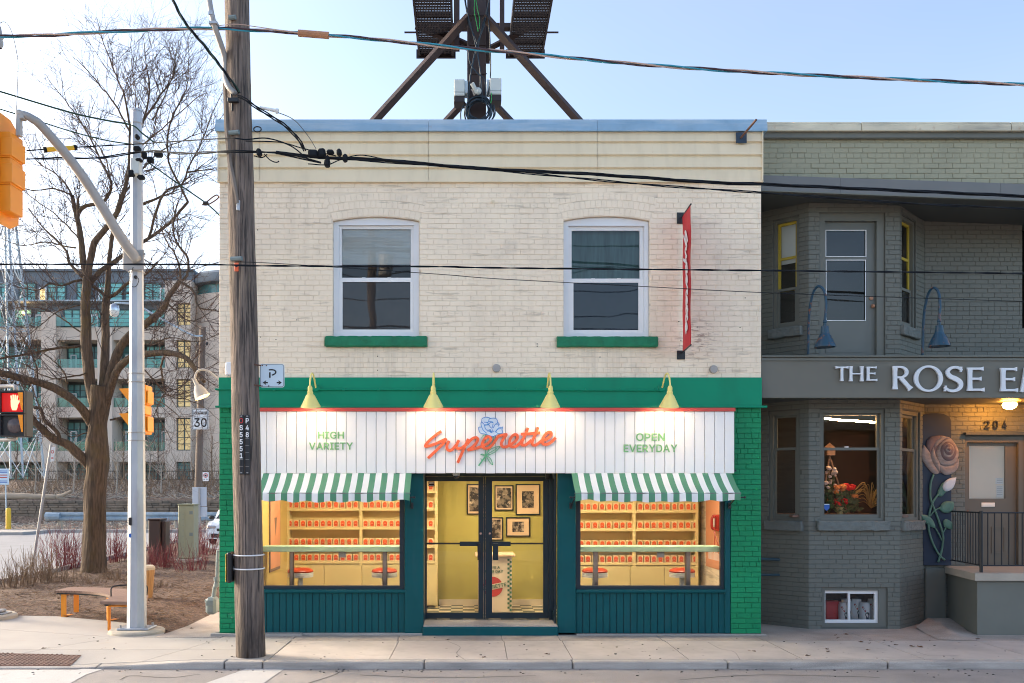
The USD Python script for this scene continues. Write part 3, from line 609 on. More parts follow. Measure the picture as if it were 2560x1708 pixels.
# green fascia, conduit and ledges
part('fascia', box(XL - .002, XR + .002, -.03, .008, Z(1017), ZG + .004, .004), 'green_paint', shop)
part('ledge', box(X(541), X(1914), -.075, -.031, Z(1020.5), Z(1015.5), .004), 'green_paint', shop)
part('conduit', tube([(X(540), -.047, Z(974)), (X(1655), -.047, Z(977))], .012, 8), 'green_paint', shop)
part('conduit_clip', [box(x - .02, x + .02, -.062, -.031, Z(977.5), Z(972)) for x in np.linspace(X(600), X(1640), 13)], 'green_paint', shop)
part('side_ledge', box(X(541), XL - .003, -.04, 1.0, Z(976), Z(972)), 'green_paint', shop)
# white boarded sign band with red cap
bx = np.linspace(X(622), X(1836, -.13), 50)
for i, (a, b) in enumerate(zip(bx[:-1], bx[1:])):
    part('board', box(a + .0035, b - .0035, -.13 + RS.uniform(-.0015, .0015), -.105, Z(1183.5, -.13) + RS.uniform(0, .004), Z(1029, -.13), .003), 'white_board', shop)
part('board_backing', box(bx[0] + .002, bx[-1] - .002, -.104, -.032, Z(1182, -.13), Z(1029, -.13)), 'dark_gap', shop)
part('red_cap', box(bx[0] - .01, bx[-1] + .01, -.15, -.034, Z(1028.5, -.13), Z(1020, -.13), .004), 'red_trim', shop)
# shop front: bulkheads, windows, pilasters
ZC = Z(1180)
def shopfront(xa, xb, ga, gb, fa, fb):
    """xa..xb bulkhead, ga..gb glass, fa..fb window frame (photo pixels)"""
    y = .05; zs = Z(1481, y); zg = Z(1465, .08)
    w = part('storefront_window', prism(sbox(X(fa, y), zs + .045, X(fb, y), ZC).difference(sbox(X(ga, .08), zg, X(gb, .08), ZC - .12)), .035, .12), 'teal_dark', shop)
    part('pane', pane(X(ga, .08) - .01, X(gb, .08) + .01, zg - .01, ZC - .11, .085), 'pane_clear', w)
    part('glazing_bead', prism(sbox(X(ga, .08) - .001, zg - .001, X(gb, .08) + .001, ZC - .119).difference(sbox(X(ga, .08) + .008, zg + .008, X(gb, .08) - .008, ZC - .13)), .078, .092), 'steel', w)
    part('sill_board', box(X(xa, 0) + (0 if xa > 1000 else .01), X(fb, 0) + .015, -.02, .13, zs, zs + .044, .006), 'teal_paint', shop)
    n = int(round((X(xb) - X(xa)) / .1)); q = np.linspace(X(xa), X(xb), n + 1)
    for a, b in zip(q[:-1], q[1:]): part('bulkhead_board', box(a + .003, b - .003, .022, .05, .025, zs - .002, .006), 'teal_paint', shop)
    part('bulkhead_backing', box(X(xa) + .001, X(xb) - .001, .035, .12, .022, zs - .004), 'teal_dark', shop)
shopfront(632, 1012, 650, 1000, 632, 1011)
shopfront(1440, 1815, 1450, 1800, 1440, 1812)
part('post', box(X(1011.5), X(1058), -.01, .16, .03, ZC, .006), 'teal_paint', shop); part('post', box(X(1395), X(1439.5), -.01, .16, .03, ZC, .006), 'teal_paint', shop)
part('post', box(X(1812.5), X(1827) - .004, .0, .16, .025, ZC, .006), 'teal_paint', shop)
part('soffit', box(X(628), X(1836), -.10, .20, ZC + .002, ZC + .03), 'teal_dark', shop)
# recessed doorway
YD = .60; dx0, dx1 = X(1059) , X(1394)
zstep = .145
part('step', box(X(1056), X(1395), -.06, .62, -.04, zstep - .02, .02), 'teal_paint', shop)
part('tread', box(X(1058), X(1393.5), -.045, .60, zstep - .019, zstep, .004), 'kerb_stone', shop)
part('door_jamb', box(dx0 - .03, dx0, .165, YD + .05, zstep, ZC), 'teal_dark', shop)
zd = zstep + .012; zdt = Z(1192, YD)
def door(a, b, ga, gb, hand):
    x0, x1 = X(a, YD), X(b, YD); g0, g1, gb0, gt = X(ga, YD), X(gb, YD), Z(1532, YD), Z(1203, YD)
    d = part('door', prism(sbox(x0, zd, x1, zdt).difference(sbox(g0, gb0, g1, gt)), YD, YD + .045), 'teal_dark', shop)
    part('glass', pane(g0 - .008, g1 + .008, gb0 - .008, gt + .008, YD + .02), 'pane_clear', d)
    part('push_bar', box(g0 - .01, g1 + .01, YD - .012, YD - .002, Z(1361, YD), Z(1357, YD)), 'black_metal', d)
    s = 1 if hand > 0 else -1; e = g1 if s > 0 else g0
    part('bar_plate', box(e - s * .29, e + s * .02, YD - .03, YD - .003, Z(1365, YD), Z(1354, YD), .004), 'teal_dark', d)
    part('handle', box(e - s * .015, e + s * .03 if s > 0 else e - s * .075 + .02, YD - .05, YD - .003, Z(1400, YD), Z(1358, YD), .006), 'teal_dark' if s < 0 else 'black_metal', d)
    part('lock', cyl((e + s * .035, YD - .014, Z(1334, YD)), (e + s * .035, YD - .001, Z(1334, YD)), .017, 12), 'chrome', d)
door(1061, 1208, 1067, 1196, 1); door(1215, 1372, 1230, 1358, -1)
part('door_frame', [box(dx0 + .002, X(1060.5, YD), YD - .02, YD + .06, zstep, ZC), box(X(1208.5, YD), X(1214.5, YD), YD - .005, YD + .06, zstep, zdt), box(X(1372.5, YD), X(1380, YD), YD - .02, YD + .06, zstep, ZC), box(X(1061, YD), X(1372, YD), YD - .01, YD + .06, zdt + .003, ZC)], 'teal_dark', shop)
sg = part('side_window', [box(dx1 - .028, dx1, .165, YD + .06, zstep, .30), box(dx1 - .028, dx1, .165, YD + .06, ZC - .10, ZC - .002), box(dx1 - .028, dx1, .165, .20, .30, ZC - .1), box(dx1 - .028, dx1, YD - .02, YD + .06, .30, ZC - .1)], 'teal_dark', shop)
part('pane', quad((dx1 - .014, .20, .30), (dx1 - .014, YD - .02, .30), (dx1 - .014, YD - .02, ZC - .1), (dx1 - .014, .20, ZC - .1)), 'pane_clear', sg)
part('door_closer', box(X(1362, YD), X(1368, YD) + .03, YD - .09, YD - .02, ZC - .10, ZC - .01, .01), 'black_metal', shop)
# inside: floor tiles, walls, ceiling
RL, RR, YB = -3.05, 4.18, 2.46; ZF = .142
part('floor_slab', box(RL - .1, RR + .1, .17, YB + .1, .0, ZF - .006), 'tile_black', shop)
for i, x in enumerate(np.arange(-0.62, 1.55, .2)):
    for j, y in enumerate(np.arange(YD + .09, YB - .05, .2)):
        part('floor_tile', box(x + .001, x + .199, y + .001, min(y + .199, YB - .01), ZF - .0055, ZF), 'tile_cream' if (i + j) % 2 else 'tile_black', shop)
part('inner_wall', box(-.46, RR, YB, YB + .08, ZF, 3.1), 'wall_olive', shop); part('inner_wall', box(RL, -.46, YB + .002, YB + .08, ZF, 3.1), 'shelf_yellow', shop)
part('skirting', box(-.44, 1.5, YB - .015, YB - .001, ZF, ZF + .10), 'tile_cream', shop)
part('inner_wall', box(RL - .08, RL, .17, YB, ZF, 3.1), 'wall_yellow', shop); part('inner_wall', box(RR, RR + .08, .17, YB, ZF, 3.1), 'wall_yellow', shop)
part('ceiling', box(RL - .1, RR + .1, .27, YB + .1, 3.1, 3.16), 'wall_yellow', shop)
part('lintel', box(RL - .1, RR + .1, .17, .26, ZC + .04, 3.1), 'wall_yellow', shop)
# wall hardware
part('anchor_plate', box(X(1837), X(1863), -.075, -.056, Z(362), Z(336)), 'navy_metal', shop); part('anchor_bolt', tube([(X(1848), -.076, Z(350)), (X(1866), -.45, Z(331))], .016, 8), 'rust_iron', shop)
for px, py in ((1241, 921), (1783, 924)): part('wall_vent', [lathe([(.0, -.05), (.055, -.05), (.062, -.02), (.062, .0)], (X(px), 0.0, Z(py)), 18, (0, 1, 0)), box(X(px) - .03, X(px) + .03, -.052, -.048, Z(py) - .004, Z(py) + .004)], 'galv_arm', shop)
part('wall_hook', [box(X(1229), X(1236), -.035, 0, Z(508), Z(502), .003), box(X(1231), X(1234), -.05, -.036, Z(511), Z(504))], 'siding', shop)
for px, py in ((742, 800), (690, 849), (644, 575), (651, 843), (944, 891), (944, 926), (1343, 860), (1343, 866), (1500, 893), (1697, 804), (1743, 818), (1850, 819), (1863, 745), (1702, 851)): part('bolt_hole', cyl((X(px), -.004, Z(py)), (X(px), .004, Z(py)), .008, 8), 'dark_gap', shop)
# ---------------------------------------------------------------- things on the shop front
ORD = ['first', 'second', 'third', 'fourth', 'fifth', 'sixth', 'seventh', 'eighth', 'ninth', 'tenth', 'eleventh', 'twelfth', 'thirteenth', 'fourteenth', 'fifteenth', 'sixteenth', 'seventeenth', 'eighteenth', 'nineteenth', 'twentieth', 'twenty-first', 'twenty-second', 'twenty-third', 'twenty-fourth']
lampxs = [X(790, -.03), X(1086, -.03), X(1368, -.03), X(1655, -.03)]
lamplab = ['yellow gooseneck lamp over HIGH VARIETY, nearest the wooden pole', 'yellow gooseneck lamp over the first letter of the orange script sign', 'yellow gooseneck lamp over the last letters of the orange script sign', 'yellow gooseneck lamp to the right over OPEN EVERYDAY']
gl = thing('gooseneck_lamp', lamplab[0], 'lamp', 'yellow lamps over the white sign band', loc=(lampxs[0], -.031, Z(971)))
gb = _loc[gl]
part('wall_plate', [lathe([(.0, -.024), (.045, -.024), (.062, -.008), (.062, 0)], gb, 18, (0, 1, 0))], 'green_paint', gl, smooth=40)
part('arm', tube(gb + smooth_path([(0, -.01, 0), (0, -.08, .06), (0, -.2, .15), (0, -.34, .175), (0, -.45, .12), (0, -.515, .02), (0, -.525, -.04)], 5), .0125, 8), 'lamp_yellow', gl, smooth=True)
ax = np.array([0, -math.sin(.22), math.cos(.22)]); nb = gb + np.array([0, -.523, -.03])
part('neck', lathe([(.0, .0), (.024, .0), (.034, -.03), (.034, -.075), (.042, -.085), (.042, -.125)], nb, 18, ax), 'lamp_yellow', gl, smooth=35)
sh = part('shade', lathe([(.042, -.118), (.060, -.135), (.085, -.185), (.115, -.245), (.140, -.292), (.143, -.305)], nb, 28, ax), 'lamp_yellow', gl, smooth=60)
part('shade_inside', lathe([(.036, -.124), (.056, -.140), (.081, -.188), (.111, -.247), (.136, -.293), (.140, -.303)], nb, 28, ax), 'lamp_inside', gl, smooth=60)
part('bulb', ball(nb + ax * -.262, .036, 2), 'bulb_warm', gl, smooth=True)
for i in (1, 2, 3): copy(gl, (lampxs[i], -.031, Z(971)), lamplab[i])

def awning(x0, x1, label, seed):
    t = thing('striped_awning', label, 'awning', 'striped awnings over the shop windows', loc=((x0 + x1) / 2, -.125, 2.41))
    n = 27; e = np.linspace(x0, x1, n + 1); r = random.Random(seed); ph = r.uniform(0, 6)
    for i, (a, b) in enumerate(zip(e[:-1], e[1:])):
        xs = np.linspace(a, b, 5); V = []
        for x in xs:
            u = (x - x0) / (x1 - x0); wav = .010 * math.sin(u * 27 * 1.3 + ph) + .014 * math.sin(u * 9 + ph * 2); sag = .03 * math.sin(math.pi * u)
            col = [(x, -.125 - .435 * s, 2.405 - .285 * s - .022 * math.sin(math.pi * s) + .003 * math.sin(u * 40 + s * 3)) for s in np.linspace(0, 1, 7)]
            y0, z0 = col[-1][1], col[-1][2]
            bot = z0 - .105 - sag * .8 - .013 * math.cos(u * 27 * math.pi / 2.0 * 1.0) - abs(wav) * .4
            for s in (.15, .45, .75, 1.0): col.append((x, y0 - .004 - .012 * math.sin(u * 60 + ph) * s + wav * s * .8, z0 + (bot - z0) * s))
            V += col
        V = np.array(V); m = len(V) // 5; f = []
        for p in range(4):
            for q in range(m - 1): f.append([p * m + q, p * m + q + 1, (p + 1) * m + q + 1, (p + 1) * m + q])
        part('stripe', (V, np.array(f)), 'awning_white' if i % 2 else 'awning_green', t, smooth=50)
    part('front_bar', cyl((x0 - .005, -.552, 2.108), (x1 + .005, -.552, 2.108), .012, 8), 'steel', t)
    for x, s in ((x0, -1), (x1, 1)):
        part('arm', [tube([(x + .012 * -s, -.02, 1.92), (x - .012 * s, -.55, 2.10)], .009, 6), box(x - .02, x + .02, -.035, -.012, 1.88, 1.97)], 'black_metal', t)
        part('knob', [cyl((x + s * .006, -.545, 2.05), (x + s * .06, -.545, 2.05), .010, 8), ball((x + s * .062, -.545, 2.05), .018, 1)], 'black_metal', t)
    return t
awning(X(629, -.125), X(1029, -.125), 'green and white striped awning over the left shop window, partly behind the wooden pole', 1)
awning(X(1429, -.125), X(1829, -.125), 'green and white striped awning over the right shop window, beside the green brick pier', 2)

# lettering: pen strokes with their centre lines traced on a page of 2350 units across 480 photo pixels
SCRIPT = {
    'S': [[(505, 480), (430, 535), (350, 605), (312, 655), (330, 668), (430, 638), (510, 600), (553, 580), (556, 592), (520, 640), (435, 725), (342, 812)]],
    'u': [[(600, 600), (573, 660), (585, 708), (625, 714), (680, 660), (722, 590)], [(712, 605), (690, 660), (700, 690), (745, 690), (820, 640)]],
    'p': [[(836, 575), (800, 655), (755, 755), (706, 868)], [(822, 640), (870, 585), (925, 558), (952, 580), (935, 625), (880, 680), (822, 715)], [(826, 714), (920, 695), (1005, 664)]],
    'e': [[(1010, 664), (1080, 625), (1112, 585), (1098, 552), (1060, 553), (1020, 600), (1004, 655), (1030, 688), (1085, 685), (1140, 635), (1205, 540)]],
    'r': [[(1205, 545), (1228, 535), (1300, 522), (1268, 570), (1240, 630), (1255, 670), (1300, 672), (1345, 650)]],
    'e2': [[(1348, 650), (1405, 610), (1437, 565), (1430, 528), (1395, 525), (1352, 570), (1338, 630), (1360, 668), (1415, 668), (1470, 625), (1500, 580)]],
    't': [[(1566, 440), (1530, 530), (1492, 615), (1500, 652), (1545, 645), (1610, 590)], [(1482, 520), (1600, 511), (1716, 501)]],
    't2': [[(1690, 432), (1655, 525), (1618, 610), (1628, 650), (1672, 645), (1735, 595)]],
    'e3': [[(1735, 600), (1800, 575), (1845, 535), (1850, 500), (1818, 492), (1772, 530), (1742, 590), (1750, 635), (1800, 642), (1855, 610), (1905, 560)]]}
def ink(paths, w, conv, n=6, flat=True): return unary_union([LineString([conv(u, v) for u, v in (smooth_path(p, n) if len(p) > 2 else p)]).buffer(w, cap_style=2 if flat else 1, join_style=1) for p in paths]).simplify(.0008)
YS = -.150
def page(u, v): return X(1000 + u * .20426, YS), Z(980 + v * .20426, YS)
ss = thing('script_sign', 'large orange script lettering on the white boards above the shop door', 'sign', loc=(*page(1100, 640),)[:1] + (YS, page(1100, 640)[1]))
for i, (k, ps) in enumerate(SCRIPT.items()): part('letter', prism(ink(ps, .0205, page), YS - .010 - .0007 * i, YS + .010), 'sign_orange', ss)
fl = thing('flower_emblem', 'blue outlined flower with green stem behind the orange script', 'emblem', loc=(page(1100, 430)[0], -.14, page(1100, 430)[1]))
face = Polygon([page(*p) for p in [(1000, 360), (1040, 310), (1110, 325), (1180, 330), (1200, 370), (1215, 395), (1235, 435), (1255, 430), (1260, 495), (1200, 512), (1180, 530), (1130, 545), (1060, 520), (985, 505), (962, 455), (965, 430), (1000, 430), (990, 390)]]).buffer(.004)
part('petals', prism(face, -.146, -.136), 'flower_face', fl)
BL = [[(1000, 362), (1005, 330), (1040, 310), (1080, 312), (1110, 325)], [(1085, 360), (1095, 330), (1140, 320), (1180, 330), (1195, 370), (1175, 400)], [(1000, 362), (990, 390), (1000, 430), (1020, 470), (1060, 505)], [(1000, 430), (965, 432), (962, 455), (985, 505), (1060, 520), (1130, 545), (1180, 525)], [(1195, 370), (1215, 395), (1200, 420)], [(1205, 440), (1235, 435), (1255, 430), (1248, 465), (1260, 495), (1240, 507), (1200, 510), (1172, 490)], [(1172, 490), (1200, 455), (1240, 450)],
      [(1000, 365), (1035, 400), (1080, 395), (1065, 375), (1030, 370)], [(1060, 375), (1100, 362), (1135, 368)], [(1085, 400), (1110, 372), (1140, 378)], [(1030, 410), (1085, 405), (1105, 430), (1125, 442), (1140, 390)], [(1140, 442), (1172, 392), (1210, 402)], [(1035, 410), (1045, 450), (1080, 485)], [(1165, 490), (1205, 440)], [(1115, 500), (1075, 465)], [(1115, 500), (1092, 460)], [(1115, 500), (1108, 458)], [(1115, 500), (1135, 462)], [(1115, 500), (1150, 478)]]
part('outline', prism(ink(BL, .0045, page, 5, False), -.151, -.1465), 'flower_blue', fl)
ST = [[(1048, 560), (1042, 850)], [(1100, 560), (1085, 700), (1050, 775)], [(1050, 770), (1110, 700), (1222, 665), (1180, 722), (1105, 765), (1052, 772)], [(1055, 770), (1130, 725), (1185, 695)], [(1055, 780), (1105, 812), (1135, 892), (1092, 852), (1057, 785)], [(988, 765), (1045, 785)], [(988, 770), (1005, 760), (1050, 775)], [(1000, 565), (1015, 535), (1060, 522)], [(1140, 545), (1150, 570), (1120, 640)], [(990, 815), (1000, 850), (990, 870)]]
part('stem', prism(unary_union([ink(ST, .0048, page, 5, False), ink([[(1058, 770), (962, 905)]], .011, page)]), -.150, -.138), 'stem_green', fl)
def fit(lines, label, mat, y, depth, parent_name='letter_sign', cat='sign', bold=True):
    """lines: (text, x0, x1, top, bottom) in photo pixels"""
    t = thing(parent_name, label, cat, loc=(X((lines[0][1] + lines[0][2]) / 2, y), y, Z(lines[-1][4], y)))
    for s, a, b, tp, bt in lines:
        h = Z(tp, y) - Z(bt, y); xa, xb = X(a, y), X(b, y)
        w1 = max(q[0][:, 0].max() for q in text(s, 0, 0, h, y, depth, bold, 1.0, False)); wide = (xb - xa) / w1
        for q in text(s, xa, Z(bt, y), h, y, depth, bold, wide, False): part('letter', q, mat, t)
    return t
fit([('HIGH', 795, 860, 1080, 1096.5), ('VARIETY', 773, 882, 1107, 1124)], 'green raised letters HIGH VARIETY on the white boards', 'letter_green', -.1335, .008)
fit([('OPEN', 1590, 1662, 1084, 1102), ('EVERYDAY', 1559, 1693, 1112, 1130)], 'green raised letters OPEN EVERYDAY on the white boards', 'letter_green', -.1335, .008)
# red banner square to the wall
bn = thing('red_banner', 'narrow red banner with white script standing out from the cream wall', 'banner', loc=(3.24, 0, 4.2))
XB = 3.24; gy = np.linspace(-.065, -.52, 7); gzv = np.linspace(4.205, 6.205, 30)
V = np.array([(XB + .018 * math.sin(z * 2.1) * math.sin((y + .06) / .46 * math.pi) + .004 * math.sin(z * 9 + y * 12), y, z - (y + .06) * .06) for z in gzv for y in gy]); nf = []
for i in range(29):
    for j in range(6): nf.append([i * 7 + j, i * 7 + j + 1, (i + 1) * 7 + j + 1, (i + 1) * 7 + j])
part('cloth', [(V, np.array(nf)), (V + np.array([.004, 0, 0]), np.array(nf)[:, ::-1])], 'banner_red', bn, smooth=True)
s0 = 1.50 / 1600.0
def bpage(u, v): return (-.13 - (905 - v) * s0 * .72, 5.93 - (u - 300) * s0)
q = unary_union([ink(ps, .020, bpage) for ps in SCRIPT.values()]); v, f = prism(q, 0, .004)
v2 = np.stack([XB - .024 + v[:, 1] + .018 * np.sin(v[:, 2] * 2.1) * np.sin((v[:, 0] + .06) / -.46 * math.pi) * -1, v[:, 0], v[:, 2]], 1)
part('lettering', (v2, f[:, ::-1]), 'white_paint', bn)
for z, a, b in ((6.21, 532, 560), (4.20, 877, 899)):
    part('rod', tube([(XB, -.02, z), (XB, -.545, z + .028)], .012, 8), 'black_metal', bn)
    part('bracket', [box(X(1692), X(1712), -.018, 0, Z(b), Z(a), .003)] + [cyl((X(1697), -.024, z_), (X(1697), -.017, z_), .012, 8) for z_ in (Z(a + 6), Z(b - 6))], 'black_metal', bn)
# small fittings
cm = thing('security_camera', 'small pale dome camera under the sign band above the left door leaf', 'camera', loc=(X(1141, .1), .1, 2.41))
part('mount', lathe([(.0, 0), (.05, 0), (.055, -.03), (.048, -.055)], (X(1141, .1), .1, ZC), 18), 'box_pale', cm, smooth=40); part('dome', lathe([(.045, -.05), (.04, -.075), (.025, -.09), (.0, -.095)], (X(1141, .1), .1, ZC), 18), 'car_glass', cm, smooth=True)
wl = thing('wall_light', 'white box floodlight high on the cream wall half hidden by the wooden pole', 'light', loc=(X(577), -.1, Z(925)))
part('housing', box(X(569), X(590), -.16, -.03, Z(942), Z(909), .02), 'white_paint', wl); part('mount', box(X(574), X(586), -.03, 0, Z(934), Z(916)), 'galv_arm', wl)
wg = thing('side_wall_lamp', 'white gooseneck lamp lit on the left side wall of the shop', 'lamp', loc=(X(546), 1.3, Z(947, 1.3)))
b0 = P(549, 947, 1.3); part('arm', tube(smooth_path([P(551, 950, 1.3), P(540, 943, 1.3), P(524, 930, 1.3), P(507, 924, 1.3), P(492, 931, 1.3), P(486, 952, 1.3)], 5), .018, 8), 'lamp_grey', wg, smooth=True)
sa = np.array([-.42, 0, .9]); sa /= np.linalg.norm(sa); n0 = P(486, 949, 1.3)
part('shade', lathe([(.03, .02), (.035, -.10), (.06, -.12), (.10, -.20), (.125, -.30), (.128, -.315)], n0, 24, sa), 'lamp_grey', wg, smooth=50)
part('bulb', ball(n0 - sa * .24, .045, 2), 'bulb_amber', wg, smooth=True)
gm = thing('gas_meter', 'grey gas meter and pipes on the left foot of the shop wall', 'meter', loc=(X(530, 1.0), 1.0, 0))
part('meter_body', box(X(519, 1.), X(545, 1.), .85, 1.1, Z(1534, 1.), Z(1492, 1.), .04), 'gas_grey', gm, smooth=False)
part('dial', [box(X(516, 1.), X(522, 1.), .9, 1.0, Z(1506, 1.), Z(1497, 1.), .01), box(X(522, 1.), X(541, 1.), .835, .85, Z(1512, 1.), Z(1499, 1.), .005)], 'gas_grey', gm)
part('pipe', [tube(smooth_path([P(546, 1376, 1.), P(545, 1400, 1.), P(544, 1440, 1.), P(542, 1455, 1.), P(537, 1470, 1.), P(534, 1494, 1.)], 4), .035, 10)] + [lathe([(.05, -.03), (.05, .03)], P(542, y, 1.), 10) for y in (1448, 1462)], 'gas_grey', gm, smooth=40)

# ---------------------------------------------------------------- inside the shop
YF = 2.10
def shelf(xs, rows, label, top):
    x0, x1 = xs[0], xs[-1]
    t = thing('wall_shelf', label, 'shelf', 'yellow shelves of tins', loc=((x0 + x1) / 2, YF, ZF))
    w = .05
    for i, x in enumerate(xs): part('upright', box(x - (0 if i == 0 else w if i == len(xs) - 1 else w / 2), x + (w if i == 0 else 0 if i == len(xs) - 1 else w / 2), YF + .002, YF + .20, ZF, top), 'shelf_yellow', t)
    for r in rows + [1180]:
        for a, b in zip(xs[:-1], xs[1:]): part('shelf_board', box(a + .051 if a == x0 else a + .026, b - .051 if b == x1 else b - .026, YF, YF + .20, Z(r + 6.5, YF), Z(r, YF), .003), 'shelf_yellow', t)
    part('back_panel', box(x0 + .001, x1 - .001, YF + .201, YF + .215, ZF, top), 'shelf_yellow', t)
    n = int(round((x1 - x0) / .62)); e = np.linspace(x0, x1, n + 1)
    for a, b in zip(e[:-1], e[1:]): part('cupboard_door', box(a + .004, b - .004, YF - .016, YF - .001, ZF + .04, Z(rows[-1] + 9, YF), .004), 'shelf_yellow', t)
    return t
rowsL, rowsR = [1226, 1271, 1318, 1364, 1403], [1228, 1276, 1322, 1369, 1407]
xl = [X(716, YF), X(902, YF), X(1094, YF)]; xr = [X(1404, YF), X(1585.5, YF), X(1746, YF)]
shelf(xl, rowsL, 'yellow shelf wall seen through the left shop window and the left door leaf', 3.0); shelf(xr, rowsR, 'yellow shelf wall seen through the right shop window', 3.0)
tin = None
def put_tin(px, row, label):
    global tin
    at = (X(px, YF + .06), YF + .06, Z(row, YF) + .001)
    if tin: return copy(tin, at, label)
    tin = thing('tin', label, 'tin', 'orange labelled tins on the shelves', loc=at); o = np.array(at)
    w, h = .049, .124
    pr = Polygon([(-w, 0), (w, 0), (w, h - .012), (w * .72, h), (-w * .72, h), (-w, h - .012)])
    m = prism(pr, -.045, .045); part('tin_body', (m[0] + o, m[1]), 'tin_cream', tin)
    lab = unary_union([Point(0, .074).buffer(.034), sbox(-.033, .035, .033, .074), Polygon([(-.024, .036), (.024, .036), (.030, .014), (-.030, .014)])])
    m = prism(lab, -.049, -.0455); part('label_shape', (m[0] + o, m[1]), 'tin_orange', tin)
    m = prism(unary_union([sbox(-.026, .048, .026, .052), sbox(-.018, .036, .018, .041), Polygon([(-.033, .07), (-.027, .085), (-.024, .06)]), Polygon([(.033, .07), (.027, .085), (.024, .06)]), sbox(-.03, .017, -.02, .03), sbox(.02, .017, .03, .03)]), -.0505, -.0492); part('label_lines', (m[0] + o, m[1]), 'tin_dark', tin)
    m = prism(unary_union([sbox(-.014, .053, .014, .058)]), -.0507, -.0492); part('label_band', (m[0] + o, m[1]), 'mat_paper', tin)
    return tin
rown = ['second highest', 'third highest', 'fourth highest', 'lowest']
for r, row in enumerate(rowsL[1:]):
    ctr = [726 + 16.4 * k for k in range(11)] + [914 + 16.3 * k for k in range(6)]
    for i, px in enumerate(ctr): put_tin(px + RS.uniform(-.7, .7), row, f'orange tin, {ORD[i]} from the left on the {rown[r]} shelf in the left window')
for r, row in enumerate(rowsL): put_tin(1077, row, f'orange tin alone on the {(["topmost"] + rown)[r]} shelf behind the left door leaf')
for r, row in enumerate(rowsR[1:]):
    ctr = [1452.5 + 17.25 * k for k in range(8)] + [1598.7 + 17.15 * k for k in range(9)]
    for i, px in enumerate(ctr): put_tin(px + RS.uniform(-.7, .7), row, f'orange tin, {ORD[i]} from the left on the {rown[r]} shelf in the right window')
# window bars with steel legs, and stools
for (a, b, legs, lab) in ((650, 1003, ((723, 734), (956, 968)), 'pale green window bar on steel legs in the left shop window'), (1446, 1800, ((1483, 1496), (1714, 1727)), 'pale green window bar on steel legs in the right shop window')):
    c = thing('window_bar', lab, 'counter', 'pale green bars in the shop windows', loc=(X((a + b) / 2, .3), .4, ZF))
    part('bar_top', box(X(a, .25), X(b, .25), .22, .58, Z(1380, .22), Z(1366, .22), .006), 'counter_mint', c)
    for p, q in legs: part('leg', box(X(p, .42), X(q, .42), .42, .49, ZF, Z(1380, .22) - .001, .012), 'steel', c)
    part('power_box', box(X((a + b) / 2 + 20, .3), X((a + b) / 2 + 38, .3), .3, .34, Z(1394, .3), Z(1380.5, .3), .004), 'galv_arm', c)
stool = None
for px, sc, lab in ((751, 'left shop window, nearer the wooden pole', 0), (961, 'left shop window, nearer the door', 0), (1487, 'right shop window, nearer the door', 0), (1705, 'right shop window, nearer the red telephone', 0)):
    lab = f'red topped round bar stool in the {sc}'; YQ = .95; at = (X(px, YQ), YQ, ZF)
    if stool: copy(stool, at, lab); continue
    stool = thing('bar_stool', lab, 'stool', 'red topped stools behind the shop windows', loc=at); o = np.array(at); zt = Z(1419, YQ) - ZF
    part('cushion', lathe([(0, zt), (.12, zt - .008), (.185, zt - .03), (.205, zt - .055), (.20, zt - .075)], o, 32), 'stool_red', stool, smooth=50)
    part('seat_ring', lathe([(.20, zt - .077)] + [(r_, zt - .077 - d_) for d_, r_ in ((.004, .204), (.022, .204), (.026, .196), (.030, .204), (.048, .204), (.052, .196), (.056, .202), (.072, .202), (.08, .15), (.081, 0))], o, 32), 'stool_white', stool, smooth=30)
    part('pedestal', lathe([(.045, zt - .081), (.042, zt - .2), (.05, .2), (.07, .12), (.075, .02), (.2, .02), (.21, 0)], o, 24), 'stool_white', stool, smooth=30)
# framed prints on the olive wall
for i, (a, b, t, u, lab) in enumerate(((1167, 1222, 1210, 1287, 'framed tall black and white print half behind the left door leaf'), (1236, 1284, 1213, 1277, 'framed black and white print, upper left one in the right door leaf'), (1289, 1351, 1210, 1288, 'framed black and white print, upper right one, the largest in the right door leaf'), (1205, 1258, 1293, 1352, 'framed black and white print cut by the door stile above the kiosk'), (1265, 1326, 1293, 1342, 'framed wide black and white print, lower right one in the right door leaf'))):
    y = YB - .03; x0, x1, z0, z1 = X(a, y), X(b, y), Z(u, y), Z(t, y); w = x1 - x0; h = z1 - z0; k = .26 if i in (2, 4) else .12
    p = thing('framed_print', lab, 'picture', 'framed prints on the olive wall', loc=((x0 + x1) / 2, YB, z0))
    part('frame', prism(sbox(x0, z0, x1, z1).difference(sbox(x0 + .022, z0 + .022, x1 - .022, z1 - .022)), YB - .03, YB - .001), 'frame_black', p)
    part('mat_board', box(x0 + .023, x1 - .023, YB - .014, YB - .002, z0 + .023, z1 - .023), 'mat_paper', p)
    part('print', box(x0 + w * k, x1 - w * k, YB - .018, YB - .015, z0 + h * k * .9, z1 - h * k * .9), 'photo_print', p)
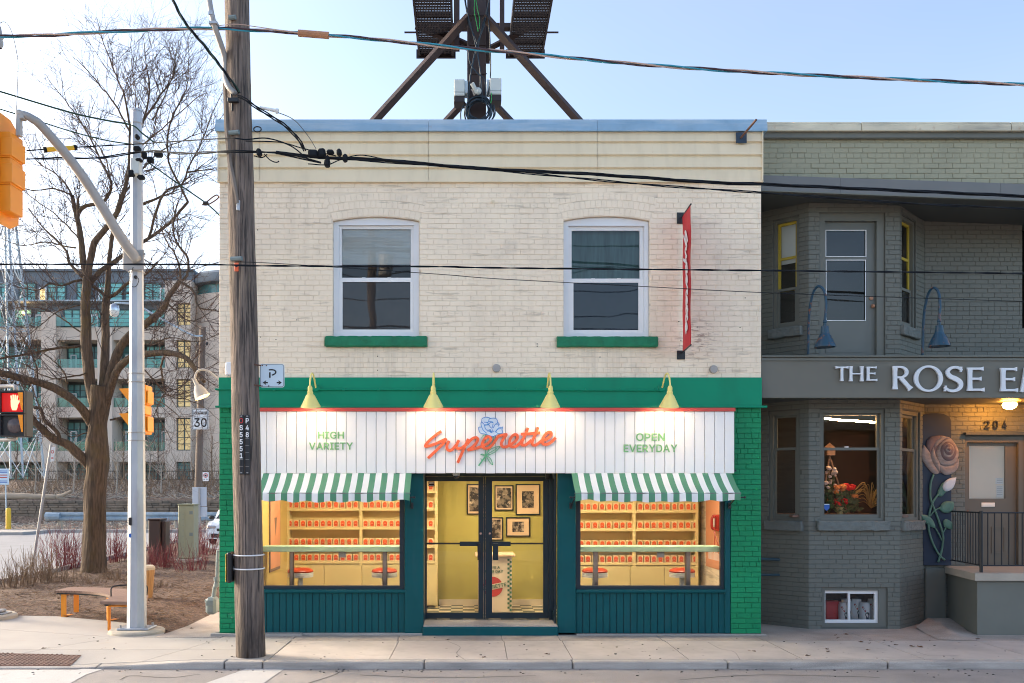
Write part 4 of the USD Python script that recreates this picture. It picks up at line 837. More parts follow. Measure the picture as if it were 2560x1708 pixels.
# kiosk
ky = 1.5; k0, k1, kt, kb = X(1196, ky), X(1280, ky), Z(1392, ky), ZF
kk = thing('kiosk_stand', 'cream counter stand with checkered edges and a red round sign behind the right door leaf', 'counter', loc=((k0 + k1) / 2, ky, ZF))
part('body', box(k0, k1, ky, ky + .5, kb, kt, .005), 'kiosk_cream', kk); part('top', box(k0 - .05, k1 + .05, ky - .05, ky + .55, kt + .001, kt + .045, .008), 'mat_paper', kk)
cs = .036
for xa in (k0 + .004, k1 - .004 - 2 * cs):
    chk = [box(xa + c * cs, xa + (c + 1) * cs, ky - .004, ky - .0005, z, z + cs) for c in (0, 1) for j, z in enumerate(np.arange(kb + .02, kt - .05, cs)) if (c + j) % 2]
    part('checker_edge', chk, 'print_green', kk)
kx = X(1232, ky); part('round_sign', prism(Point(kx, Z(1467, ky)).buffer(.165), ky - .006, ky - .001), 'kiosk_red', kk)
part('sign_band', prism(affinity.rotate(sbox(kx - .20, Z(1467, ky) - .045, kx + .22, Z(1467, ky) + .045), 11), ky - .010, ky - .0065), 'kiosk_cream', kk)
rt = [xf(q, 0, (0, 0, 0), ry=-.19, about=(kx, 0, Z(1467, ky))) for q in text('SUPERETTE', kx + .012, Z(1467, ky) - .028, .055, ky - .0105, .004, True, .98)]
part('lettering', rt, 'print_green', kk)
part('lettering', text('HAVE A', X(1233, ky), Z(1422, ky), .042, ky - .001, .004) + text('SUPER DAY', X(1233, ky), Z(1432, ky), .042, ky - .001, .004), 'print_green', kk)
# telephone, posters
ph = thing('wall_telephone', 'dark red wall telephone on the pink panel in the right shop window', 'telephone', loc=(RR, 1.28, 1.5))
part('phone_body', box(RR - .10, RR - .02, 1.20, 1.40, 1.50, 1.76, .02), 'phone_red', ph); part('dial_plate', box(RR - .108, RR - .1005, 1.25, 1.35, 1.56, 1.70, .002), 'stool_white', ph)
part('handset', tube(smooth_path([(RR - .13, 1.19, 1.53), (RR - .16, 1.185, 1.56), (RR - .16, 1.185, 1.70), (RR - .13, 1.19, 1.74)], 5), [.03] * 2 + [.022] * 12 + [.03] * 2, 10), 'phone_red', ph, smooth=True)
part('cord', tube(smooth_path([(RR - .10, 1.22, 1.5), (RR - .11, 1.21, 1.30), (RR - .10, 1.18, 1.18), (RR - .09, 1.10, 1.17), (RR - .10, 1.05, 1.28), (RR - .13, 1.18, 1.5)], 6), .007, 6), 'phone_red', ph)
pp = thing('wall_panel', 'pink printed panel on the right inner wall behind the red telephone', 'poster', loc=(RR, 1.7, .9))
part('panel', box(RR - .018, RR - .002, 1.08, 2.08, .86, 2.5, .003), 'poster_pink', pp); part('lines', [box(RR - .022, RR - .0185, 1.15 + .05 * k, 1.165 + .05 * k, 1.0, 1.12 + .05 * ((k * 7) % 3)) for k in range(16)], 'white_board', pp)
pl = thing('wall_poster', 'tall orange poster on the left inner wall beside the wooden pole', 'poster', loc=(RL, 1.05, 1.0))
part('poster_frame', box(RL + .002, RL + .02, .66, 1.45, .87, 2.1, .004), 'slat_wood', pl); part('sheet', box(RL + .0205, RL + .024, .70, 1.41, .92, 2.05), 'poster_pink', pl)
part('cone_drawing', [(np.array([(RL + .026, .95, 1.72), (RL + .026, 1.15, 1.72), (RL + .026, 1.05, 1.42)]), np.array([[0, 2, 1]]))], 'slat_wood', pl)
for i, (x, y) in enumerate(((-2.2, .65), (-.95, .75), (.45, 1.2), (1.95, .75), (3.3, .65))):
    c = thing('ceiling_lamp', f'round lamp on the shop ceiling, {ORD[i]} from the left', 'lamp', 'lamps on the shop ceiling', loc=(x, y, 2.66))
    part('lamp_disc', lathe([(0, -.03), (.17, -.03), (.18, -.015)], (x, y, 2.70), 20), 'bulb_room', c); part('rod', cyl((x, y, 2.71), (x, y, 3.099), .008, 6), 'white_paint', c); part('rim', lathe([(.181, -.035), (.195, -.03), (.195, .008), (0, .009)], (x, y, 2.70), 20), 'white_paint', c)
dn = thing('door_notice', 'small black notice sticker on the top left of the left door glass', 'notice', loc=(X(1079, YD), YD, Z(1215, YD)))
part('sticker', box(X(1071, YD), X(1086, YD), YD + .012, YD + .0185, Z(1216, YD), Z(1204, YD)), 'black_plastic', dn); part('print_lines', [box(X(1073, YD), X(1084, YD), YD + .0105, YD + .0115, Z(y + 1.2, YD), Z(y, YD)) for y in (1206, 1209, 1213)], 'white_paint', dn)
# ---------------------------------------------------------------- the grey building next door
nb_ = thing('grey_brick_building', 'grey painted brick building with bay windows, balcony and overhang beside the shop', 'building')
XN, XE, YM, YBAY = XR + .012, 10.6, 1.3, 0.6
def plane(o, d):
    o = np.array([o[0], o[1], 0.0]); d = np.array([d[0], d[1], 0.0]); d /= np.linalg.norm(d); n = np.array([-d[1], d[0], 0])
    def tf(m):
        v, f = arr(m); return o + v[:, :1] * d + v[:, 1:2] * n + np.array([0, 0, 1.0]) * v[:, 2:], f
    def at(px):
        k = (px - CX) / F; t = (k * (D + o[1]) - o[0]) / (d[0] - k * d[1]); return t, o[1] + t * d[1]
    return tf, at
bayL, bayR = X(2022, YBAY), X(2250, YBAY); xr_ = X(2312, YM); xl_ = bayL - .70
tfL, atL = plane((xl_, YM), (bayL - xl_, YBAY - YM)); tfR, atR = plane((bayR, YBAY), (xr_ - bayR, YM - YBAY))
lenL, lenR = math.hypot(bayL - xl_, .7), math.hypot(xr_ - bayR, .7)
ident = lambda m: arr(m)
ZP, ZBF, ZS = 3.56, 4.06, Z(505, YM)                     # porch ceiling, balcony floor, soffit
def rect(at, a, b, t, u, y=None):
    (ua, ya), (ub, yb) = at(a), at(b); ym = (ya + yb) / 2; return ua, ub, Z(u, ym), Z(t, ym)
at0 = lambda px: (X(px, YBAY), YBAY)
atM = lambda px: (X(px, YM), YM)
holes = {'L': [rect(atL, 1932, 1997, 546, 820), rect(atL, 1922, 1999, 1028, 1302)], 'F': [rect(at0, 2049, 2213, 532, 893), rect(at0, 2050, 2212, 1024, 1302), rect(at0, 2056, 2219, 1468, 1568)], 'R': [rect(atR, 2255, 2290, 546, 820), rect(atR, 2256, 2300, 1028, 1302)]}
dr = (X(2413, YM), X(2562, YM), .93, Z(1092, YM)); rdoor2 = (X(2556, YM), X(2640, YM), Z(820, YM), Z(544, YM))
holes['M'] = [dr, rdoor2]
def wallface(key, tf, u0, u1, z0, z1, seed):
    g = sbox(u0, z0, u1, z1); hs = holes.get(key, [])
    for a, b, c, d in hs: g = g.difference(sbox(a, c, b, d))
    part('wall', tf(prism(g, .0065, .20)), 'grey_joint', nb_)
    def bl(za, zb): return [(a, b) for a, b, c, d in hs if c - .02 < (za + zb) / 2 < d]
    return lay(u0, u1, z0, z1, bl, course=.0735, L=.205, seed=seed)
allb = []
for key, tf, u0, u1, sd in (('L', tfL, 0, lenL, 11), ('F', ident, bayL, bayR, 12), ('R', tfR, 0, lenR, 13), ('M', ident, xr_, XE, 14)):
    off = {'F': YBAY, 'M': YM}.get(key, 0.0); sh_ = (lambda m, o=off, t=tf: (lambda q: (q[0] + np.array([0, o, 0]), q[1]))(t(m)))
    for z0, z1 in ((-.02, ZP), (ZBF, ZS + .02)): allb.append((wallface(key, sh_, u0, u1, z0, z1, sd + int(z1)), sh_))
for br, sh_ in allb: put_bricks(br, 'grey_brick', nb_, 0, sh_)
part('wall', box(XN, xl_, YM, YM + .2, 0, ZS), 'grey_joint', nb_)
for z0, z1 in ((ZP, ZBF),): part('wall', [box(xl_, XE, YM + .01, YM + .2, z0, z1)], 'grey_joint', nb_)
# upper wall over the overhang, coping, soffit
YU = .3; sage = lay(XN + .0, XE, Z(472, YU), Z(347, YU), lambda a, b: [], y=YU, course=.0775, L=.215, seed=21, jit=.004)
put_bricks(sage, 'sage_brick', nb_, 300); part('wall', box(XN, XE, YU + .0065, YU + .25, Z(472, YU), Z(330, YU)), 'sage_joint', nb_)
for a, b in ((X(1905, .2), X(2153, .2)), (X(2153, .2), X(2527, .2)), (X(2527, .2), XE)):
    part('coping', [box(a + .003, b - .003, .18, .62, Z(327, .18), Z(310, .18), .008), box(a + .003, b - .003, .205, .60, Z(310, .18) + .002, Z(303, .18), .01)], 'coping_pale', nb_)
part('gutter_trim', box(XN, XE, .235, .30, Z(345, .23), Z(327.5, .23), .012), 'grey_trim', nb_)
part('roof', box(XN, XE, .63, 6.0, 7.2, 7.3), 'loft_dark', nb_); part('wall', box(XN, XE, 5.8, 6.0, 0, 7.2), 'grey_joint', nb_); part('wall', box(XE - .2, XE, 1.52, 5.8, 0, 7.2), 'grey_joint', nb_)
def sloped(x0, x1, y0, y1, zt0, zb0, zt1, zb1):
    v = np.array([(x, y, z) for x, zt, zb in ((x0, zt0, zb0), (x1, zt1, zb1)) for y in (y0, y1) for z in (zb, zt)], float); return v, box(0, 1, 0, 1, 0, 1)[1]
zl = [Z(438, .08), Z(475, .08), Z(460, .08), Z(500, .08)]
cutx = [XN, X(2102, .08), X(2502, .08), XE]; xe2 = X(2560, .08)
def zi(i, j, x): return zl[i] + (zl[j] - zl[i]) * (x - XN) / (xe2 - XN)
for a, b in zip(cutx[:-1], cutx[1:]): part('overhang_fascia', sloped(a + .002, b - .002, .08, .12, zi(0, 2, a), zi(1, 3, a), zi(0, 2, b), zi(1, 3, b)), 'overhang_grey', nb_)
part('fascia_edge', sloped(XN, XE, .07, .125, zi(1, 3, XN) - .002, zi(1, 3, XN) - .018, zi(1, 3, XE) - .002, zi(1, 3, XE) - .018), 'grey_trim', nb_)
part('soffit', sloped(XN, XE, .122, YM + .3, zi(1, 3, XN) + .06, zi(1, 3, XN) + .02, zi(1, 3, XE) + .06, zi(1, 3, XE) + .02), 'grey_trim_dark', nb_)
part('overhang_top', sloped(XN, XE, .122, .31, zi(0, 2, XN) - .003, zi(0, 2, XN) - .04, zi(0, 2, XE) - .003, zi(0, 2, XE) - .04), 'grey_trim', nb_)
# balcony floor, sign band
zbt, zbb = Z(894, .05), Z(995, .05)
part('sign_band', box(XN, XE, .05, .12, zbb, zbt, .005), 'band_grey', nb_)
part('band_cap', [box(XN, XE, .02, .20, zbt + .001, zbt + .03, .006), box(XN, XE, .035, .049, zbt - .05, zbt - .01, .004)], 'grey_trim', nb_)
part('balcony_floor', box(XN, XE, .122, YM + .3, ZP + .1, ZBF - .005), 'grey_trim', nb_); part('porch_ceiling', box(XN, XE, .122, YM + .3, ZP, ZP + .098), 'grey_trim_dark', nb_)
part('inner_wall', [box(XN, XE, 2.9, 2.95, 0, 7.0), box(XN, XE, 1.62, 2.9, ZP, ZBF)], 'room_dark', nb_)
# windows
def sash_window(tf, r, off, zm, sash_mat, frame_w=.07, glass='pane_dark', low=None, back=None):
    a, b, c, d = r; sh_ = lambda m: (lambda q: (q[0] + np.array([0, off, 0]), q[1]))(tf(m))
    w = part('window', sh_(prism(sbox(a, c, b, d).difference(sbox(a + frame_w, c + frame_w * .8, b - frame_w, d - frame_w)), .03, .12)), 'grey_trim', nb_)
    i0, i1, j0, j1 = a + frame_w, b - frame_w, c + frame_w * .8, d - frame_w; s = .04
    part('sash', sh_(prism(sbox(i0, zm - .02, i1, j1).difference(sbox(i0 + s, zm + .02, i1 - s, j1 - s)), .085, .115)), sash_mat, w); part('sash', sh_(prism(sbox(i0, j0, i1, zm + .02).difference(sbox(i0 + s, j0 + s * 1.4, i1 - s, zm - .02)), .060, .084)), low or sash_mat, w)
    part('pane', sh_(pane(i0 + s - .005, i1 - s + .005, zm + .018, j1 - s + .005, .10)), glass, w); part('pane', sh_(pane(i0 + s - .005, i1 - s + .005, j0 + s, zm - .018, .075)), glass, w)
    if back: part('curtain', sh_(box(i0, i1, .13, .135, zm + .42 if back == 'half' else j0, j1)), 'blind', w)
    return w
def zat(at, px, py): return Z(py, at(px)[1])
for tf_w, at_w, key_w, px_w, bk in ((tfL, atL, 'L', 1965, 'half'), (tfR, atR, 'R', 2270, None)):
    w_ = sash_window(tf_w, holes[key_w][0], 0, zat(at_w, px_w, 722), 'sash_yellow', .05, back=bk, low='grey_trim'); a_, b_, c_, d_ = holes[key_w][0]; zr_ = zat(at_w, px_w, 643); part('sash_rail', tf_w(box(a_ + .091, b_ - .091, .088, .112, zr_ - .02, zr_ + .02)), 'sash_yellow', w_)
sash_window(tfL, holes['L'][1], 0, zat(atL, 1965, 1122), 'grey_trim', .06, 'pane_clear'); sash_window(tfR, holes['R'][1], 0, zat(atR, 2270, 1124), 'grey_trim', .06, 'pane_clear')
lw = sash_window(ident, holes['F'][1], YBAY, Z(1122, YBAY), 'grey_trim', .05, 'pane_clear')
part('latch', box(X(2117, YBAY), X(2125, YBAY), YBAY + .05, YBAY + .1, Z(1119, YBAY), Z(1115.5, YBAY)), 'sash_white', lw)
for tf, (a, b, c, d), off in ((tfL, holes['L'][0], 0), (tfL, holes['L'][1], 0), (tfR, holes['R'][0], 0), (tfR, holes['R'][1], 0), (ident, holes['F'][1], YBAY)):
    m = rough(sub(box(a - .06, b + .06, -.07, .02, c - .155, c - .003, .012), .04), .018, 12, 4); q = tf(m); part('window_sill', (q[0] + np.array([0, off, 0]), q[1]), 'stone_sill', nb_, smooth=35)
# balcony door in the bay
a, b, c, d = holes['F'][0]; y = YBAY
bd = part('balcony_door', prism(sbox(a + .10, c, b - .12, d - .12).difference(unary_union([sbox(X(2070, y), Z(638, y), X(2171, y), Z(572, y)), sbox(X(2071, y), Z(799, y), X(2170, y), Z(647, y))])), y + .09, y + .13), 'door_grey', nb_)
part('glass', pane(X(2069, y), X(2172, y), Z(639, y), Z(571, y), y + .105), 'pane_dark', bd); part('glass', pane(X(2070, y), X(2171, y), Z(800, y), Z(646, y), y + .105), 'pane_dark', bd)
part('glass_trim', [prism(sbox(X(p - 1, y), Z(t + 1, y), X(q + 1, y), Z(s - 1, y)).difference(sbox(X(p + 1, y), Z(t - 1, y), X(q - 1, y), Z(s + 1, y))), y + .083, y + .0895) for p, q, s, t in ((2070, 2171, 572, 638), (2071, 2170, 647, 799))], 'sash_white', bd)
part('panel', prism(sbox(X(2070, y), Z(880, y), X(2171, y), Z(828, y)), y + .083, y + .0895), 'door_grey', bd)
part('knob', ball((X(2187, y), y + .06, Z(763, y)), .03, 2), 'copper', bd, smooth=True); part('deadbolt', cyl((X(2184, y), y + .07, Z(743, y)), (X(2184, y), y + .089, Z(743, y)), .028, 14), 'copper', bd)
part('door_frame', prism(sbox(a, c, b, d).difference(sbox(a + .098, c, b - .118, d - .118)), y + .03, y + .15), 'grey_trim', nb_)
part('curtain', box(a, b, y + .5, y + .52, c, d), 'room_dark', nb_)
# doorway 204
a, b, c, d = dr; y = YM
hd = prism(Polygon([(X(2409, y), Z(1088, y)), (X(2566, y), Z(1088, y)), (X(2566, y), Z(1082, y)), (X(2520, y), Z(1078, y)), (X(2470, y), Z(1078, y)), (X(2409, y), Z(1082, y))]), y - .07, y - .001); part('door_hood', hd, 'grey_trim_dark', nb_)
part('door_frame', prism(sbox(a, c, b, d).difference(sbox(a + .04, c, b - .09, Z(1106, y))), y + .02, y + .16), 'door_olive', nb_)
fd = part('front_door', prism(sbox(a + .042, c, b - .092, Z(1107, y)).difference(sbox(X(2429.5, y), Z(1247, y), X(2520.5, y), Z(1113.7, y))), y + .08, y + .125), 'door_olive', nb_)
part('door_blind', box(X(2429, y), X(2521, y), y + .105, y + .11, Z(1247.5, y), Z(1113, y)), 'paper_white', fd); part('glass', pane(X(2429, y), X(2521, y), Z(1247.5, y), Z(1113, y), y + .09), 'pane_clear', fd)
part('notice', [box(X(2498, y), X(2517, y), y + .1, y + .104, Z(1210, y), Z(1195, y)), box(X(2500, y), X(2517, y), y + .1, y + .104, Z(1244, y), Z(1214, y))], 'white_board', fd)
part('notice_print', [box(X(2501, y), X(2515, y), y + .0975, y + .0995, Z(q + .9, y), Z(q, y)) for q in (1197, 1201, 1205, 1217, 1221, 1225, 1230, 1236)], 'galv_arm', fd)
part('mail_slot', [box(X(2460, y), X(2494, y), y + .068, y + .0795, Z(1267.5, y), Z(1257, y), .004), box(X(2463, y), X(2491, y), y + .063, y + .0675, Z(1264, y), Z(1260, y))], 'paper_white', fd)
part('handle_plate', [box(X(2416, y), X(2424, y), y + .07, y + .0795, Z(1310, y), Z(1264, y), .006), ball((X(2421, y), y + .04, Z(1280, y)), .03, 2)], 'rust_iron', fd); part('lock', cyl((X(2419, y), y + .06, Z(1240, y)), (X(2419, y), y + .0795, Z(1240, y)), .022, 12), 'chrome', fd)
part('rail_panel', [prism(sbox(X(p, y), Z(1385, y), X(q, y), Z(1317, y)).difference(sbox(X(p, y) + .02, Z(1385, y) + .02, X(q, y) - .02, Z(1317, y) - .02)), y + .07, y + .0795) for p, q in ((2432, 2466), (2486, 2520))], 'door_olive', fd)
fit([('2', 2461, 2473, 1052, 1071), ('0', 2482, 2494, 1052, 1071), ('4', 2504, 2515.5, 1052, 1071)], 'dark house number 204 over the front door', 'black_metal', YM - .02, .02, 'house_number', 'house number', True)
# basement window with cups
a, b, c, d = holes['F'][2]; y = YBAY
bw = part('basement_window', prism(sbox(a, c, b, d).difference(sbox(X(2064, y), Z(1559, y), X(2199, y), Z(1477, y))), y + .03, y + .12), 'grey_trim', nb_)
x0, x1, z0, z1 = X(2064, y), X(2199, y), Z(1559, y), Z(1477, y); xm = X(2127, y)
part('sash', prism(sbox(x0 + .001, z0 + .001, x1 - .001, z1 - .001).difference(unary_union([sbox(x0 + .02, z0 + .05, xm - .015, z1 - .045), sbox(xm + .015, z0 + .05, x1 - .05, z1 - .055)])), y + .06, y + .11), 'sash_white', bw)
part('pane', pane(x0 + .01, x1 - .01, z0 + .02, z1 - .02, y + .09), 'pane_dark', bw)
part('shade_board', box(x0 - .05, x1 + .05, y + .62, y + .64, z0 - .1, z1 + .1), 'room_dark', nb_)
crate = thing('red_box', 'dark red cardboard box behind the left half of the basement window', 'box', loc=(X(2085, y + .25), y + .25, z0)); part('carton', box(X(2066, y + .25), X(2104, y + .25), y + .25, y + .45, z0 - .02, Z(1504, y + .25), .004), 'crate_red', crate)
for i, (px, s, yy) in enumerate(((2109, 1.0, .20), (2115, 1.0, .35), (2141, .95, .34), (2161, 1.0, .20), (2181, 1.06, .33))):
    yy = y + yy; at = np.array([X(px, yy), yy, z0 - .01]); h = (Z(1504 + (0 if i in (0, 3) else -8), yy) - z0)
    cp = thing('paper_cup', f'white can with red stripe and blue badge, {ORD[i]} from left behind basement window', 'can', 'tall cans in the basement window', loc=at)
    part('cup_body', lathe([(.0, 0), (.062, 0), (.078, .03), (.080, h * .85), (.070, h * .95), (.070, h), (0, h)], at, 20), 'cup_white', cp, smooth=40)
    def wrap(poly, r): v, f = prism(poly, 0, .001); g = v[:, 0] / r; return np.stack([at[0] + r * np.sin(g), at[1] - r * np.cos(g), at[2] + v[:, 2]], 1), f
    dens = lambda p: Polygon(np.array(p.segmentize(.012).exterior.coords))
    part('badge', wrap(dens(unary_union([Point(.015, h * .42).buffer(.036), Polygon([(-.012, h * .35), (.042, h * .35), (.036, h * .12), (.015, h * .18), (-.006, h * .12)])])), .0815), 'cup_blue', cp); part('stripe', wrap(dens(Polygon([(-.072, h * .78), (-.052, h * .82), (-.008, h * .6), (-.022, h * .52)])), .081), 'cup_red', cp)
# landing, mound, railing
xa = X(2443, 0); xb = X(2369, YM)
def plan(pts, z0, z1): return slab(pts, z0, z1)
ld = [(xa, .0), (XE, .0), (XE, YM), (xb, YM)]
part('landing', plan(ld, -.05, Z(1452, 0)), 'grey_trim', nb_)
part('landing_slab', plan([(xa - .06, -.05), (XE, -.05), (XE, YM), (xb - .06, YM)], Z(1451.5, 0), Z(1433, 0)), 'landing_stone', nb_)
part('plinth', box(X(2312, 1.28), xb - .05, YM - .05, YM + .01, -.05, Z(1420, YM), .01), 'grey_trim', nb_)
mg = [Gd(2290, 1572), Gd(2345, 1600), Gd(2440, 1603), Gd(2443, 1593), (xb + .05, YM - .06, 0), (7.55, 1.25, 0)]
mm = sub(sheet(mg, 0), .12); ee = np.array([Polygon([p[:2] for p in mg]).exterior.distance(Point(p[0], p[1])) for p in mm[0]]); mm[0][:, 2] = .006 + np.minimum(ee, .5) * .15 + .08 * np.clip((mm[0][:, 1] - .3), 0, 1); solo('concrete_patch', mm, 'concrete_c', kind='structure', smooth=True)
rl = thing('iron_railing', 'black iron railing round the landing of the front door', 'railing', loc=(xa + .1, .1, Z(1433, 0)))
zr, zl2, zs_ = Z(1282, .12), Z(1414, .12), Z(1433, 0); px0 = X(2453, .12)
part('post', cyl((px0, .12, zs_), (px0, .12, zr + .03), .024, 10), 'black_metal', rl)
part('top_rail', tube([(XE, .12, zr), (px0, .12, zr), (xb + .04, YM - .02, zr)], .013, 6), 'black_metal', rl); part('bottom_rail', tube([(XE, .12, zl2), (px0, .12, zl2), (xb + .04, YM - .02, zl2)], .011, 6), 'black_metal', rl)
for px in (2469.5, 2486.5, 2504, 2522, 2538.5, 2556, 2573): part('bar', cyl((X(px, .12), .12, zl2), (X(px, .12), .12, zr), .009, 6), 'black_metal', rl)
for k in range(1, 12):
    t = k / 12; q = np.array([px0 + (xb + .04 - px0) * t, .12 + (YM - .14) * t]); part('bar', cyl((q[0], q[1], zl2), (q[0], q[1], zr), .009, 6), 'black_metal', rl)
hp = thing('handrail_pipe', 'blue grey pipe rail bent round on the grey wall beside the green pier', 'rail', loc=(XN + .3, 1.0, .8))
def L3(px, py, y=.95): return P(px, py, y)
part('pipe', tube(smooth_path([L3(1880, 1397), L3(1975, 1400), L3(1986, 1403), L3(1988, 1415), L3(1986, 1445)], 4), .022, 8), 'pipe_blue', hp, smooth=True); part('pipe', tube([L3(1880, 1437), L3(1984, 1438)], .020, 8), 'pipe_blue', hp, smooth=True)
part('elbow', [lathe([(.034, -.03), (.034, .03)], L3(1987, 1404), 10), tube([L3(1984, 1446), L3(1999, 1446)], .034, 8)], 'pipe_blue', hp)
# sign letters
def fl_(p, q, w, e=1.35, e2=None):
    p, q = np.array(p, float), np.array(q, float); d = (q - p) / np.linalg.norm(q - p); n = np.array([-d[1], d[0]]) * w / 2; e2 = e2 or e; L_, R_ = [], []
    for t in np.linspace(0, 1, 9):
        k = 1 + (e - 1) * max(0, 1 - t / .3) ** 2 + (e2 - 1) * max(0, (t - .7) / .3) ** 2; c = p + (q - p) * t; L_.append(c + n * k); R_.append(c - n * k)
    return Polygon(L_ + R_[::-1]).buffer(0)
W_ = .165
def glyph(ch):
    st = lambda x: fl_((x, 0), (x, 1), W_, 1.45)
    arm = lambda x0, x1, y: fl_((x0, y), (x1, y), .095, 1.0, 1.9)
    if ch == 'T': return unary_union([st(.45), fl_((0, .945), (.9, .945), .10, 1.9)])
    if ch == 'H': return unary_union([st(.12), st(.82), fl_((.12, .5), (.82, .5), .085, 1.0)])
    if ch == 'E': return unary_union([st(.12), arm(.12, .66, .952), arm(.12, .58, .52), arm(.12, .70, .048)])
    ring = lambda cx, cy, rx, ry, tx, ty: affinity.scale(Point(cx, cy).buffer(1, 32), rx, ry).difference(affinity.scale(Point(cx, cy).buffer(1, 32), rx - tx, ry - ty))
    if ch == 'O': return ring(.55, .5, .57, .53, .165, .085)
    if ch == 'R': return unary_union([st(.12), ring(.34, .735, .36, .265, .15, .085).intersection(sbox(.3, 0, 1.2, 1.2)), sbox(.12, .915, .35, 1.0), sbox(.12, .47, .35, .555), fl_((.36, .50), (.80, .0), .17, 1.0, 1.5)])
    if ch == 'S':
        pts = smooth_path([(.63, .87), (.48, .955), (.26, .93), (.13, .78), (.22, .61), (.44, .50), (.60, .36), (.59, .17), (.42, .05), (.20, .05), (.04, .15)], 6)
        k = np.linspace(0, 1, len(pts)); w = .048 + .042 * np.exp(-((k - .5) / .22) ** 2)
        return unary_union([LineString([pts[i], pts[i + 1]]).buffer(w[i]) for i in range(len(pts) - 1)] + [fl_((.63, .98), (.61, .78), .06), fl_((.03, .02), (.06, .24), .06)])
    if ch == 'M': return unary_union([fl_((.02, 0), (.2, 1), .10, 1.5, 1), fl_((.2, 1), (.58, .05), W_, 1, 1), fl_((.58, .05), (.96, 1), .10, 1, 1), fl_((.98, 1), (1.14, 0), W_, 1, 1.5)])
rs = thing('shop_name_letters', 'pale serif letters THE ROSE EM standing on the grey sign band', 'sign', loc=(X(2200), 0, Z(980)))
for ch, a, b, t, u in (('T', 2088, 2120, 915.5, 953), ('H', 2122, 2158.5, 916, 953.5), ('E', 2165, 2192, 916, 953.5), ('R', 2230, 2281.5, 915.5, 978.5), ('O', 2284, 2356, 914, 980), ('S', 2358.5, 2406.5, 915.5, 981), ('E', 2416.5, 2460, 917, 980), ('E', 2499.5, 2543.5, 918, 981), ('M', 2549, 2622, 918, 981.5)):
    g = glyph(ch); x0, z0, x1, z1 = g.bounds; g = affinity.translate(g, -x0, -z0); g = affinity.scale(g, (X(b, .02) - X(a, .02)) / (x1 - x0), (Z(t, .02) - Z(u, .02)) / (z1 - z0), origin=(0, 0)); g = affinity.translate(g, X(a, .02), Z(u, .02))
    part('letter', prism(g, .0, .034), 'letter_silver', rs)
# blue gooseneck lamps on the band
def blue_lamp(base, pts, sc, label):
    o = P(base[0], base[1], .12); t = thing('blue_lamp', label, 'lamp', 'blue gooseneck lamps over the grey sign band', loc=o)
    path = smooth_path([o] + [P(px, py, y) for px, py, y in pts], 6); part('arm', tube(path, .019, 8), 'lamp_blue', t, smooth=True); e = path[-1]
    part('neck', lathe([(.026, .03), (.03, 0), (.022, -.01), (.022, -.05), (.05, -.06), (.06, -.16)], e, 20), 'lamp_blue', t, smooth=35)
    part('shade', lathe([(.06, -.155), (.075, -.19), (.12, -.28), (.142, -.335), (.144, -.36)], e, 28), 'lamp_blue', t, smooth=50); part('ribs', [tube([e + np.array([.078 * math.cos(g), .078 * math.sin(g), -.19]), e + np.array([.146 * math.cos(g), .146 * math.sin(g), -.345])], .004, 5) for g in (-.6, -1.57, -2.5, .6)], 'lamp_blue', t)
blue_lamp((2020, 886), [(2022, 800, .05), (2027, 755, -.05), (2036, 725, -.15), (2048, 716, -.25), (2060, 728, -.34), (2065, 760, -.4), (2062, 806, -.42)], 1, 'blue gooseneck lamp before the balcony door, above the word THE')
blue_lamp((2306, 888), [(2309, 800, .05), (2315, 755, -.05), (2324, 728, -.15), (2335, 720, -.25), (2346, 731, -.34), (2350, 760, -.4), (2348, 804, -.42)], 1, 'rusty blue gooseneck lamp above the word ROSE')
pl_ = thing('porch_light', 'glowing porch light under the balcony above the front door', 'light', loc=(X(2524, .8), .8, ZP))
part('fitting', lathe([(.0, 0), (.09, 0), (.09, -.03)], (X(2524, .8), .8, ZP), 20), 'white_paint', pl_); part('globe', lathe([(.10, -.03), (.105, -.06), (.085, -.10), (.04, -.125), (0, -.13)], (X(2524, .8), .8, ZP), 20), 'bulb_porch', pl_, smooth=True)
# rose plaque
def pillow(pts, y, h, r, step=.014):
    p = Polygon(pts).buffer(0); p = p if p.geom_type == 'Polygon' else max(p.geoms, key=lambda g: g.area); L_ = p.exterior.length; ring = np.array([p.exterior.interpolate(t).coords[0] for t in np.linspace(0, L_, max(16, int(L_ / step)), endpoint=False)])
    x0, z0, x1, z1 = p.bounds; g = np.array([(x, z) for x in np.arange(x0, x1, step) for z in np.arange(z0, z1, step) if p.buffer(-step * .5).contains(Point(x, z))]).reshape(-1, 2)
    from scipy.spatial import Delaunay
    q = np.vstack([ring, g]); t = Delaunay(q).simplices; t = np.array([s for s in t if p.buffer(1e-4).contains(Point(q[s].mean(0)))])
    e1, e2 = q[t[:, 1]] - q[t[:, 0]], q[t[:, 2]] - q[t[:, 0]]; n = e1[:, 0] * e2[:, 1] - e1[:, 1] * e2[:, 0]; t[n < 0] = t[n < 0][:, ::-1]
    dd = np.array([p.exterior.distance(Point(a)) for a in q]); yy = y - h * np.sqrt(np.clip(dd / r, 0, 1)) - .002
    v = np.column_stack([q[:, 0], yy, q[:, 1]]); m = len(ring); vb = np.column_stack([ring[:, 0], np.full(m, y + .014), ring[:, 1]]); k = np.arange(m); j = (k + 1) % m; c = len(v)
    ccw = p.exterior.is_ccw; sd = np.vstack([np.stack([k, k + c, j + c], 1), np.stack([k, j + c, j], 1)])
    return np.vstack([v, vb]), np.vstack([t, sd if ccw else sd[:, ::-1]])
YR = YM - .07
def cp3(u, v): return (X(2240 + u * .2807, YR), Z(1000 + v * .2807, YR))
pq = thing('rose_plaque', 'tall navy board with a carved clay rose on the grey wall by the front door', 'plaque', loc=(cp3(370, 1470)[0], YM, cp3(370, 1470)[1]))
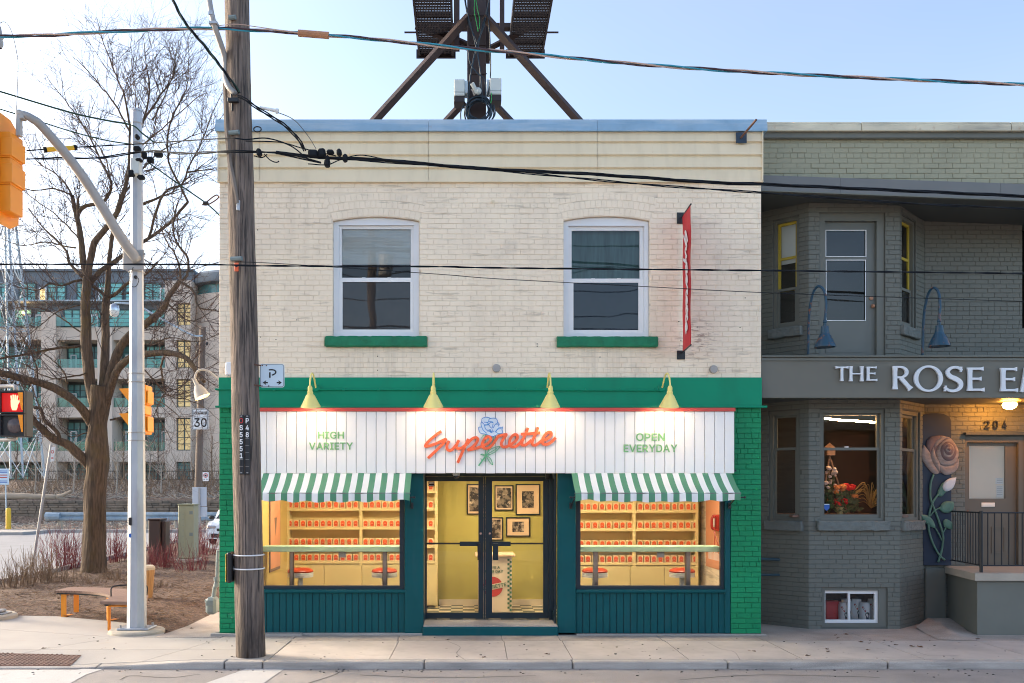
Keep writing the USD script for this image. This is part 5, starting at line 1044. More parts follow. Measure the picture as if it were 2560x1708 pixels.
part('board', prism(Polygon([cp3(*p) for p in [(248, 1473), (495, 1473), (494, 190), (480, 150), (430, 125), (370, 116), (300, 120), (245, 132), (230, 150)]]), YM - .06, YM - .002), 'plaque_navy', pq)
PET = [('rose_shade', [(245, 400), (275, 440), (270, 380), (300, 335), (360, 320), (430, 320), (500, 360), (545, 430), (550, 480), (548, 590), (520, 640), (450, 670), (400, 650), (360, 662), (310, 640), (260, 580), (225, 520), (218, 470), (240, 430)], .0),
       ('rose_clay', [(245, 400), (300, 470), (330, 560), (380, 640), (350, 662), (305, 635), (225, 520), (220, 470)], .016), ('rose_shade', [(275, 440), (270, 380), (310, 330), (400, 320), (350, 380), (310, 440), (300, 470)], .018), ('rose_clay', [(400, 320), (470, 335), (500, 365), (440, 345), (380, 390), (340, 420), (350, 370)], .024),
       ('rose_clay', [(360, 560), (420, 585), (500, 580), (548, 520), (550, 590), (520, 640), (450, 670), (395, 640)], .022), ('rose_clay', [(330, 420), (350, 500), (385, 560), (380, 640), (330, 560), (300, 500)], .026), ('rose_clay', [(350, 470), (380, 400), (440, 350), (500, 365), (550, 460), (530, 550), (470, 590), (400, 580), (360, 530)], .030),
       ('rose_shade', [(380, 450), (400, 400), (450, 370), (500, 395), (525, 460), (500, 530), (440, 545), (395, 510)], .050), ('rose_clay', [(392, 452), (410, 405), (452, 380), (495, 405), (512, 460), (485, 515), (435, 525), (402, 500)], .056), ('rose_shade', [(405, 440), (428, 405), (460, 395), (490, 425), (492, 465), (465, 495), (422, 488)], .072), ('rose_clay', [(412, 442), (435, 412), (470, 412), (480, 448), (462, 478), (428, 474)], .078), ('rose_shade', [(428, 440), (450, 425), (465, 445), (448, 462)], .094)]
for mt, pts, e in PET: part('petal', pillow([cp3(*p) for p in smooth_path(pts + pts[:1], 3)[:-1]], YM - .065 - e, .022, .05), mt, pq, smooth=40)
def p3(u, v, e=.0): x, z = cp3(u, v); return np.array([x, YM - .085 - e, z])
for path in ([(330, 665), (305, 740), (300, 850), (320, 930), (360, 1030), (400, 1150), (415, 1230), (400, 1350), (370, 1445)], [(372, 840), (325, 910), (295, 1000), (285, 1130), (310, 1240), (350, 1330), (390, 1390), (430, 1425)], [(300, 1035), (340, 985), (390, 960)], [(345, 1140), (380, 1200), (402, 1250)], [(415, 1180), (440, 1140)]):
    q = smooth_path([p3(*p) for p in path], 6); part('stem', [tube(q, .017 if len(path) > 5 else .011, 8)] + [ball(c, .016, 1, (1, .8, 1)) for c in q[5::9]], 'leaf_green', pq, smooth=True)
for mt, pts in (('leaf_green', [(470, 715), (405, 745), (365, 840), (400, 862), (440, 820), (500, 780)]), ('bud_white', [(527, 690), (510, 760), (480, 800), (430, 815), (405, 780), (425, 730), (470, 700)]), ('leaf_green', [(205, 1020), (280, 1030), (330, 1080), (345, 1140), (290, 1120), (245, 1080)]), ('leaf_green', [(380, 970), (420, 910), (500, 905), (512, 950), (480, 1000), (420, 1005)]), ('leaf_green', [(425, 1130), (420, 1080), (450, 1062), (500, 1100), (502, 1150), (460, 1145)])):
    part('bud' if mt == 'bud_white' else 'leaf', pillow([cp3(*p) for p in smooth_path(pts + pts[:1], 3)[:-1]], YM - .085 - (.02 if mt == 'bud_white' else 0), .02, .04), mt, pq, smooth=40)
# flowers in the bay window
yw = 1.05; zw = Z(1286, yw)
part('window_shelf', box(bayL - .2, bayR + .2, YBAY + .14, 1.7, zw - .04, zw), 'slat_wood', nb_)
wlp = thing('window_strip_lamp', 'long warm strip lamp along the top of the lower bay window', 'lamp', loc=(X(2124, .95), .95, Z(1052, .95)))
part('tube', tube(smooth_path([P(2062, 1046, .95), P(2095, 1050, .95), P(2130, 1052, .95), P(2160, 1054, .95), P(2187, 1056, .95)], 4), .018, 8), 'bulb_amber', wlp, smooth=True)
def bouquet(px, py, r, n, mat, label, pot=None, head=.035, spread=1.0, stem=True):
    o = np.array([X(px, yw), yw, zw]); c = np.array([X(px, yw), yw, Z(py, yw)]); t = thing('flower_bunch', label, 'flowers', loc=o); rr = random.Random(int(px + py)); fs, st = [], []
    for k in range(n):
        a, b = rr.uniform(0, 6.28), math.sqrt(rr.random()); q = c + np.array([r * b * math.cos(a), r * .6 * b * math.sin(a), r * .55 * spread * rr.uniform(-1, 1)])
        fs.append(rough(ball(q, head * rr.uniform(.8, 1.15), 2, (1, 1, .8)), head * .35, 40, k)); st.append(tube(smooth_path([o + np.array([0, 0, .02]), (o + q) / 2 + np.array([(q - o)[0] * .2, 0, .03]), q], 3), .004, 4))
    part('blooms', fs, mat, t)
    lv = [(lambda q, a, s: (np.array([q, q + s * np.array([math.cos(a), -.3, .5]), q + s * np.array([math.cos(a) * 1.6, -.4, .1]), q + s * np.array([math.cos(a) * .8, -.3, -.4])]), np.array([[0, 2, 1], [0, 3, 2]])))(o + (c - o) * rr.uniform(.2, .85) + np.array([rr.uniform(-r, r) * .8, rr.uniform(-.08, .05), 0]), rr.uniform(0, 6.28), rr.uniform(.03, .07)) for _ in range(45)]
    part('stems', st + lv, 'plant_green', t)
    if pot: part('pot', lathe([(.045, 0), (.065, .11), (.07, .115), (.06, .118)], o, 20), pot, t, smooth=40)
bouquet(2072, 1200, .15, 20, 'petal_pink', 'pale pink blossoms at the left edge of the lower bay window', None, .035, 2.6); bouquet(2092, 1222, .13, 10, 'petal_peach', 'peach roses in the middle of the flower window', None, .042, .8); bouquet(2123, 1217, .11, 16, 'petal_red', 'tall red bloom standing highest among the red flowers', None, .034, .6)
bouquet(2100, 1256, .12, 26, 'petal_red', 'red potted flower low in the bay window in a pale pot', 'pot_pale', .03, .7); bouquet(2134, 1241, .07, 2, 'petal_peach', 'pair of peach roses beside the spiky plant', None, .045, .3)
sp = thing('spiky_plant', 'spiky yellow green houseplant at the right of the bay window', 'plant', loc=(X(2178, yw), yw, zw))
part('leaves', [tube(smooth_path([(X(2178, yw), yw, zw + .1), (X(2178, yw) + .12 * math.cos(a), yw + .1 * math.sin(a), zw + .1 + h_), (X(2178, yw) + .32 * math.cos(a), yw + .2 * math.sin(a), zw + .1 + h_ * .7)], 4), [.006] * 5 + [.004] * 3 + [.001], 4) for a, h_ in [(RS.uniform(0, 6.28), RS.uniform(.05, .42)) for _ in range(38)]], 'plant_dry', sp)
ez = thing('wooden_easel', 'dark wooden tripod with lantern behind the pink blossoms', 'tripod', loc=(X(2078, 1.5), 1.5, zw)); tp_ = P(2074, 1140, 1.5)
part('legs', [tube([tp_, (tp_[0] + dx, 1.5 + dy, zw)], .014, 6) for dx, dy in ((-.18, -.1), (.26, -.1), (.05, .2))], 'slat_wood', ez); part('lantern', [box(tp_[0] - .07, tp_[0] + .07, 1.43, 1.57, tp_[2], tp_[2] + .12, .01), lathe([(.12, .12), (0, .22)], tp_, 4)], 'slat_wood', ez)
sd_ = thing('shield_sticker', 'blue shield sticker low on the left of the bay window glass', 'sticker', loc=(X(2066, .66), .66, Z(1278, .66)))
part('shield', prism(Polygon([(X(2060, .66), Z(1260.5, .66)), (X(2074, .66), Z(1260.5, .66)), (X(2074, .66), Z(1271, .66)), (X(2067, .66), Z(1278, .66)), (X(2060, .66), Z(1271, .66))]), .664, .669), 'shield_blue', sd_)
part('shield_rim', prism(Polygon([(X(2060.5, .66), Z(1260, .66)), (X(2073.5, .66), Z(1260, .66)), (X(2073.5, .66), Z(1262.5, .66)), (X(2060.5, .66), Z(1262.5, .66))]), .660, .6635), 'sign_pale', sd_)
# ---------------------------------------------------------------- wooden utility pole
YP = -1.72
def pole_c(py): t = py / 1640.0; return np.array([X(592.5 + 34.5 * t, YP), YP, Z(py, YP)])
def pole_r(py): return np.interp(py, [-500, 0, 560, 1120, 1640], [.145, .153, .166, .179, .187])
up = thing('utility_pole', 'weathered grey brown wooden utility pole standing at the kerb before the shop', 'utility pole', loc=pole_c(1640))
pys = np.linspace(-420, 1642, 60); v, f = tube([pole_c(p) for p in pys], [pole_r(p) for p in pys], 36); v = v + np.stack([meshkit.fbm(v * [22, 22, 1.3], 3, 9) - .5, meshkit.fbm(v * [22, 22, 1.3] + 9, 3, 2) - .5, v[:, 2] * 0], 1) * .022
part('shaft', (v, f), 'wood_pole', up, smooth=True)
def on_pole(px, py, out=.012):
    c = pole_c(py); r = pole_r(py); x = X(px, YP); dx = np.clip(x - c[0], -r * .98, r * .98); return np.array([c[0] + dx, c[1] - math.sqrt(r * r - dx * dx) - out, c[2]])
part('moulding_strip', tube([on_pole(px, py, .022) for px, py in ((553, 160), (562, 250), (573, 330), (583, 420), (596, 480), (603, 520))], [.036] * 3 + [.034, .03, .022], 6), 'wood_strip', up)
part('conduit_pipe', tube(smooth_path([P(519, -60, -2.05), P(523, 0, -2.05), P(535, 60, -2.05), (on_pole(556, 150, .06)), on_pole(566, 200, .04), on_pole(580, 232, .04), on_pole(597, 250, .03)], 5), .036, 10), 'galv_arm', up, smooth=True)
part('pipe_clamp', box(X(525, -2.05), X(545, -2.05), -2.10, -1.98, Z(63, -2.05), Z(57, -2.05)), 'galv', up); part('pipe_box', box(X(524, -2.05), X(534, -2.05), -2.11, -1.99, Z(42, -2.05), Z(32, -2.05)), 'galv', up)
part('steel_bracket', [box(*(on_pole(586, 266)[0] + np.array([-.03, .1])), on_pole(590, 266)[1] - .05, on_pole(590, 266)[1], Z(272, YP), Z(262, YP), .004), tube([on_pole(588, 290, .0), on_pole(588, 250, .03)], .012, 6)], 'black_metal', up)
for py, hw in ((345, 18), (656, 20), (62, 12)): part('line_clamp', [tube([on_pole(592 + 34.5 * py / 1640 - hw, py, .03), on_pole(592 + 34.5 * py / 1640 + hw * .4, py, .03)], .03, 8)], 'gas_grey', up)
part('eye_bolt', tube([on_pole(630, 326, .0) + np.array([.05 + .05 * math.cos(a) + .03, .0, .035 * math.sin(a)]) for a in np.linspace(0, 6.3, 12)], .008, 6), 'black_metal', up)
c = on_pole(604, 530, .004); part('ground_plate', [box(c[0] - .022, c[0] + .022, c[1] - .015, c[1] + .01, Z(537, YP), Z(512, YP), .003), cyl(c + [0, -.03, .05], c + [0, -.01, .05], .012, 8)], 'galv', up)
for py in (1387, 1421): part('steel_strap', tube([pole_c(py) + (pole_r(py) + .012) * np.array([math.cos(a), math.sin(a), 0]) for a in np.linspace(0, 6.4, 30)], .009, 5), 'sign_white', up)
c = on_pole(600, 672, .012); tg = thing('orange_tag', 'small orange tag nailed on the wooden pole under the line clamp', 'tag', loc=c); part('tag', box(c[0] - .027, c[0] + .027, c[1] - .006, c[1], Z(687, YP), Z(666, YP), .004), 'sign_orange', tg); part('tag_print', box(c[0] - .014, c[0] + .016, c[1] - .0085, c[1] - .0065, Z(677, YP), Z(674, YP)), 'black_plastic', tg)
def num_plate(px, chars, lab):
    c = on_pole(px, 1110, .014); y = min(c[1], on_pole(px, 1185)[1]) - .012; t = thing('number_plate', lab, 'number plate', 'number plates on the wooden pole', loc=(c[0], y, Z(1187, YP)))
    part('plate', box(c[0] - .029, c[0] + .029, y, y + .03, Z(1187, YP), Z(1041, YP), .003), 'black_metal', t)
    for i, (ch, m) in enumerate(chars): 
        for q in text(ch, c[0], Z(1061 + 17.2 * i, YP), .062, y - .001, .004, True, .85): part('character', q, m, t)
    part('slots', [box(c[0] - .024, c[0] + .024, y - .003, y - .0005, Z(yy + .8, YP), Z(yy, YP)) for yy in np.arange(1064 + 17.2 * (len(chars) - 1), 1180, 17.2)] + [box(c[0] - .012, c[0] + .012, y - .003, y - .0005, Z(1045, YP), Z(1043, YP)), box(c[0] - .012, c[0] + .012, y - .003, y - .0005, Z(1184, YP), Z(1182, YP))], 'galv_arm', t)
num_plate(613, [('O', 'sign_red')] + [(k, 'white_paint') for k in 'S5551'], 'black plate on the wooden pole with letters OS5551'); num_plate(627.5, [(k, 'white_paint') for k in 'P48'], 'black plate on the wooden pole with characters P48')
ps = thing('parking_sign', 'white parking sign with arrows bolted to the right side of the wooden pole', 'sign', loc=P(679, 966, YP))
def rrect(a, b, t, u, r, y): return sbox(X(a, y) + r, Z(u, y) + r, X(b, y) - r, Z(t, y) - r).buffer(r, 4)
part('plate', prism(rrect(650, 711, 910, 969, .03, YP), YP - .006, YP + .004), 'sign_pale', ps)
part('border', prism(rrect(651.5, 709.5, 911.5, 967.5, .026, YP).difference(rrect(652.3, 708.7, 912.3, 966.7, .024, YP)), YP - .0085, YP - .0065), 'black_plastic', ps)
pconv = lambda a, b: (X(a, YP), Z(b, YP)); pgl = unary_union([LineString([pconv(*p) for p in smooth_path([(672.5, 925), (683, 925), (689.3, 928.5), (688.8, 933.5), (684, 937), (680, 938)], 5)]).buffer(.0085, cap_style=2), LineString([pconv(675, 931), pconv(675, 945)]).buffer(.010, cap_style=2)])
part('print', [prism(pgl, YP - .009, YP - .0065)] + [prism(Polygon([(X(681 + s * a, YP), Z(b, YP)) for a, b in ((24, 957), (15, 951), (16.5, 955.5), (11, 955.5), (11, 958.5), (16.5, 958.5), (15, 963))]), YP - .009, YP - .0065) for s in (1, -1)], 'black_plastic', ps)
part('bolt', [ball(P(a, b, YP - .01), .008, 1) for a, b in ((656, 914), (666, 914), (655, 965), (672, 965))], 'rust_iron', ps); part('strap', [tube([on_pole(640, b, .004), P(652, b, YP)], .010, 5) for b in (914, 965)], 'rust_iron', ps)
pb = thing('push_button_box', 'yellow and black pedestrian push button box strapped to the left of the wooden pole', 'button box', loc=P(580, 1415, YP))
part('housing', box(X(573, YP), X(586, YP), YP - .16, YP + .10, Z(1455, YP), Z(1380, YP), .02), 'black_plastic', pb); part('yellow_face', box(X(571, YP), X(572.8, YP), YP - .15, YP + .09, Z(1453, YP), Z(1383, YP), .003), 'yellow_post', pb); part('clips', [box(X(586, YP) + .001, X(592, YP), YP - .05, YP + .05, Z(y + 5, YP), Z(y - 5, YP)) for y in (1390, 1421)], 'galv', pb)

# ---------------------------------------------------------------- overhead lines
def wire(label, pts, r, mat, n=8, group='overhead lines', name='overhead_wire'):
    q = smooth_path([P(*p) for p in pts], n); return solo(name, tube(q, r * .85, 6), mat, label, 'wire', group, smooth=True)
def twisted(label, pts, r, mats, pitch, rad, name='twisted_cable'):
    q = smooth_path([P(*p) for p in pts], 10); s = np.concatenate([[0], np.cumsum(np.linalg.norm(np.diff(q, axis=0), axis=1))]); u = np.arange(0, s[-1], pitch / 8); q = np.stack([np.interp(u, s, q[:, k]) for k in range(3)], 1)
    t = thing(name, label, 'cable', 'overhead lines', loc=q[0]); d = np.gradient(q, axis=0); d /= np.linalg.norm(d, axis=1, keepdims=True); a = np.cross(d, [0, 0, 1.0]); a /= np.linalg.norm(a, axis=1, keepdims=True); b = np.cross(d, a)
    for k, m in enumerate(mats):
        g = 2 * np.pi * (u / pitch + k / len(mats)); part('strand', tube(q + rad * .9 * (np.cos(g)[:, None] * a + np.sin(g)[:, None] * b), r * .85, 5), m, t, smooth=True)
    return t
YW = -1.98
tc = twisted('thick twisted power cable of three colours, topmost line across the sky', [(-60, 95, YW), (0, 91, YW), (130, 88, YW), (243, 81, YW), (400, 74, YW), (528, 71, YW), (600, 74, YW), (697, 79, YW), (822, 89, YW), (900, 95, YW), (1089, 114, YW), (1350, 138, YW), (1634, 164, YW), (2000, 187, YW), (2560, 212, YW), (2700, 219, YW)], .0125, ['cable_blue', 'cable_tan', 'cable_plum'], 1.5, .0165)
part('sleeve', [cyl(P(746, 83, YW), P(822, 89, YW), .043, 10)], 'copper', tc)
wire('thin line running along the top of the twisted cable over the wooden pole', [(528, 66, YW), (590, 61, YW), (640, 67, YW), (760, 84, YW)], .006, 'cable_tan')
twisted('twisted black cable hanging from the top left down to the wooden pole bracket', [(420, -30, -2.05), (437, 10, -2.05), (465, 60, -2.05), (514, 118, -2.05), (545, 158, -2.0), (571, 193, -2.0), (603, 238, -1.97)], .011, ['cable_black', 'cable_green', 'cable_black'], .6, .013)
twisted('bundle of black cables drooping from the pole bracket to the black splice boxes', [(596, 240, -1.97), (618, 252, -1.98), (650, 275, -2.0), (700, 305, -2.0), (735, 335, -2.0), (755, 362, -2.0), (766, 384, -2.0)], .010, ['cable_black', 'cable_black', 'cable_black'], .9, .018)
wire('thin grey wire with insulator looping from the pole to the splice boxes', [(660, 272, YW), (690, 280, YW), (735, 300, YW), (770, 340, YW), (790, 372, YW)], .006, 'cable_grey'); solo('insulator', tube([P(650, 269, YW), P(690, 277, YW), P(691, 277.5, YW), P(696, 278.5, YW)], [.018, .022, .035, .030], 10), 'sign_white', 'pale tapered insulator right of the wooden pole above the coping', 'insulator')
wire('upper green cable from the left edge to the top of the signal pole', [(-60, 212, .1), (0, 229, .1), (171, 280, .1), (260, 300, .1), (329, 313, .1), (355, 333, .1), (388, 358, .1)], .015, 'cable_green')
wire('lower green cable from the left edge to the signal pole', [(-60, 256, .05), (0, 273, .05), (90, 301, .05), (179, 329, .05), (260, 350, .05), (335, 362, .05)], .011, 'cable_green')
wy = wire('span wire with a yellow guard sleeve between signal head and signal pole', [(66, 377, -.6), (160, 370, -.35), (329, 361, .02), (450, 353, -.8), (571, 346, -1.95), (614, 349, YW), (668, 346, YW), (725, 364, YW), (766, 395, YW)], .010, 'cable_black')
yg = thing('guard_sleeve', 'yellow guard sleeve on the span wire left of the mast arm', 'sleeve', loc=P(150, 372, -.38)); part('sleeve', cyl(P(117, 374.5, -.45), P(185, 369.5, -.30), .034, 12), 'yellow_post', yg); part('end_cap', [cyl(P(109, 375.2, -.47), P(117, 374.6, -.451), .04, 10), cyl(P(185, 369.4, -.299), P(192, 369, -.28), .04, 10)], 'cable_black', yg)
twisted('black cable bundle from the signal head past the signal pole to the wooden pole', [(66, 398, -.6), (160, 396, -.3), (250, 395, -.1), (343, 381, .0), (400, 379, -.4), (464, 384, -1.0), (571, 379, -1.95), (635, 380, YW), (689, 382, YW), (766, 398, YW), (817, 411, YW)], .011, ['cable_black', 'cable_black'], 1.6, .012)
twisted('heavy twisted black cable bundle sloping from the splice boxes across the siding to the right', [(690, 381, YW), (766, 391, YW), (868, 397, YW), (957, 400, YW), (1073, 411, YW), (1240, 424, YW), (1485, 436, YW), (1770, 456, YW), (1903, 461, YW), (2209, 475, YW), (2560, 491, YW), (2700, 498, YW)], .0125, ['cable_black', 'cable_black', 'cable_black'], 2.2, .015)
twisted('thinner black cable parting below the heavy bundle across the siding', [(868, 399, YW), (1000, 408, YW), (1281, 430, YW), (1607, 461, YW), (1903, 482, YW), (2263, 508, YW), (2560, 522, YW), (2700, 529, YW)], .009, ['cable_black', 'cable_black'], 1.8, .010)
twisted('level black line crossing the upper windows from the left edge to the right edge', [(-60, 660, YW), (0, 661, YW), (300, 661, YW), (536, 662, YW), (610, 664, YW), (665, 665, YW), (1100, 667, YW), (1240, 670, YW), (1940, 677, YW), (2560, 684, YW), (2700, 686, YW)], .008, ['cable_black', 'cable_black'], .9, .007)
wire('thin lower wire sagging from the wooden pole below the level line', [(600, 655, YW), (676, 658, YW), (833, 668, YW), (1100, 686, YW), (1240, 697, YW), (1600, 716, YW), (1940, 733, YW), (2560, 754, YW), (2700, 759, YW)], .0055, 'cable_black')
wire('service drop from the signal pole down to the corner of the shop', [(371, 407, .1), (400, 427, .1), (432, 450, .1), (475, 480, .1), (511, 505, .1), (535, 525, .1), (550, 540, .1)], .013, 'cable_green'); 
dh = thing('drop_hook', 'small metal hook and clamp on the shop corner ending the service drop', 'hook', loc=P(520, 510, .1)); part('hook', tube(smooth_path([P(505, 512, .1), P(520, 512, .1), P(545, 496, .1), P(543, 488, .1), P(533, 492, .1), P(517, 505, .1)], 4), .010, 6), 'rust_iron', dh); part('clamp', ball(P(514, 508, .1), .05, 1, (1, .5, .6)), 'black_metal', dh)
wire('thin wire looping over the top left insulator down to the mast arm', [(-10, 66, -.9), (7, 55, -.9), (20, 62, -.9), (32, 89, -.9), (43, 140, -.9), (45, 171, -.9), (43, 230, -.9), (41, 278, -.9)], .006, 'cable_grey'); solo('insulator', lathe([(.03, -.2), (.05, -.15), (.05, -.1), (.035, -.09), (.055, -.05), (.035, 0), (.02, .1)], P(-1, 85, -.9), 12), 'galv_arm', 'grey insulator at the left edge under the looping wire', 'insulator', smooth=30)
sb = thing('splice_boxes', 'cluster of black splice connectors where the cables meet right of the wooden pole', 'connectors', loc=P(800, 390, YW))
for a, b, w, h in ((783, 385, 12, 9), (805, 383, 9, 10), (826, 381, 9, 5), (819, 397, 5, 7), (818, 409, 7, 9), (848, 382, 6, 8), (863, 396, 6, 9), (648, 382, 6, 9)): part('connector', xf(box(X(a - w, YW), X(a + w, YW), YW - .05, YW + .05, Z(b + h, YW), Z(b - h, YW), .02), ry=RS.uniform(-.2, .2), about=P(a, b, YW)), 'cable_black', sb)
for k, pts in enumerate(([(614, 353, YW), (700, 356, YW), (760, 372, YW), (840, 390, YW)], [(770, 410, YW), (818, 412, YW), (850, 400, YW), (900, 388, YW), (960, 398, YW)], [(660, 385, YW), (675, 400, YW), (690, 406, YW), (698, 403, YW)], [(635, 390, YW), (655, 394, YW), (668, 386, YW)])): wire(f'{["short", "looped", "loose curled", "small hanging"][k]} black jumper wire at the splice boxes beside the wooden pole', pts, .008, 'cable_black', name='jumper_wire')

# ---------------------------------------------------------------- traffic signals
YSg = .26
sp_ = thing('signal_pole', 'tall galvanized octagonal traffic signal pole on a round concrete foot by the bench', 'signal pole', loc=(X(342, YSg), YSg, 0))
cxs = X(342, YSg); m = tube([(cxs, YSg, .05), (cxs, YSg, Z(280, YSg))], [.143, .078], 8); m = xf(m, rz=math.pi / 8, about=(cxs, YSg, 0)); part('shaft', m, 'galv', sp_); part('cap', lathe([(.085, 0), (.085, .03), (0, .05)], (cxs, YSg, Z(280, YSg)), 8), 'galv', sp_)
part('concrete_foot', lathe([(.42, -.05), (.41, .03), (.38, .055), (0, .056)], (cxs, YSg - .0, 0), 28), 'landing_stone', sp_); part('base_plate', box(cxs - .24, cxs + .24, YSg - .2, YSg + .2, .0565, .085, .01), 'galv', sp_)
part('anchor_bolts', [cyl((cxs + a, YSg + b, .085), (cxs + a, YSg + b, .13), .02, 6) for a in (-.19, .19) for b in (-.15, .15)], 'galv_arm', sp_)
part('arm_bracket', [box(X(315, YSg), X(367, YSg), YSg - .13, YSg - .10, Z(680, YSg), Z(630, YSg), .006)] + [cyl(P(a, b, YSg - .16), P(a, b, YSg - .12), .02, 8) for a in (319, 361) for b in (635, 676)], 'galv_arm', sp_)
part('mast_arm', tube(smooth_path([P(345, 652, YSg - .1), P(300, 590, -.05), P(200, 432, -.4), P(110, 322, -.75), P(80, 297, -.88), P(60, 287, -.9), P(48, 284, -.9)], 6), np.linspace(.082, .045, 37), 14), 'galv_arm', sp_, smooth=True)
part('hanger', [box(X(42, -.9), X(54, -.9), -.94, -.86, Z(342, -.9), Z(276, -.9), .01), box(X(52, -.9), X(64, -.9), -.95, -.85, Z(300, -.9), Z(280, -.9), .01)], 'galv_arm', sp_)
part('junction_box', [box(X(339, YSg), X(361, YSg), YSg - .22, YSg - .10, Z(447, YSg), Z(407, YSg), .01)], 'box_pale', sp_); [part('connector', box(X(a - w, .1), X(a + w, .1), .02, .12, Z(b + h, .1), Z(b - h, .1), .02), 'cable_black', sp_) for a, b, w, h in ((345, 375, 9, 6), (350, 403, 8, 4), (362, 390, 6, 9), (378, 402, 8, 7), (398, 388, 10, 7), (330, 436, 8, 8), (355, 446, 9, 5), (345, 345, 5, 6))]
part('strap', [tube([(cxs + (r_ + .004) * math.cos(a), YSg + (r_ + .004) * math.sin(a), Z(py, YSg)) for a in np.linspace(0, 6.3, 20)], .006, 4) for py, r_ in ((682, .115), (935, .125), (956, .126), (1082, .13), (1102, .131), (310, .082), (360, .086), (436, .09))], 'galv_arm', sp_)
part('hand_hole', [cyl(P(339, 693, YSg - .13), P(339, 693, YSg - .11), .028, 10), tube(smooth_path([P(333, 668, .1), P(326, 690, .1), P(328, 714, .1), P(340, 716, .1), P(347, 700, .1), P(340, 692, .1)], 5), .006, 5)], 'black_metal', sp_)
for (a, b, w, h, mt, lb) in ((326.5, 1304, 4.2, 10, 'black_plastic', 'small dark sticker on the left face of the signal pole'), (326, 1339, 3, 5, 'shield_blue', 'small blue sticker on the left face of the signal pole')):
    st_ = thing('pole_sticker', lb, 'sticker', loc=P(a, b, .15)); q = P(a, b, YSg - .12); part('sticker', xf(box(q[0] - w * .006, q[0] + w * .006, -.002, .0, q[2] - h * .006, q[2] + h * .006), move=(0, q[1] - .018, 0)), mt, st_)
sh_ = thing('traffic_signal', 'amber three section traffic signal hanging at the left edge, seen from its side', 'traffic signal', loc=P(45, 540, -.9))
rz0 = lambda m: xf(m, rz=-.05, about=P(45, 540, -.9))
part('housing', [rz0(box(X(12, -.9), X(42, -.9), -1.06, -.74, Z(b, -.9), Z(a, -.9), .006)) for a, b in ((340, 404), (405, 470), (471, 536))], 'amber', sh_); part('backplate', rz0(prism(Polygon([(-.28, 0), (-.17, .0), (.17, 0), (.28, 0)]), 0, .01)) if False else rz0((lambda m: (np.stack([X(11, -.9) + m[0][:, 1], -.9 + m[0][:, 0], m[0][:, 2]], 1), m[1][:, ::-1]))(prism(Polygon([(-.33, Z(545, -.9)), (-.12, Z(566, -.9)), (.12, Z(566, -.9)), (.33, Z(545, -.9)), (.33, Z(312, -.9)), (.12, Z(291, -.9)), (-.12, Z(291, -.9)), (-.33, Z(312, -.9))]), 0, .014))), 'amber', sh_)
part('cover', [rz0(box(X(18, -.9), X(47, -.9), -1.075, -.725, Z(b - 2, -.9), Z(a + 12, -.9), .006)) for a, b in ((344, 402), (407, 468))], 'amber', sh_)
for i, (a, b) in enumerate(((345, 404), (422, 470), (484, 532))):
    zc_ = (Z(a, -.9) + Z(b, -.9)) / 2; r_ = .145
    g = np.linspace(-.6, math.pi + .6, 18); q0 = np.stack([np.full(18, X(10, -.9)), -.9 + r_ * np.cos(g), zc_ + r_ * np.sin(g)], 1); q1 = q0 + np.array([-.28, 0, 0]) * (1 - .6 * np.clip(-np.sin(g), 0, 1))[:, None] - np.array([0, 0, .02]); k = np.arange(17)
    part('visor', rz0((np.vstack([q0, q1]), np.vstack([np.stack([k, k + 1, k + 19, k + 18], 1)]))), 'amber', sh_, smooth=True); part('lens', rz0(lathe([(0, 0), (.13, .002)], (X(10, -.9) - .005, -.9, zc_), 18, (-1, 0, 0))), ['cup_red', 'lens_off', 'print_green'][i], sh_)
s2 = thing('rear_signal', 'amber two section signal with side visors behind the signal pole', 'traffic signal', loc=P(370, 1080, .5))
part('housing', [box(X(350, .5), X(a, .5), .38, .68, Z(u, .5), Z(t, .5), .012) for t, u, a in ((964, 1012, 371), (1013, 1038, 369), (1039, 1086, 370))] + [box(X(371.5, .5), X(375.5, .5), .40, .66, Z(u, .5), Z(t, .5), .006) for t, u in ((978, 1010), (1042, 1080))], 'amber', s2)
for t, u in ((970, 1014), (1032, 1076)):
    v0 = [P(297, t + 2, .35), P(330, t, .35), P(330, u, .35)]; v1 = [p + np.array([0, .32, 0]) for p in v0]; vv = np.array(v0 + v1); part('visor', (vv, np.array([[0, 2, 1], [3, 4, 5], [0, 1, 4], [0, 4, 3], [1, 2, 5], [1, 5, 4], [0, 3, 5], [0, 5, 2]])), 'amber', s2)
YQ2 = 1.4
pd = thing('pedestrian_signal', 'black pedestrian signal showing a lit red hand at the left edge', 'pedestrian signal', loc=P(30, 1090, YQ2))
part('housing', box(X(0, YQ2), X(65, YQ2), YQ2, YQ2 + .25, Z(1092, YQ2), Z(976, YQ2), .012), 'black_plastic', pd)
part('door_rim', [prism(sbox(X(1, YQ2), Z(b, YQ2), X(64, YQ2), Z(a, YQ2)).difference(sbox(X(5, YQ2), Z(b - 3, YQ2), X(61, YQ2), Z(a + 4, YQ2))), YQ2 - .05, YQ2 - .001) for a, b in ((978, 1034), (1036, 1091))], 'black_plastic', pd)
part('lit_panel', box(X(5.5, YQ2), X(60.5, YQ2), YQ2 - .012, YQ2 - .0015, Z(1030, YQ2), Z(983, YQ2)), 'hand_halo', pd)
fing = [LineString([(-.04 + .027 * i, .02), (-.055 + .036 * i, .13 - .012 * abs(i - 1.4))]).buffer(.0125) for i in range(4)]
hand = unary_union(fing + [Polygon([(-.055, .04), (.055, .04), (.05, -.06), (.03, -.11), (-.03, -.11), (-.05, -.06)]).buffer(.008), LineString([(.045, -.03), (.09, .045)]).buffer(.014)])
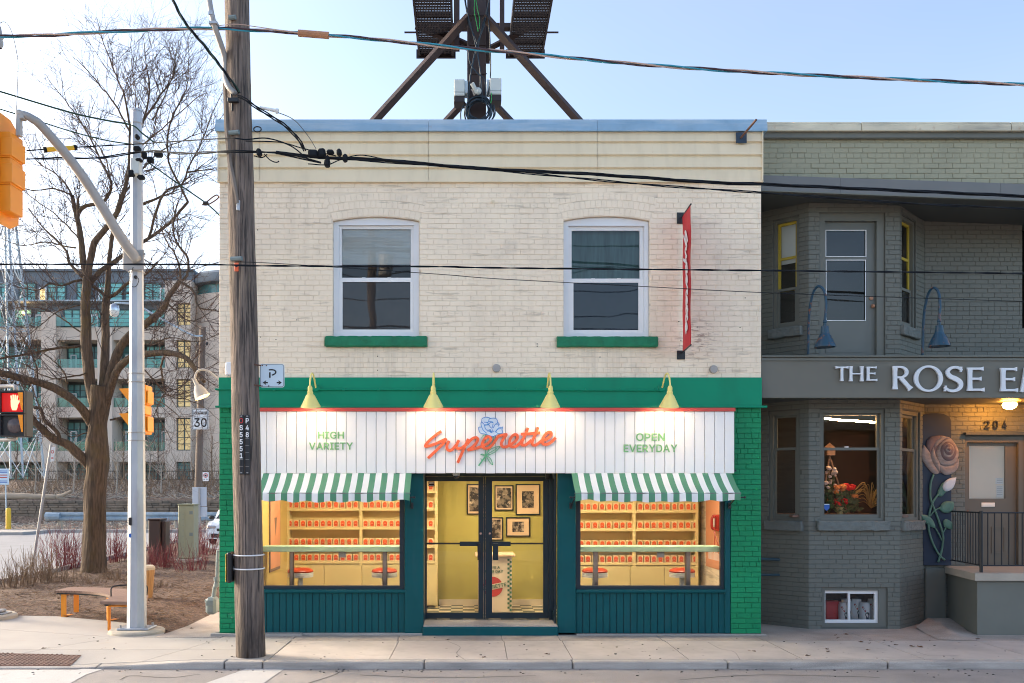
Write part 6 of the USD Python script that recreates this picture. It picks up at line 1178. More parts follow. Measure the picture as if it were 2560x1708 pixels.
part('hand', prism(affinity.translate(affinity.scale(hand, .95, 1.0, origin=(0, 0)), X(37, YQ2), Z(1008, YQ2)), YQ2 - .018, YQ2 - .0125), 'hand_red', pd)
part('lens', lathe([(0, -.03), (.09, -.022), (.125, 0)], P(36, 1064, YQ2 - .002), 24, (0, 1, 0)), 'lens_off', pd, smooth=True)
part('visor_side', [prism(Polygon([(X(49, YQ2), Z(a, YQ2)), (X(61, YQ2), Z(a, YQ2)), (X(61, YQ2), Z(b, YQ2)), (X(58, YQ2), Z(b, YQ2))]), YQ2 - .062, YQ2 - .052) for a, b in ((982, 1026), (1038, 1081))], 'amber', pd)
pp_ = thing('crossing_post', 'grey post with bracket arms carrying the pedestrian signal, its concrete foot at the left edge', 'post', loc=(X(-38, 1.8), 1.8, 0))
part('shaft', cyl((X(-38, 1.8), 1.8, 0), (X(-38, 1.8), 1.8, 4.2), .09, 14), 'galv', pp_, smooth=40); part('bracket_arm', [tube(smooth_path([P(-38, 968, 1.8), P(20, 966, 1.6), P(38, 967, 1.52), P(40, 977, 1.52)], 4), .035, 8), tube(smooth_path([P(-38, 1100, 1.8), P(10, 1100, 1.6), P(38, 1098, 1.52), P(40, 1091, 1.52)], 4), .03, 8)], 'galv_arm', pp_, smooth=True)
part('concrete_foot', lathe([(.52, -.05), (.50, .05), (.46, .075), (0, .076)], (X(-38, 1.8), 1.8, 0), 28), 'landing_stone', pp_); part('base_plate', [box(X(-38, 1.8) - .4, X(-38, 1.8) + .4, 1.65, 1.95, .0765, .10, .01), box(X(-38, 1.8) - .33, X(-38, 1.8) + .33, 1.7, 1.9, .1005, .15, .02)], 'galv_arm', pp_)

# ---------------------------------------------------------------- bench and bin
bc = np.array([-7.0, .45]); be = thing('curved_bench', 'curved bench of radial wood slats on amber steel legs beside the signal pole', 'bench', loc=(-5.8, 1.5, 0))
for k in range(46):
    a0 = math.radians(-4 + 2.02 * k); a1 = a0 + math.radians(1.68); e = [(bc[0] + r_ * math.cos(a), bc[1] + r_ * math.sin(a)) for r_, a in ((1.44, a0), (2.02, a0), (2.02, a1), (1.44, a1))]
    part('slat', slab(e, .415 + (k % 3) * .0006, .458), 'slat_wood', be)
part('rim', [slab([(bc[0] + r_ * math.cos(a), bc[1] + r_ * math.sin(a)) for a in np.linspace(-.05, 1.54, 24)] + [(bc[0] + (r_ + .05) * math.cos(a), bc[1] + (r_ + .05) * math.sin(a)) for a in np.linspace(1.54, -.05, 24)], .385, .414) for r_ in (1.5, 1.9)], 'black_metal', be)
for ad in (1, 44, 84):
    a = math.radians(ad); d_, n_ = np.array([math.cos(a), math.sin(a)]), np.array([-math.sin(a), math.cos(a)])
    def leg(r_, z0, z1, w, t): c0 = bc + d_ * r_; return slab([c0 + d_ * s * t + n_ * q * w for s, q in ((-1, -1), (1, -1), (1, 1), (-1, 1))], z0, z1)
    part('leg_frame', [leg(1.53, .0, .384, .045, .008), leg(1.93, .0, .384, .045, .008), leg(1.73, .366, .384, .045, .192), leg(1.73, .004, .016, .045, .192)], 'amber', be)
a = math.radians(22); part('arm_rest', tube(smooth_path([(bc[0] + r_ * math.cos(a), bc[1] + r_ * math.sin(a), z) for r_, z in ((1.46, .459), (1.47, .60), (1.6, .63), (1.9, .63), (2.0, .60), (2.0, .459))], 4), .012, 6), 'black_metal', be)
yb_ = 3.75; bcx = X(356, yb_); bi = thing('slatted_bin', 'round waste bin of brown wood slats half hidden behind the signal pole', 'bin', loc=(bcx, yb_, 0))
for k in range(22):
    g = 2 * math.pi * k / 22; w = .029; c0 = np.array([math.cos(g), math.sin(g), 0]); t0 = np.array([-math.sin(g), math.cos(g), 0]); o = np.array([bcx, yb_, 0])
    q = [o + c0 * r_ + t0 * s * w * (1 if z > .3 else .8) + np.array([0, 0, z]) for r_, z in ((.175, .05), (.225, .66)) for s in (-1, 1)]; q2 = [p - c0 * .02 for p in q]; part('slat', (np.array(q + q2), np.array([[0, 1, 3], [0, 3, 2], [4, 7, 5], [4, 6, 7], [0, 2, 6], [0, 6, 4], [1, 5, 7], [1, 7, 3], [2, 3, 7], [2, 7, 6]])), 'bin_wood', bi)
part('liner', lathe([(.0, .04), (.15, .04), (.202, .66), (.19, .66)], (bcx, yb_, 0), 24), 'black_metal', bi); part('lid_ring', lathe([(.23, .655), (.235, .70), (.20, .735), (.13, .74), (.12, .70)], (bcx, yb_, 0), 28), 'landing_stone', bi, smooth=40)
# ---------------------------------------------------------------- the bare tree
rt = np.random.default_rng(21); YT = 9.4
def tp(px, py, dy=0.0): return P(px, py, YT + dy)
tr = thing('bare_tree', 'large bare tree with dark ridged bark and spreading limbs in the planting bed', 'tree', loc=tp(234, 1440))
S = (D + YT) / F
def limb(pts, w0, w1, dy0=0.0, dy1=0.0, name='limb', sides=10):
    n = len(pts); q = np.array([tp(p[0], p[1], dy0 + (dy1 - dy0) * i / (n - 1)) for i, p in enumerate(pts)]); q = smooth_path(q, 5); m = len(q); r = np.linspace(w0 * .85, w1 * .8, m) * S / 2
    if w0 > 9:
        v, f = tube(q, r, 14); v = v + (np.stack([meshkit.fbm(v * [7, 7, 2], 3, 1), meshkit.fbm(v * [7, 7, 2] + 5, 3, 2), meshkit.fbm(v * 4, 2, 3)], 1) - .5) * min(.10, r[0] * .45)
    else:
        q = q + np.vstack([np.zeros(3), np.cumsum(rt.normal(0, .012, (m - 1, 3)), 0)]); v, f = tube(q, r, 6)
    part(name, (v, f), 'bark', tr, smooth=True); limbs.append((q, r)); return q
limbs = []
tq = smooth_path([tp(*p) for p in ((233, 1452), (234, 1420), (235, 1380), (236, 1300), (237, 1240), (241, 1190), (243, 1150), (243, 1110), (246, 1050), (250, 1000), (254, 965))], 8); m = len(tq)
tw = np.interp(np.linspace(0, 1, m), [0, .05, .12, .3, .5, .62, .7, .78, .9, 1], [80, 64, 57, 53, 52, 57, 54, 43, 50, 55]) * S / 2
v, f = tube(tq, tw, 40); ang = np.arctan2(v[:, 1] - YT, v[:, 0] - tq[0, 0]); rd = np.stack([np.cos(ang), np.sin(ang), 0 * ang], 1); ridge = np.abs(((ang * 22 / (2 * math.pi) + 1.3 * meshkit.fbm(v * [2, 2, .8], 2, 4)) % 1) - .5); v = v + rd * ((meshkit.fbm(v * [5, 5, 1.4], 3, 6) - .5) * .10 + (ridge - .25) * .05)[:, None]
part('trunk', (v, f), 'bark', tr, smooth=True)
L = limb
L([(236, 1010), (228, 970), (222, 925), (217, 870), (214, 800), (214, 745), (217, 710), (218, 690)], 34, 28)
L([(256, 1010), (260, 950), (263, 890), (264, 830), (265, 780), (266, 742)], 28, 22, 0, .3)
L([(266, 745), (270, 700), (274, 650), (278, 610), (283, 570), (296, 510), (318, 450), (340, 380)], 17, 7, .3, .8)
L([(264, 1010), (276, 940), (296, 880), (322, 840), (363, 812), (407, 771), (424, 737), (451, 703)], 30, 15, 0, -.6)
L([(262, 1020), (280, 960), (300, 915), (340, 890), (400, 882), (450, 888), (478, 908), (492, 935), (510, 955)], 26, 10, 0, -1.5)
L([(218, 700), (208, 650), (203, 600), (197, 560), (188, 530), (180, 490)], 20, 12, 0, .3)
L([(218, 700), (226, 650), (238, 605), (262, 575), (293, 530), (310, 480), (322, 420)], 22, 11, 0, -.3)
L([(222, 710), (237, 694), (256, 674), (285, 656), (312, 635), (359, 604), (422, 560), (470, 505)], 17, 8, 0, .9)
L([(230, 1060), (216, 1038), (194, 1012), (145, 975), (97, 956), (48, 944), (0, 931), (-70, 915)], 28, 18, 0, -1.2)
L([(228, 1165), (205, 1145), (170, 1112), (131, 1094), (97, 1065), (70, 1031), (56, 1004), (30, 990)], 32, 12, 0, -1.0)
L([(150, 1102), (145, 1083), (128, 1066), (112, 1052), (105, 1030), (100, 1020), (85, 1019)], 12, 9, -.4, -.5)
L([(451, 703), (468, 680), (468, 655), (455, 630), (436, 604), (428, 560), (440, 500)], 9, 4, -.6, -.3); L([(451, 703), (470, 712), (487, 722), (500, 745), (509, 763), (548, 766)], 9, 4, -.6, -.9); L([(451, 703), (450, 670), (440, 640), (420, 600), (412, 560)], 7, 3, -.6, -.8)
L([(266, 745), (291, 734), (322, 706), (360, 690), (395, 655)], 12, 5, .3, -.3); L([(266, 742), (250, 728), (232, 716)], 10, 9, .3, 0)
L([(200, 865), (145, 875), (73, 892), (0, 904), (-40, 905)], 9, 5, 0, -1); L([(205, 692), (174, 658), (166, 628), (140, 600), (109, 570), (70, 520)], 10, 3, 0, .6); L([(205, 700), (160, 716), (125, 712), (90, 730), (40, 725)], 8, 3, 0, -.8)
L([(195, 560), (195, 525), (195, 498)], 11, 9); L([(197, 530), (214, 515), (257, 505), (275, 480), (279, 461)], 12, 8, 0, -.2)
for pts, w in (([(340, 380), (357, 304), (395, 240), (421, 200), (432, 150), (436, 107)], 8), ([(322, 420), (350, 350), (372, 260), (375, 200), (366, 140), (357, 90)], 8), ([(470, 505), (421, 400), (421, 314), (445, 250), (461, 214), (466, 150), (464, 93)], 7), ([(279, 461), (250, 400), (214, 332), (171, 271), (140, 230), (114, 193)], 7), ([(279, 461), (262, 390), (235, 350), (200, 310), (150, 290)], 5),
               ([(322, 420), (325, 330), (310, 240), (279, 171), (250, 104), (234, 43)], 8), ([(325, 330), (290, 260), (250, 214), (210, 170), (179, 143)], 6), ([(370, 600), (411, 489), (450, 471), (468, 432), (500, 357), (530, 290), (557, 232)], 8), ([(357, 511), (411, 489), (450, 471)], 9), ([(468, 432), (500, 425), (548, 420)], 5), ([(380, 300), (410, 250), (440, 160), (415, 95)], 5),
               ([(180, 490), (150, 440), (100, 400), (60, 330)], 6), ([(180, 490), (140, 470), (80, 470), (20, 455)], 6), ([(340, 380), (390, 330), (470, 260), (520, 230)], 5), ([(300, 500), (340, 440), (400, 380), (480, 340), (540, 320)], 6), ([(330, 420), (335, 330), (340, 250), (330, 150)], 5), ([(200, 600), (150, 540), (90, 500), (30, 440)], 5), ([(190, 620), (120, 610), (60, 620), (0, 600)], 5), ([(312, 635), (360, 650), (400, 690), (425, 735)], 5),
               ([(420, 760), (470, 800), (520, 780), (550, 750)], 5), ([(330, 850), (380, 860), (430, 840), (500, 850), (548, 830)], 5), ([(415, 883), (406, 920), (408, 960), (412, 980), (440, 975), (480, 955), (520, 990)], 7), ([(340, 895), (380, 950), (410, 985), (450, 1000), (500, 1020), (548, 1060)], 5), ([(410, 985), (390, 1030), (410, 1080), (430, 1110)], 4), ([(276, 1050), (310, 1040), (350, 1010), (390, 1010), (440, 1050), (480, 1110)], 6),
               ([(225, 930), (180, 940), (120, 945), (60, 910), (0, 890)], 6), ([(222, 1080), (180, 1090), (140, 1060)], 4), ([(170, 960), (150, 920), (100, 880), (40, 850)], 5), ([(97, 956), (80, 900), (40, 840), (0, 800)], 5), ([(214, 840), (160, 800), (110, 770), (60, 760), (0, 770)], 5), ([(212, 760), (150, 780), (90, 830), (30, 870)], 4)):
    L(pts, w, 1.6, rt.uniform(-.3, .3), rt.uniform(-2.2, 2.2))
tv, tf_, tn = [], [], 0
def stick(p, d, ln, r, lvl):
    """A twig with its own side twigs."""
    global tn
    n = 4 if lvl else 5; q = [p]; e = d / np.linalg.norm(d)
    for i in range(n - 1): e = e + rt.normal(0, .16, 3) + np.array([0, 0, .09]); e /= np.linalg.norm(e); q.append(q[-1] + e * ln / (n - 1))
    q = np.array(q); v, f = tube(q, np.linspace(r, r * .35, n), 3, False); tv.append(v); tf_.append(f + tn); tn += len(v)
    if lvl > 0:
        for _ in range(int(rt.integers(2, 5)) + (2 if lvl == 2 else 0)):
            i = rt.uniform(.2, 1) * (n - 1); k = min(int(i), n - 2); b = q[k] + (q[k + 1] - q[k]) * (i - k); s = rt.normal(0, 1, 3); s -= e * (s @ e); s /= np.linalg.norm(s)
            stick(b, e * rt.uniform(.55, 1.0) + s * rt.uniform(.5, .95), ln * rt.uniform(.38, .68), r * .62, lvl - 1)
for q, r in limbs:
    ln = np.linalg.norm(np.diff(q, axis=0), axis=1).sum(); thick = r[0] > .07
    for _ in range(int(ln * (4.3 if not thick else 1.8)) + 3):
        t = rt.uniform(.15 if not thick else .35, 1); i = t * (len(q) - 1); k = min(int(i), len(q) - 2); b = q[k] + (q[k + 1] - q[k]) * (i - k); e = q[k + 1] - q[k]; e /= np.linalg.norm(e); s = rt.normal(0, 1, 3) * [1, .8, .8]; s -= e * (s @ e); s /= np.linalg.norm(s)
        stick(b, e * rt.uniform(.4, 1) + s * rt.uniform(.5, 1) + np.array([0, 0, .25]), rt.uniform(.45, 1.35), min(.0135, r[k] * .6), 2)
part('twigs', (np.vstack(tv), np.vstack(tf_)), 'twig', tr, kind='stuff')

# ---------------------------------------------------------------- shrubs of the planting bed
def shrub(px, py, n, h, spread, mat, label, name='red_shrub', group=None, seed=0, lean=.35, br=2):
    o = Gd(px, py); r = np.random.default_rng(seed); out = []
    for _ in range(n):
        a = r.uniform(0, 6.28); b = o + np.array([math.cos(a), math.sin(a), 0]) * r.uniform(0, spread * .35); d = np.array([math.cos(a) * r.uniform(0, lean), math.sin(a) * r.uniform(0, lean), 1.0]); L_ = h * r.uniform(.45, 1.0)
        q = [b]
        for i in range(4): d = d + r.normal(0, .10, 3); d /= np.linalg.norm(d); q.append(q[-1] + d * L_ / 4)
        q = np.array(q); out.append(tube(q, np.linspace(.007, .003, 5), 3, False))
        for _ in range(br):
            k = int(r.integers(1, 4)); e = d + r.normal(0, .4, 3); e /= np.linalg.norm(e); out.append(tube(np.array([q[k], q[k] + e * L_ * .22, q[k] + e * L_ * .4 + [0, 0, .03]]), [.004, .003, .002], 3, False))
    t = thing(name, label, 'shrub', group, loc=o); part('stems', out, mat, t)
GR = 'red stemmed shrubs in the planting bed'
shrub(150, 1425, 70, 1.35, 1.4, 'red_stem', 'wide red stemmed shrub left of the tree trunk', group=GR, seed=1); shrub(185, 1420, 50, 1.15, 1.0, 'red_stem', 'red stemmed shrub close against the left of the tree trunk', group=GR, seed=2); shrub(283, 1412, 60, 1.3, 1.0, 'red_stem', 'red stemmed shrub between tree trunk and signal pole', group=GR, seed=3); shrub(305, 1400, 30, 1.0, .8, 'red_stem', 'smaller red stemmed shrub just left of the signal pole', group=GR, seed=4)
shrub(412, 1432, 55, .75, .8, 'red_stem', 'low red shrub before the brown utility box', group=GR, seed=5); shrub(430, 1400, 40, 1.4, .8, 'red_stem', 'red shrub between the brown and the green utility boxes', group=GR, seed=6); shrub(478, 1438, 45, .8, 1.2, 'red_stem', 'red shrub before the green utility box', group=GR, seed=7); shrub(515, 1395, 60, 1.1, 1.3, 'red_stem', 'red shrub before the white car', group=GR, seed=8); shrub(492, 1385, 40, 1.2, 1.0, 'red_stem', 'red shrub at the foot of the blank white sign', group=GR, seed=9); shrub(385, 1425, 45, .8, .9, 'red_stem', 'red shrub right of the signal pole at the brown box foot', group=GR, seed=10)
GD_ = 'dry shrubs in the planting bed'
shrub(30, 1480, 60, .75, 1.2, 'dry_stem', 'dry brown shrub at the left edge before the parking lot', 'dry_shrub', GD_, 11); shrub(75, 1468, 60, .95, 1.3, 'dry_stem', 'dry brown shrub before the leaning post', 'dry_shrub', GD_, 12); shrub(112, 1455, 45, .85, 1.1, 'dry_stem', 'dry brown shrub right of the leaning post', 'dry_shrub', GD_, 13); shrub(150, 1468, 60, .45, 1.4, 'dry_stem', 'low dry shrub left of the tree foot behind the bench', 'dry_shrub', GD_, 14); shrub(285, 1462, 60, .45, 1.0, 'dry_stem', 'low straw tuft right of the tree foot', 'dry_shrub', GD_, 15, .8); shrub(390, 1480, 50, .3, .8, 'dry_stem', 'low straw tuft beside the slatted bin', 'dry_shrub', GD_, 16, .9); shrub(172, 1505, 40, .28, .8, 'dry_stem', 'low straw tuft before the bench', 'dry_shrub', GD_, 17, .9); shrub(232, 1470, 60, .35, 1.6, 'dry_stem', 'dry brush round the tree foot', 'dry_shrub', GD_, 18, .8)
# utility boxes
y = 12.6; ub = thing('brown_utility_box', 'dark brown utility cabinet behind the signal pole', 'utility box', loc=(X(390, y), y, 0)); part('cabinet', box(X(371, y), X(399, y), y, y + .6, 0, Z(1301, y), .02), 'box_brown', ub); part('lid', box(X(369, y), X(400, y), y - .02, y + .62, Z(1301, y) + .001, Z(1297, y), .01), 'box_brown', ub); part('side_duct', box(X(400, y), X(411, y), y + .1, y + .5, 0, Z(1303, y), .02), 'box_brown', ub); part('pad', box(X(364, y), X(418, y), y - .2, y + .8, -.05, .06), 'concrete_b', ub)
y = 12.75; ug = thing('green_utility_box', 'pale green utility pillar on a concrete block in the planting bed', 'utility box', loc=(X(464, y), y, 0)); part('cabinet', box(X(445, y), X(484, y), y, y + .5, Z(1397, y), Z(1263, y), .02), 'box_green', ug); part('lid', box(X(443.5, y), X(485.5, y), y - .03, y + .53, Z(1263, y) + .001, Z(1260, y), .01), 'box_green', ug); part('base_block', box(X(438, y), X(492, y), y - .15, y + .6, -.05, Z(1397.5, y), .02), 'landing_stone', ug); part('door_panel', box(X(452, y), X(462, y), y - .012, y - .001, Z(1385, y), Z(1275, y), .003), 'box_green', ug); part('latches', [box(X(474, y), X(482, y), y - .02, y - .001, Z(p + 4, y), Z(p - 4, y)) for p in (1282, 1336)] + [box(X(457, y), X(459, y), y - .016, y - .0125, Z(p + 1, y), Z(p, y)) for p in range(1285, 1380, 14)], 'gas_grey', ug)
struct('concrete_pad', slab([Gd(428, 1436), Gd(470, 1436), Gd(545, 1412), Gd(500, 1411)], -.05, .05), 'concrete_b')
# signs of the planting bed and lot
lp0, lp1 = Gd(81, 1420), P(128, 1112, 12.3); lp = thing('leaning_post', 'leaning grey post with a narrow no parking sign left of the tree', 'sign post', loc=lp0)
part('post', tube([lp0, lp1], .04, 10), 'galv_arm', lp, smooth=True); part('sign_plate', prism(Polygon([(X(130, 12.2), Z(1119, 12.2)), (X(138.5, 12.2), Z(1117, 12.2)), (X(136, 12.2), Z(1153, 12.2)), (X(127, 12.2), Z(1155, 12.2))]), 12.16, 12.19), 'sign_white', lp); part('sign_mark', [prism(Point(X(133, 12.2), Z(1130, 12.2)).buffer(.045).difference(Point(X(133, 12.2), Z(1130, 12.2)).buffer(.03)), 12.15, 12.157), box(X(130, 12.2), X(135, 12.2), 12.15, 12.157, Z(1147, 12.2), Z(1144, 12.2))], 'sign_red', lp)
y = 36.0; bs = thing('lot_sign', 'pale blue notice sign on a post rising from a yellow bollard at the left edge', 'sign', loc=(X(20, y), y, 0)); part('post', cyl((X(15, y), y, 1.2), (X(14, y), y, Z(1208, y)), .04, 8), 'pylon', bs); part('plate', box(X(-6, y), X(24, y), y - .08, y - .05, Z(1212, y), Z(1172, y), .01), 'sign_pale', bs); part('print', [box(X(-3, y), X(20, y), y - .09, y - .081, Z(p + 1.6, y), Z(p, y)) for p in (1177, 1181, 1202, 1206)], 'shield_blue', bs); part('print', [box(X(-3, y), X(20, y), y - .09, y - .081, Z(p + 2, y), Z(p, y)) for p in (1187, 1193)], 'sign_red', bs); part('bollard', lathe([(.135, 0), (.135, 1.25), (.10, 1.32), (0, 1.34)], (X(21, y), y, 0), 16), 'yellow_post', bs, smooth=40)
y = 27.5; wp = thing('far_wooden_pole', 'brown wooden pole behind the shop corner carrying the speed sign', 'utility pole', loc=(X(495, y), y, 0)); part('shaft', tube([(X(492, y), y, 0), (X(507, y), y, Z(818, y))], [.165, .14], 14), 'wood_far', wp, smooth=True); part('insulators', [box(X(a - 3, y), X(a + 3, y), y - .2, y - .1, Z(b + 4, y), Z(b - 4, y), .03) for a, b in ((520, 861), (495, 861), (496, 880))], 'black_metal', wp)
sl = thing('globe_street_lamp', 'silver globe street lamp on a slender arm before the tree', 'street lamp', loc=P(286, 774, 27)); part('arm', tube(smooth_path([P(506, 840, 27.4), P(480, 838, 27), P(430, 812, 27), P(370, 778, 27), P(340, 762, 27), P(300, 758, 27), P(287, 758, 27)], 4), .045, 6), 'pylon', sl, smooth=True); part('globe', lathe([(.05, .34), (.2, .25), (.225, .1), (.22, .0)], P(285.5, 778, 27), 20), 'chrome', sl, smooth=True); part('bowl', lathe([(.22, -.005), (.2, -.12), (.12, -.24), (0, -.28)], P(285.5, 778, 27), 20), 'stool_white', sl, smooth=True)
y = 27.2; ms = thing('speed_sign', 'white sign MAXIMUM 30 on the brown wooden pole', 'sign', loc=P(500, 1074, y)); part('plate', prism(rrect(480, 521, 1022, 1074.5, .04, y), y - .02, y), 'sign_white', ms); part('border', prism(rrect(481, 520, 1023, 1073.5, .035, y).difference(rrect(482, 519, 1024, 1072.5, .03, y)), y - .026, y - .0205), 'black_plastic', ms)
def fitpart(s, a, b, t, u, y_, mat, parent, dep=.006):
    h = Z(t, y_) - Z(u, y_); w1 = max(q[0][:, 0].max() for q in text(s, 0, 0, h, y_, dep, True, 1.0, False))
    for q in text(s, X(a, y_), Z(u, y_), h, y_, dep, True, (X(b, y_) - X(a, y_)) / w1, False): part('character', q, mat, parent)
fitpart('MAXIMUM', 484, 517.5, 1029, 1036, y - .0205, 'black_plastic', ms); fitpart('30', 485.5, 517, 1046, 1067, y - .0205, 'black_plastic', ms)
y = 27.3; npk = thing('no_parking_sign', 'small white no parking sign with red ring low on the brown wooden pole', 'sign', loc=P(514, 1202, y)); part('plate', prism(rrect(507, 522, 1180.5, 1203, .03, y), y - .02, y), 'sign_white', npk); cc = (X(514.3, y), Z(1189, y)); part('ring', prism(Point(*cc).buffer(.10).difference(Point(*cc).buffer(.07)), y - .026, y - .0205), 'sign_red', npk); part('letter', prism(Point(*cc).buffer(.045), y - .026, y - .0205), 'black_plastic', npk); part('arrows', [prism(Polygon([(X(514.3 + s * 5.5, y), Z(1198.5, y)), (X(514.3 + s * 2.5, y), Z(1197, y)), (X(514.3 + s * 2.5, y), Z(1200, y))]), y - .026, y - .0205) for s in (1, -1)], 'black_plastic', npk)
y = 23.9; wb = thing('blank_sign', 'two blank white sign backs on a thin post before the green box', 'sign', loc=P(499, 1360, y)); part('post', box(X(497, y), X(501, y), y - .06, y - .02, 0, Z(1219, y)), 'galv_arm', wb); part('plate', box(X(481, y), X(517, y), y - .015, y, Z(1266, y), Z(1218, y), .004), 'sign_back', wb); part('plate', box(X(484, y), X(518, y), y - .015, y, Z(1292, y), Z(1267.5, y), .004), 'sign_back', wb)
# the white car
yc = 23.4; cw = X(570, yc); ca = thing('white_car', 'white car parked facing the street, mostly hidden by the green corner of the shop', 'car', loc=(cw, yc, 0))
prof = [(.25, -.02), (.55, -.04), (.80, .05), (.95, .35), (1.02, 1.0), (1.48, 1.75), (1.52, 2.6), (1.45, 3.3), (1.10, 4.1), (.95, 4.45), (.55, 4.5), (.25, 4.4)]
def car_ring(x, k, zk): return np.array([(x, yc + .0 + y_ * k + (1 - k) * 2.2, .22 + (z_ - .22) * zk if z_ > 1.0 else z_) for z_, y_ in prof])
rings = [car_ring(cw + s * .9, k, zk) for s, k, zk in ((-1, .96, .88), (-.97, .985, .95), (-.75, 1, 1), (0, 1.01, 1.01), (.75, 1, 1), (.97, .985, .95), (1, .96, .88))]; n = len(prof); V = np.vstack(rings); fc = [[i * n + j, (i + 1) * n + j, (i + 1) * n + (j + 1) % n, i * n + (j + 1) % n] for i in range(6) for j in range(n)]; caps = [(0, j, j + 1) for j in range(1, n - 1)] + [(6 * n, 6 * n + j + 1, 6 * n + j) for j in range(1, n - 1)]; fq = np.array(fc); part('body', (V, np.vstack([fq[:, [0, 1, 2]], fq[:, [0, 2, 3]], np.array(caps)])), 'car_white', ca, smooth=40)
part('windscreen', quad((cw - .78, yc + 1.02, 1.055), (cw + .78, yc + 1.02, 1.055), (cw + .66, yc + 1.70, 1.47), (cw - .66, yc + 1.70, 1.47)), 'car_glass', ca)
for s in (-1, 1):
    part('headlight', box(cw + s * .50, cw + s * .86, yc - .03, yc + .25, .66, .80, .04), 'chrome', ca); part('mirror', rough(ball((cw + s * 1.02, yc + 1.25, 1.10), .13, 2, (1, .6, .7)), .0, 1), 'black_plastic', ca, smooth=True)
    for yy in (.75, 3.6): part('wheel', [lathe([(0, -.11), (.2, -.11), (.32, -.09), (.33, 0), (.32, .09), (0, .11)], (cw + s * .82, yc + yy, .33), 22, (1, 0, 0))], 'tyre', ca, smooth=40)
part('bumper', [box(cw - .7, cw + .7, yc - .06, yc + .1, .30, .48, .03)], 'black_plastic', ca); part('grille', box(cw - .45, cw + .45, yc - .055, yc + .05, .56, .68, .02), 'black_plastic', ca)
# guard rail, stone wall, log, fence
y = 38.7; gr = thing('guard_rail', 'grey blue steel guard rail behind the parking lot', 'guard rail', loc=(X(320, y), y, 0)); zt_, zb_ = Z(1281, y), Z(1302, y); pf = [(0, zb_), (-.07, zb_ + .06), (-.07, zb_ + .16), (.0, (zt_ + zb_) / 2), (-.07, zt_ - .16), (-.07, zt_ - .06), (0, zt_)]
V = np.array([(x, y + a, b) for x in (X(150, y), X(640, y)) for a, b in pf]); part('rail', (V, np.array([[i, i + 1, i + 8, i + 7] for i in range(6)])), 'rail_blue', gr); part('end_piece', tube([(X(113, y), y, (zt_ + zb_) / 2), (X(116, y), y, (zt_ + zb_) / 2), (X(152, y), y - .02, (zt_ + zb_) / 2)], [.12, .27, .24], 10), 'rail_blue', gr)
for px in (148, 258, 370, 440, 520): part('post', box(X(px - 5, y), X(px + 5, y), y + .02, y + .22, -.1, zt_ - .05, .02), 'landing_stone', gr)
yw_ = 44.9; sw = thing('dry_stone_wall', 'low wall of stacked brown stones along the far side of the parking lot', 'wall', loc=(-15, yw_, 0)); r = random.Random(4); z = .15; cnt = 0; rest = []
part('core', box(-36, 4, yw_ + .18, yw_ + .5, 0, 1.6), 'dark_gap', sw)
while z < 1.62:
    h = r.uniform(.13, .21); x = -34.0 + r.random() * .3
    while x < 2:
        w = r.uniform(.35, 1.15); m = rough(box(x + .012, x + w - .012, yw_ + r.uniform(-.03, .05), yw_ + .35, z + .008, z + h - .006, .02), .014, 3, cnt)
        vis = -27.5 < x < -13.5
        if vis and cnt < 290: part('stone', m, 'stone_wall' if r.random() < .7 else 'stone_wall_b', sw); cnt += 1
        else: rest.append(m)
        x += w
    z += h
part('stones', rest, 'stone_wall', sw, kind='stuff')
y = 45.6; lg = thing('fallen_log', 'pale fallen log with a forked end lying on top of the stone wall', 'log', loc=P(80, 1245, y)); part('log', rough(tube(smooth_path([P(-60, 1246, y), P(20, 1241, y), P(80, 1242, y), P(140, 1243, y)], 6), np.linspace(.26, .17, 19), 12), .03, 3), 'log_wood', lg, smooth=True); part('fork', [tube(smooth_path([P(138, 1243, y), P(158, 1238, y), P(179, 1227, y)], 4), np.linspace(.16, .08, 9), 8), tube(smooth_path([P(138, 1244, y), P(156, 1247, y), P(174, 1251, y)], 4), np.linspace(.14, .09, 9), 8)], 'log_wood', lg, smooth=True)
y = 56.7; fe = thing('picket_fence', 'black iron fence along the top of the brown slope', 'fence', loc=(-20, y, 3)); z0_, z1_ = Z(1203, y), Z(1177, y)
part('rail', box(-42, -4, y - .02, y + .02, z1_ - .07, z1_, .0), 'black_metal', fe); part('rail', box(-42, -4, y - .02, y + .02, z0_ + .1, z0_ + .15), 'black_metal', fe)
for x in np.arange(-38, -12, 2.4): part('post', box(x - .05, x + .05, y - .05, y + .05, 2.6, z1_ + .06), 'black_metal', fe)
part('pickets', [box(x - .012, x + .012, y - .012, y + .012, z0_ + .12, z1_ - .03) for x in np.arange(-41, -5, .16)], 'black_metal', fe, kind='stuff')
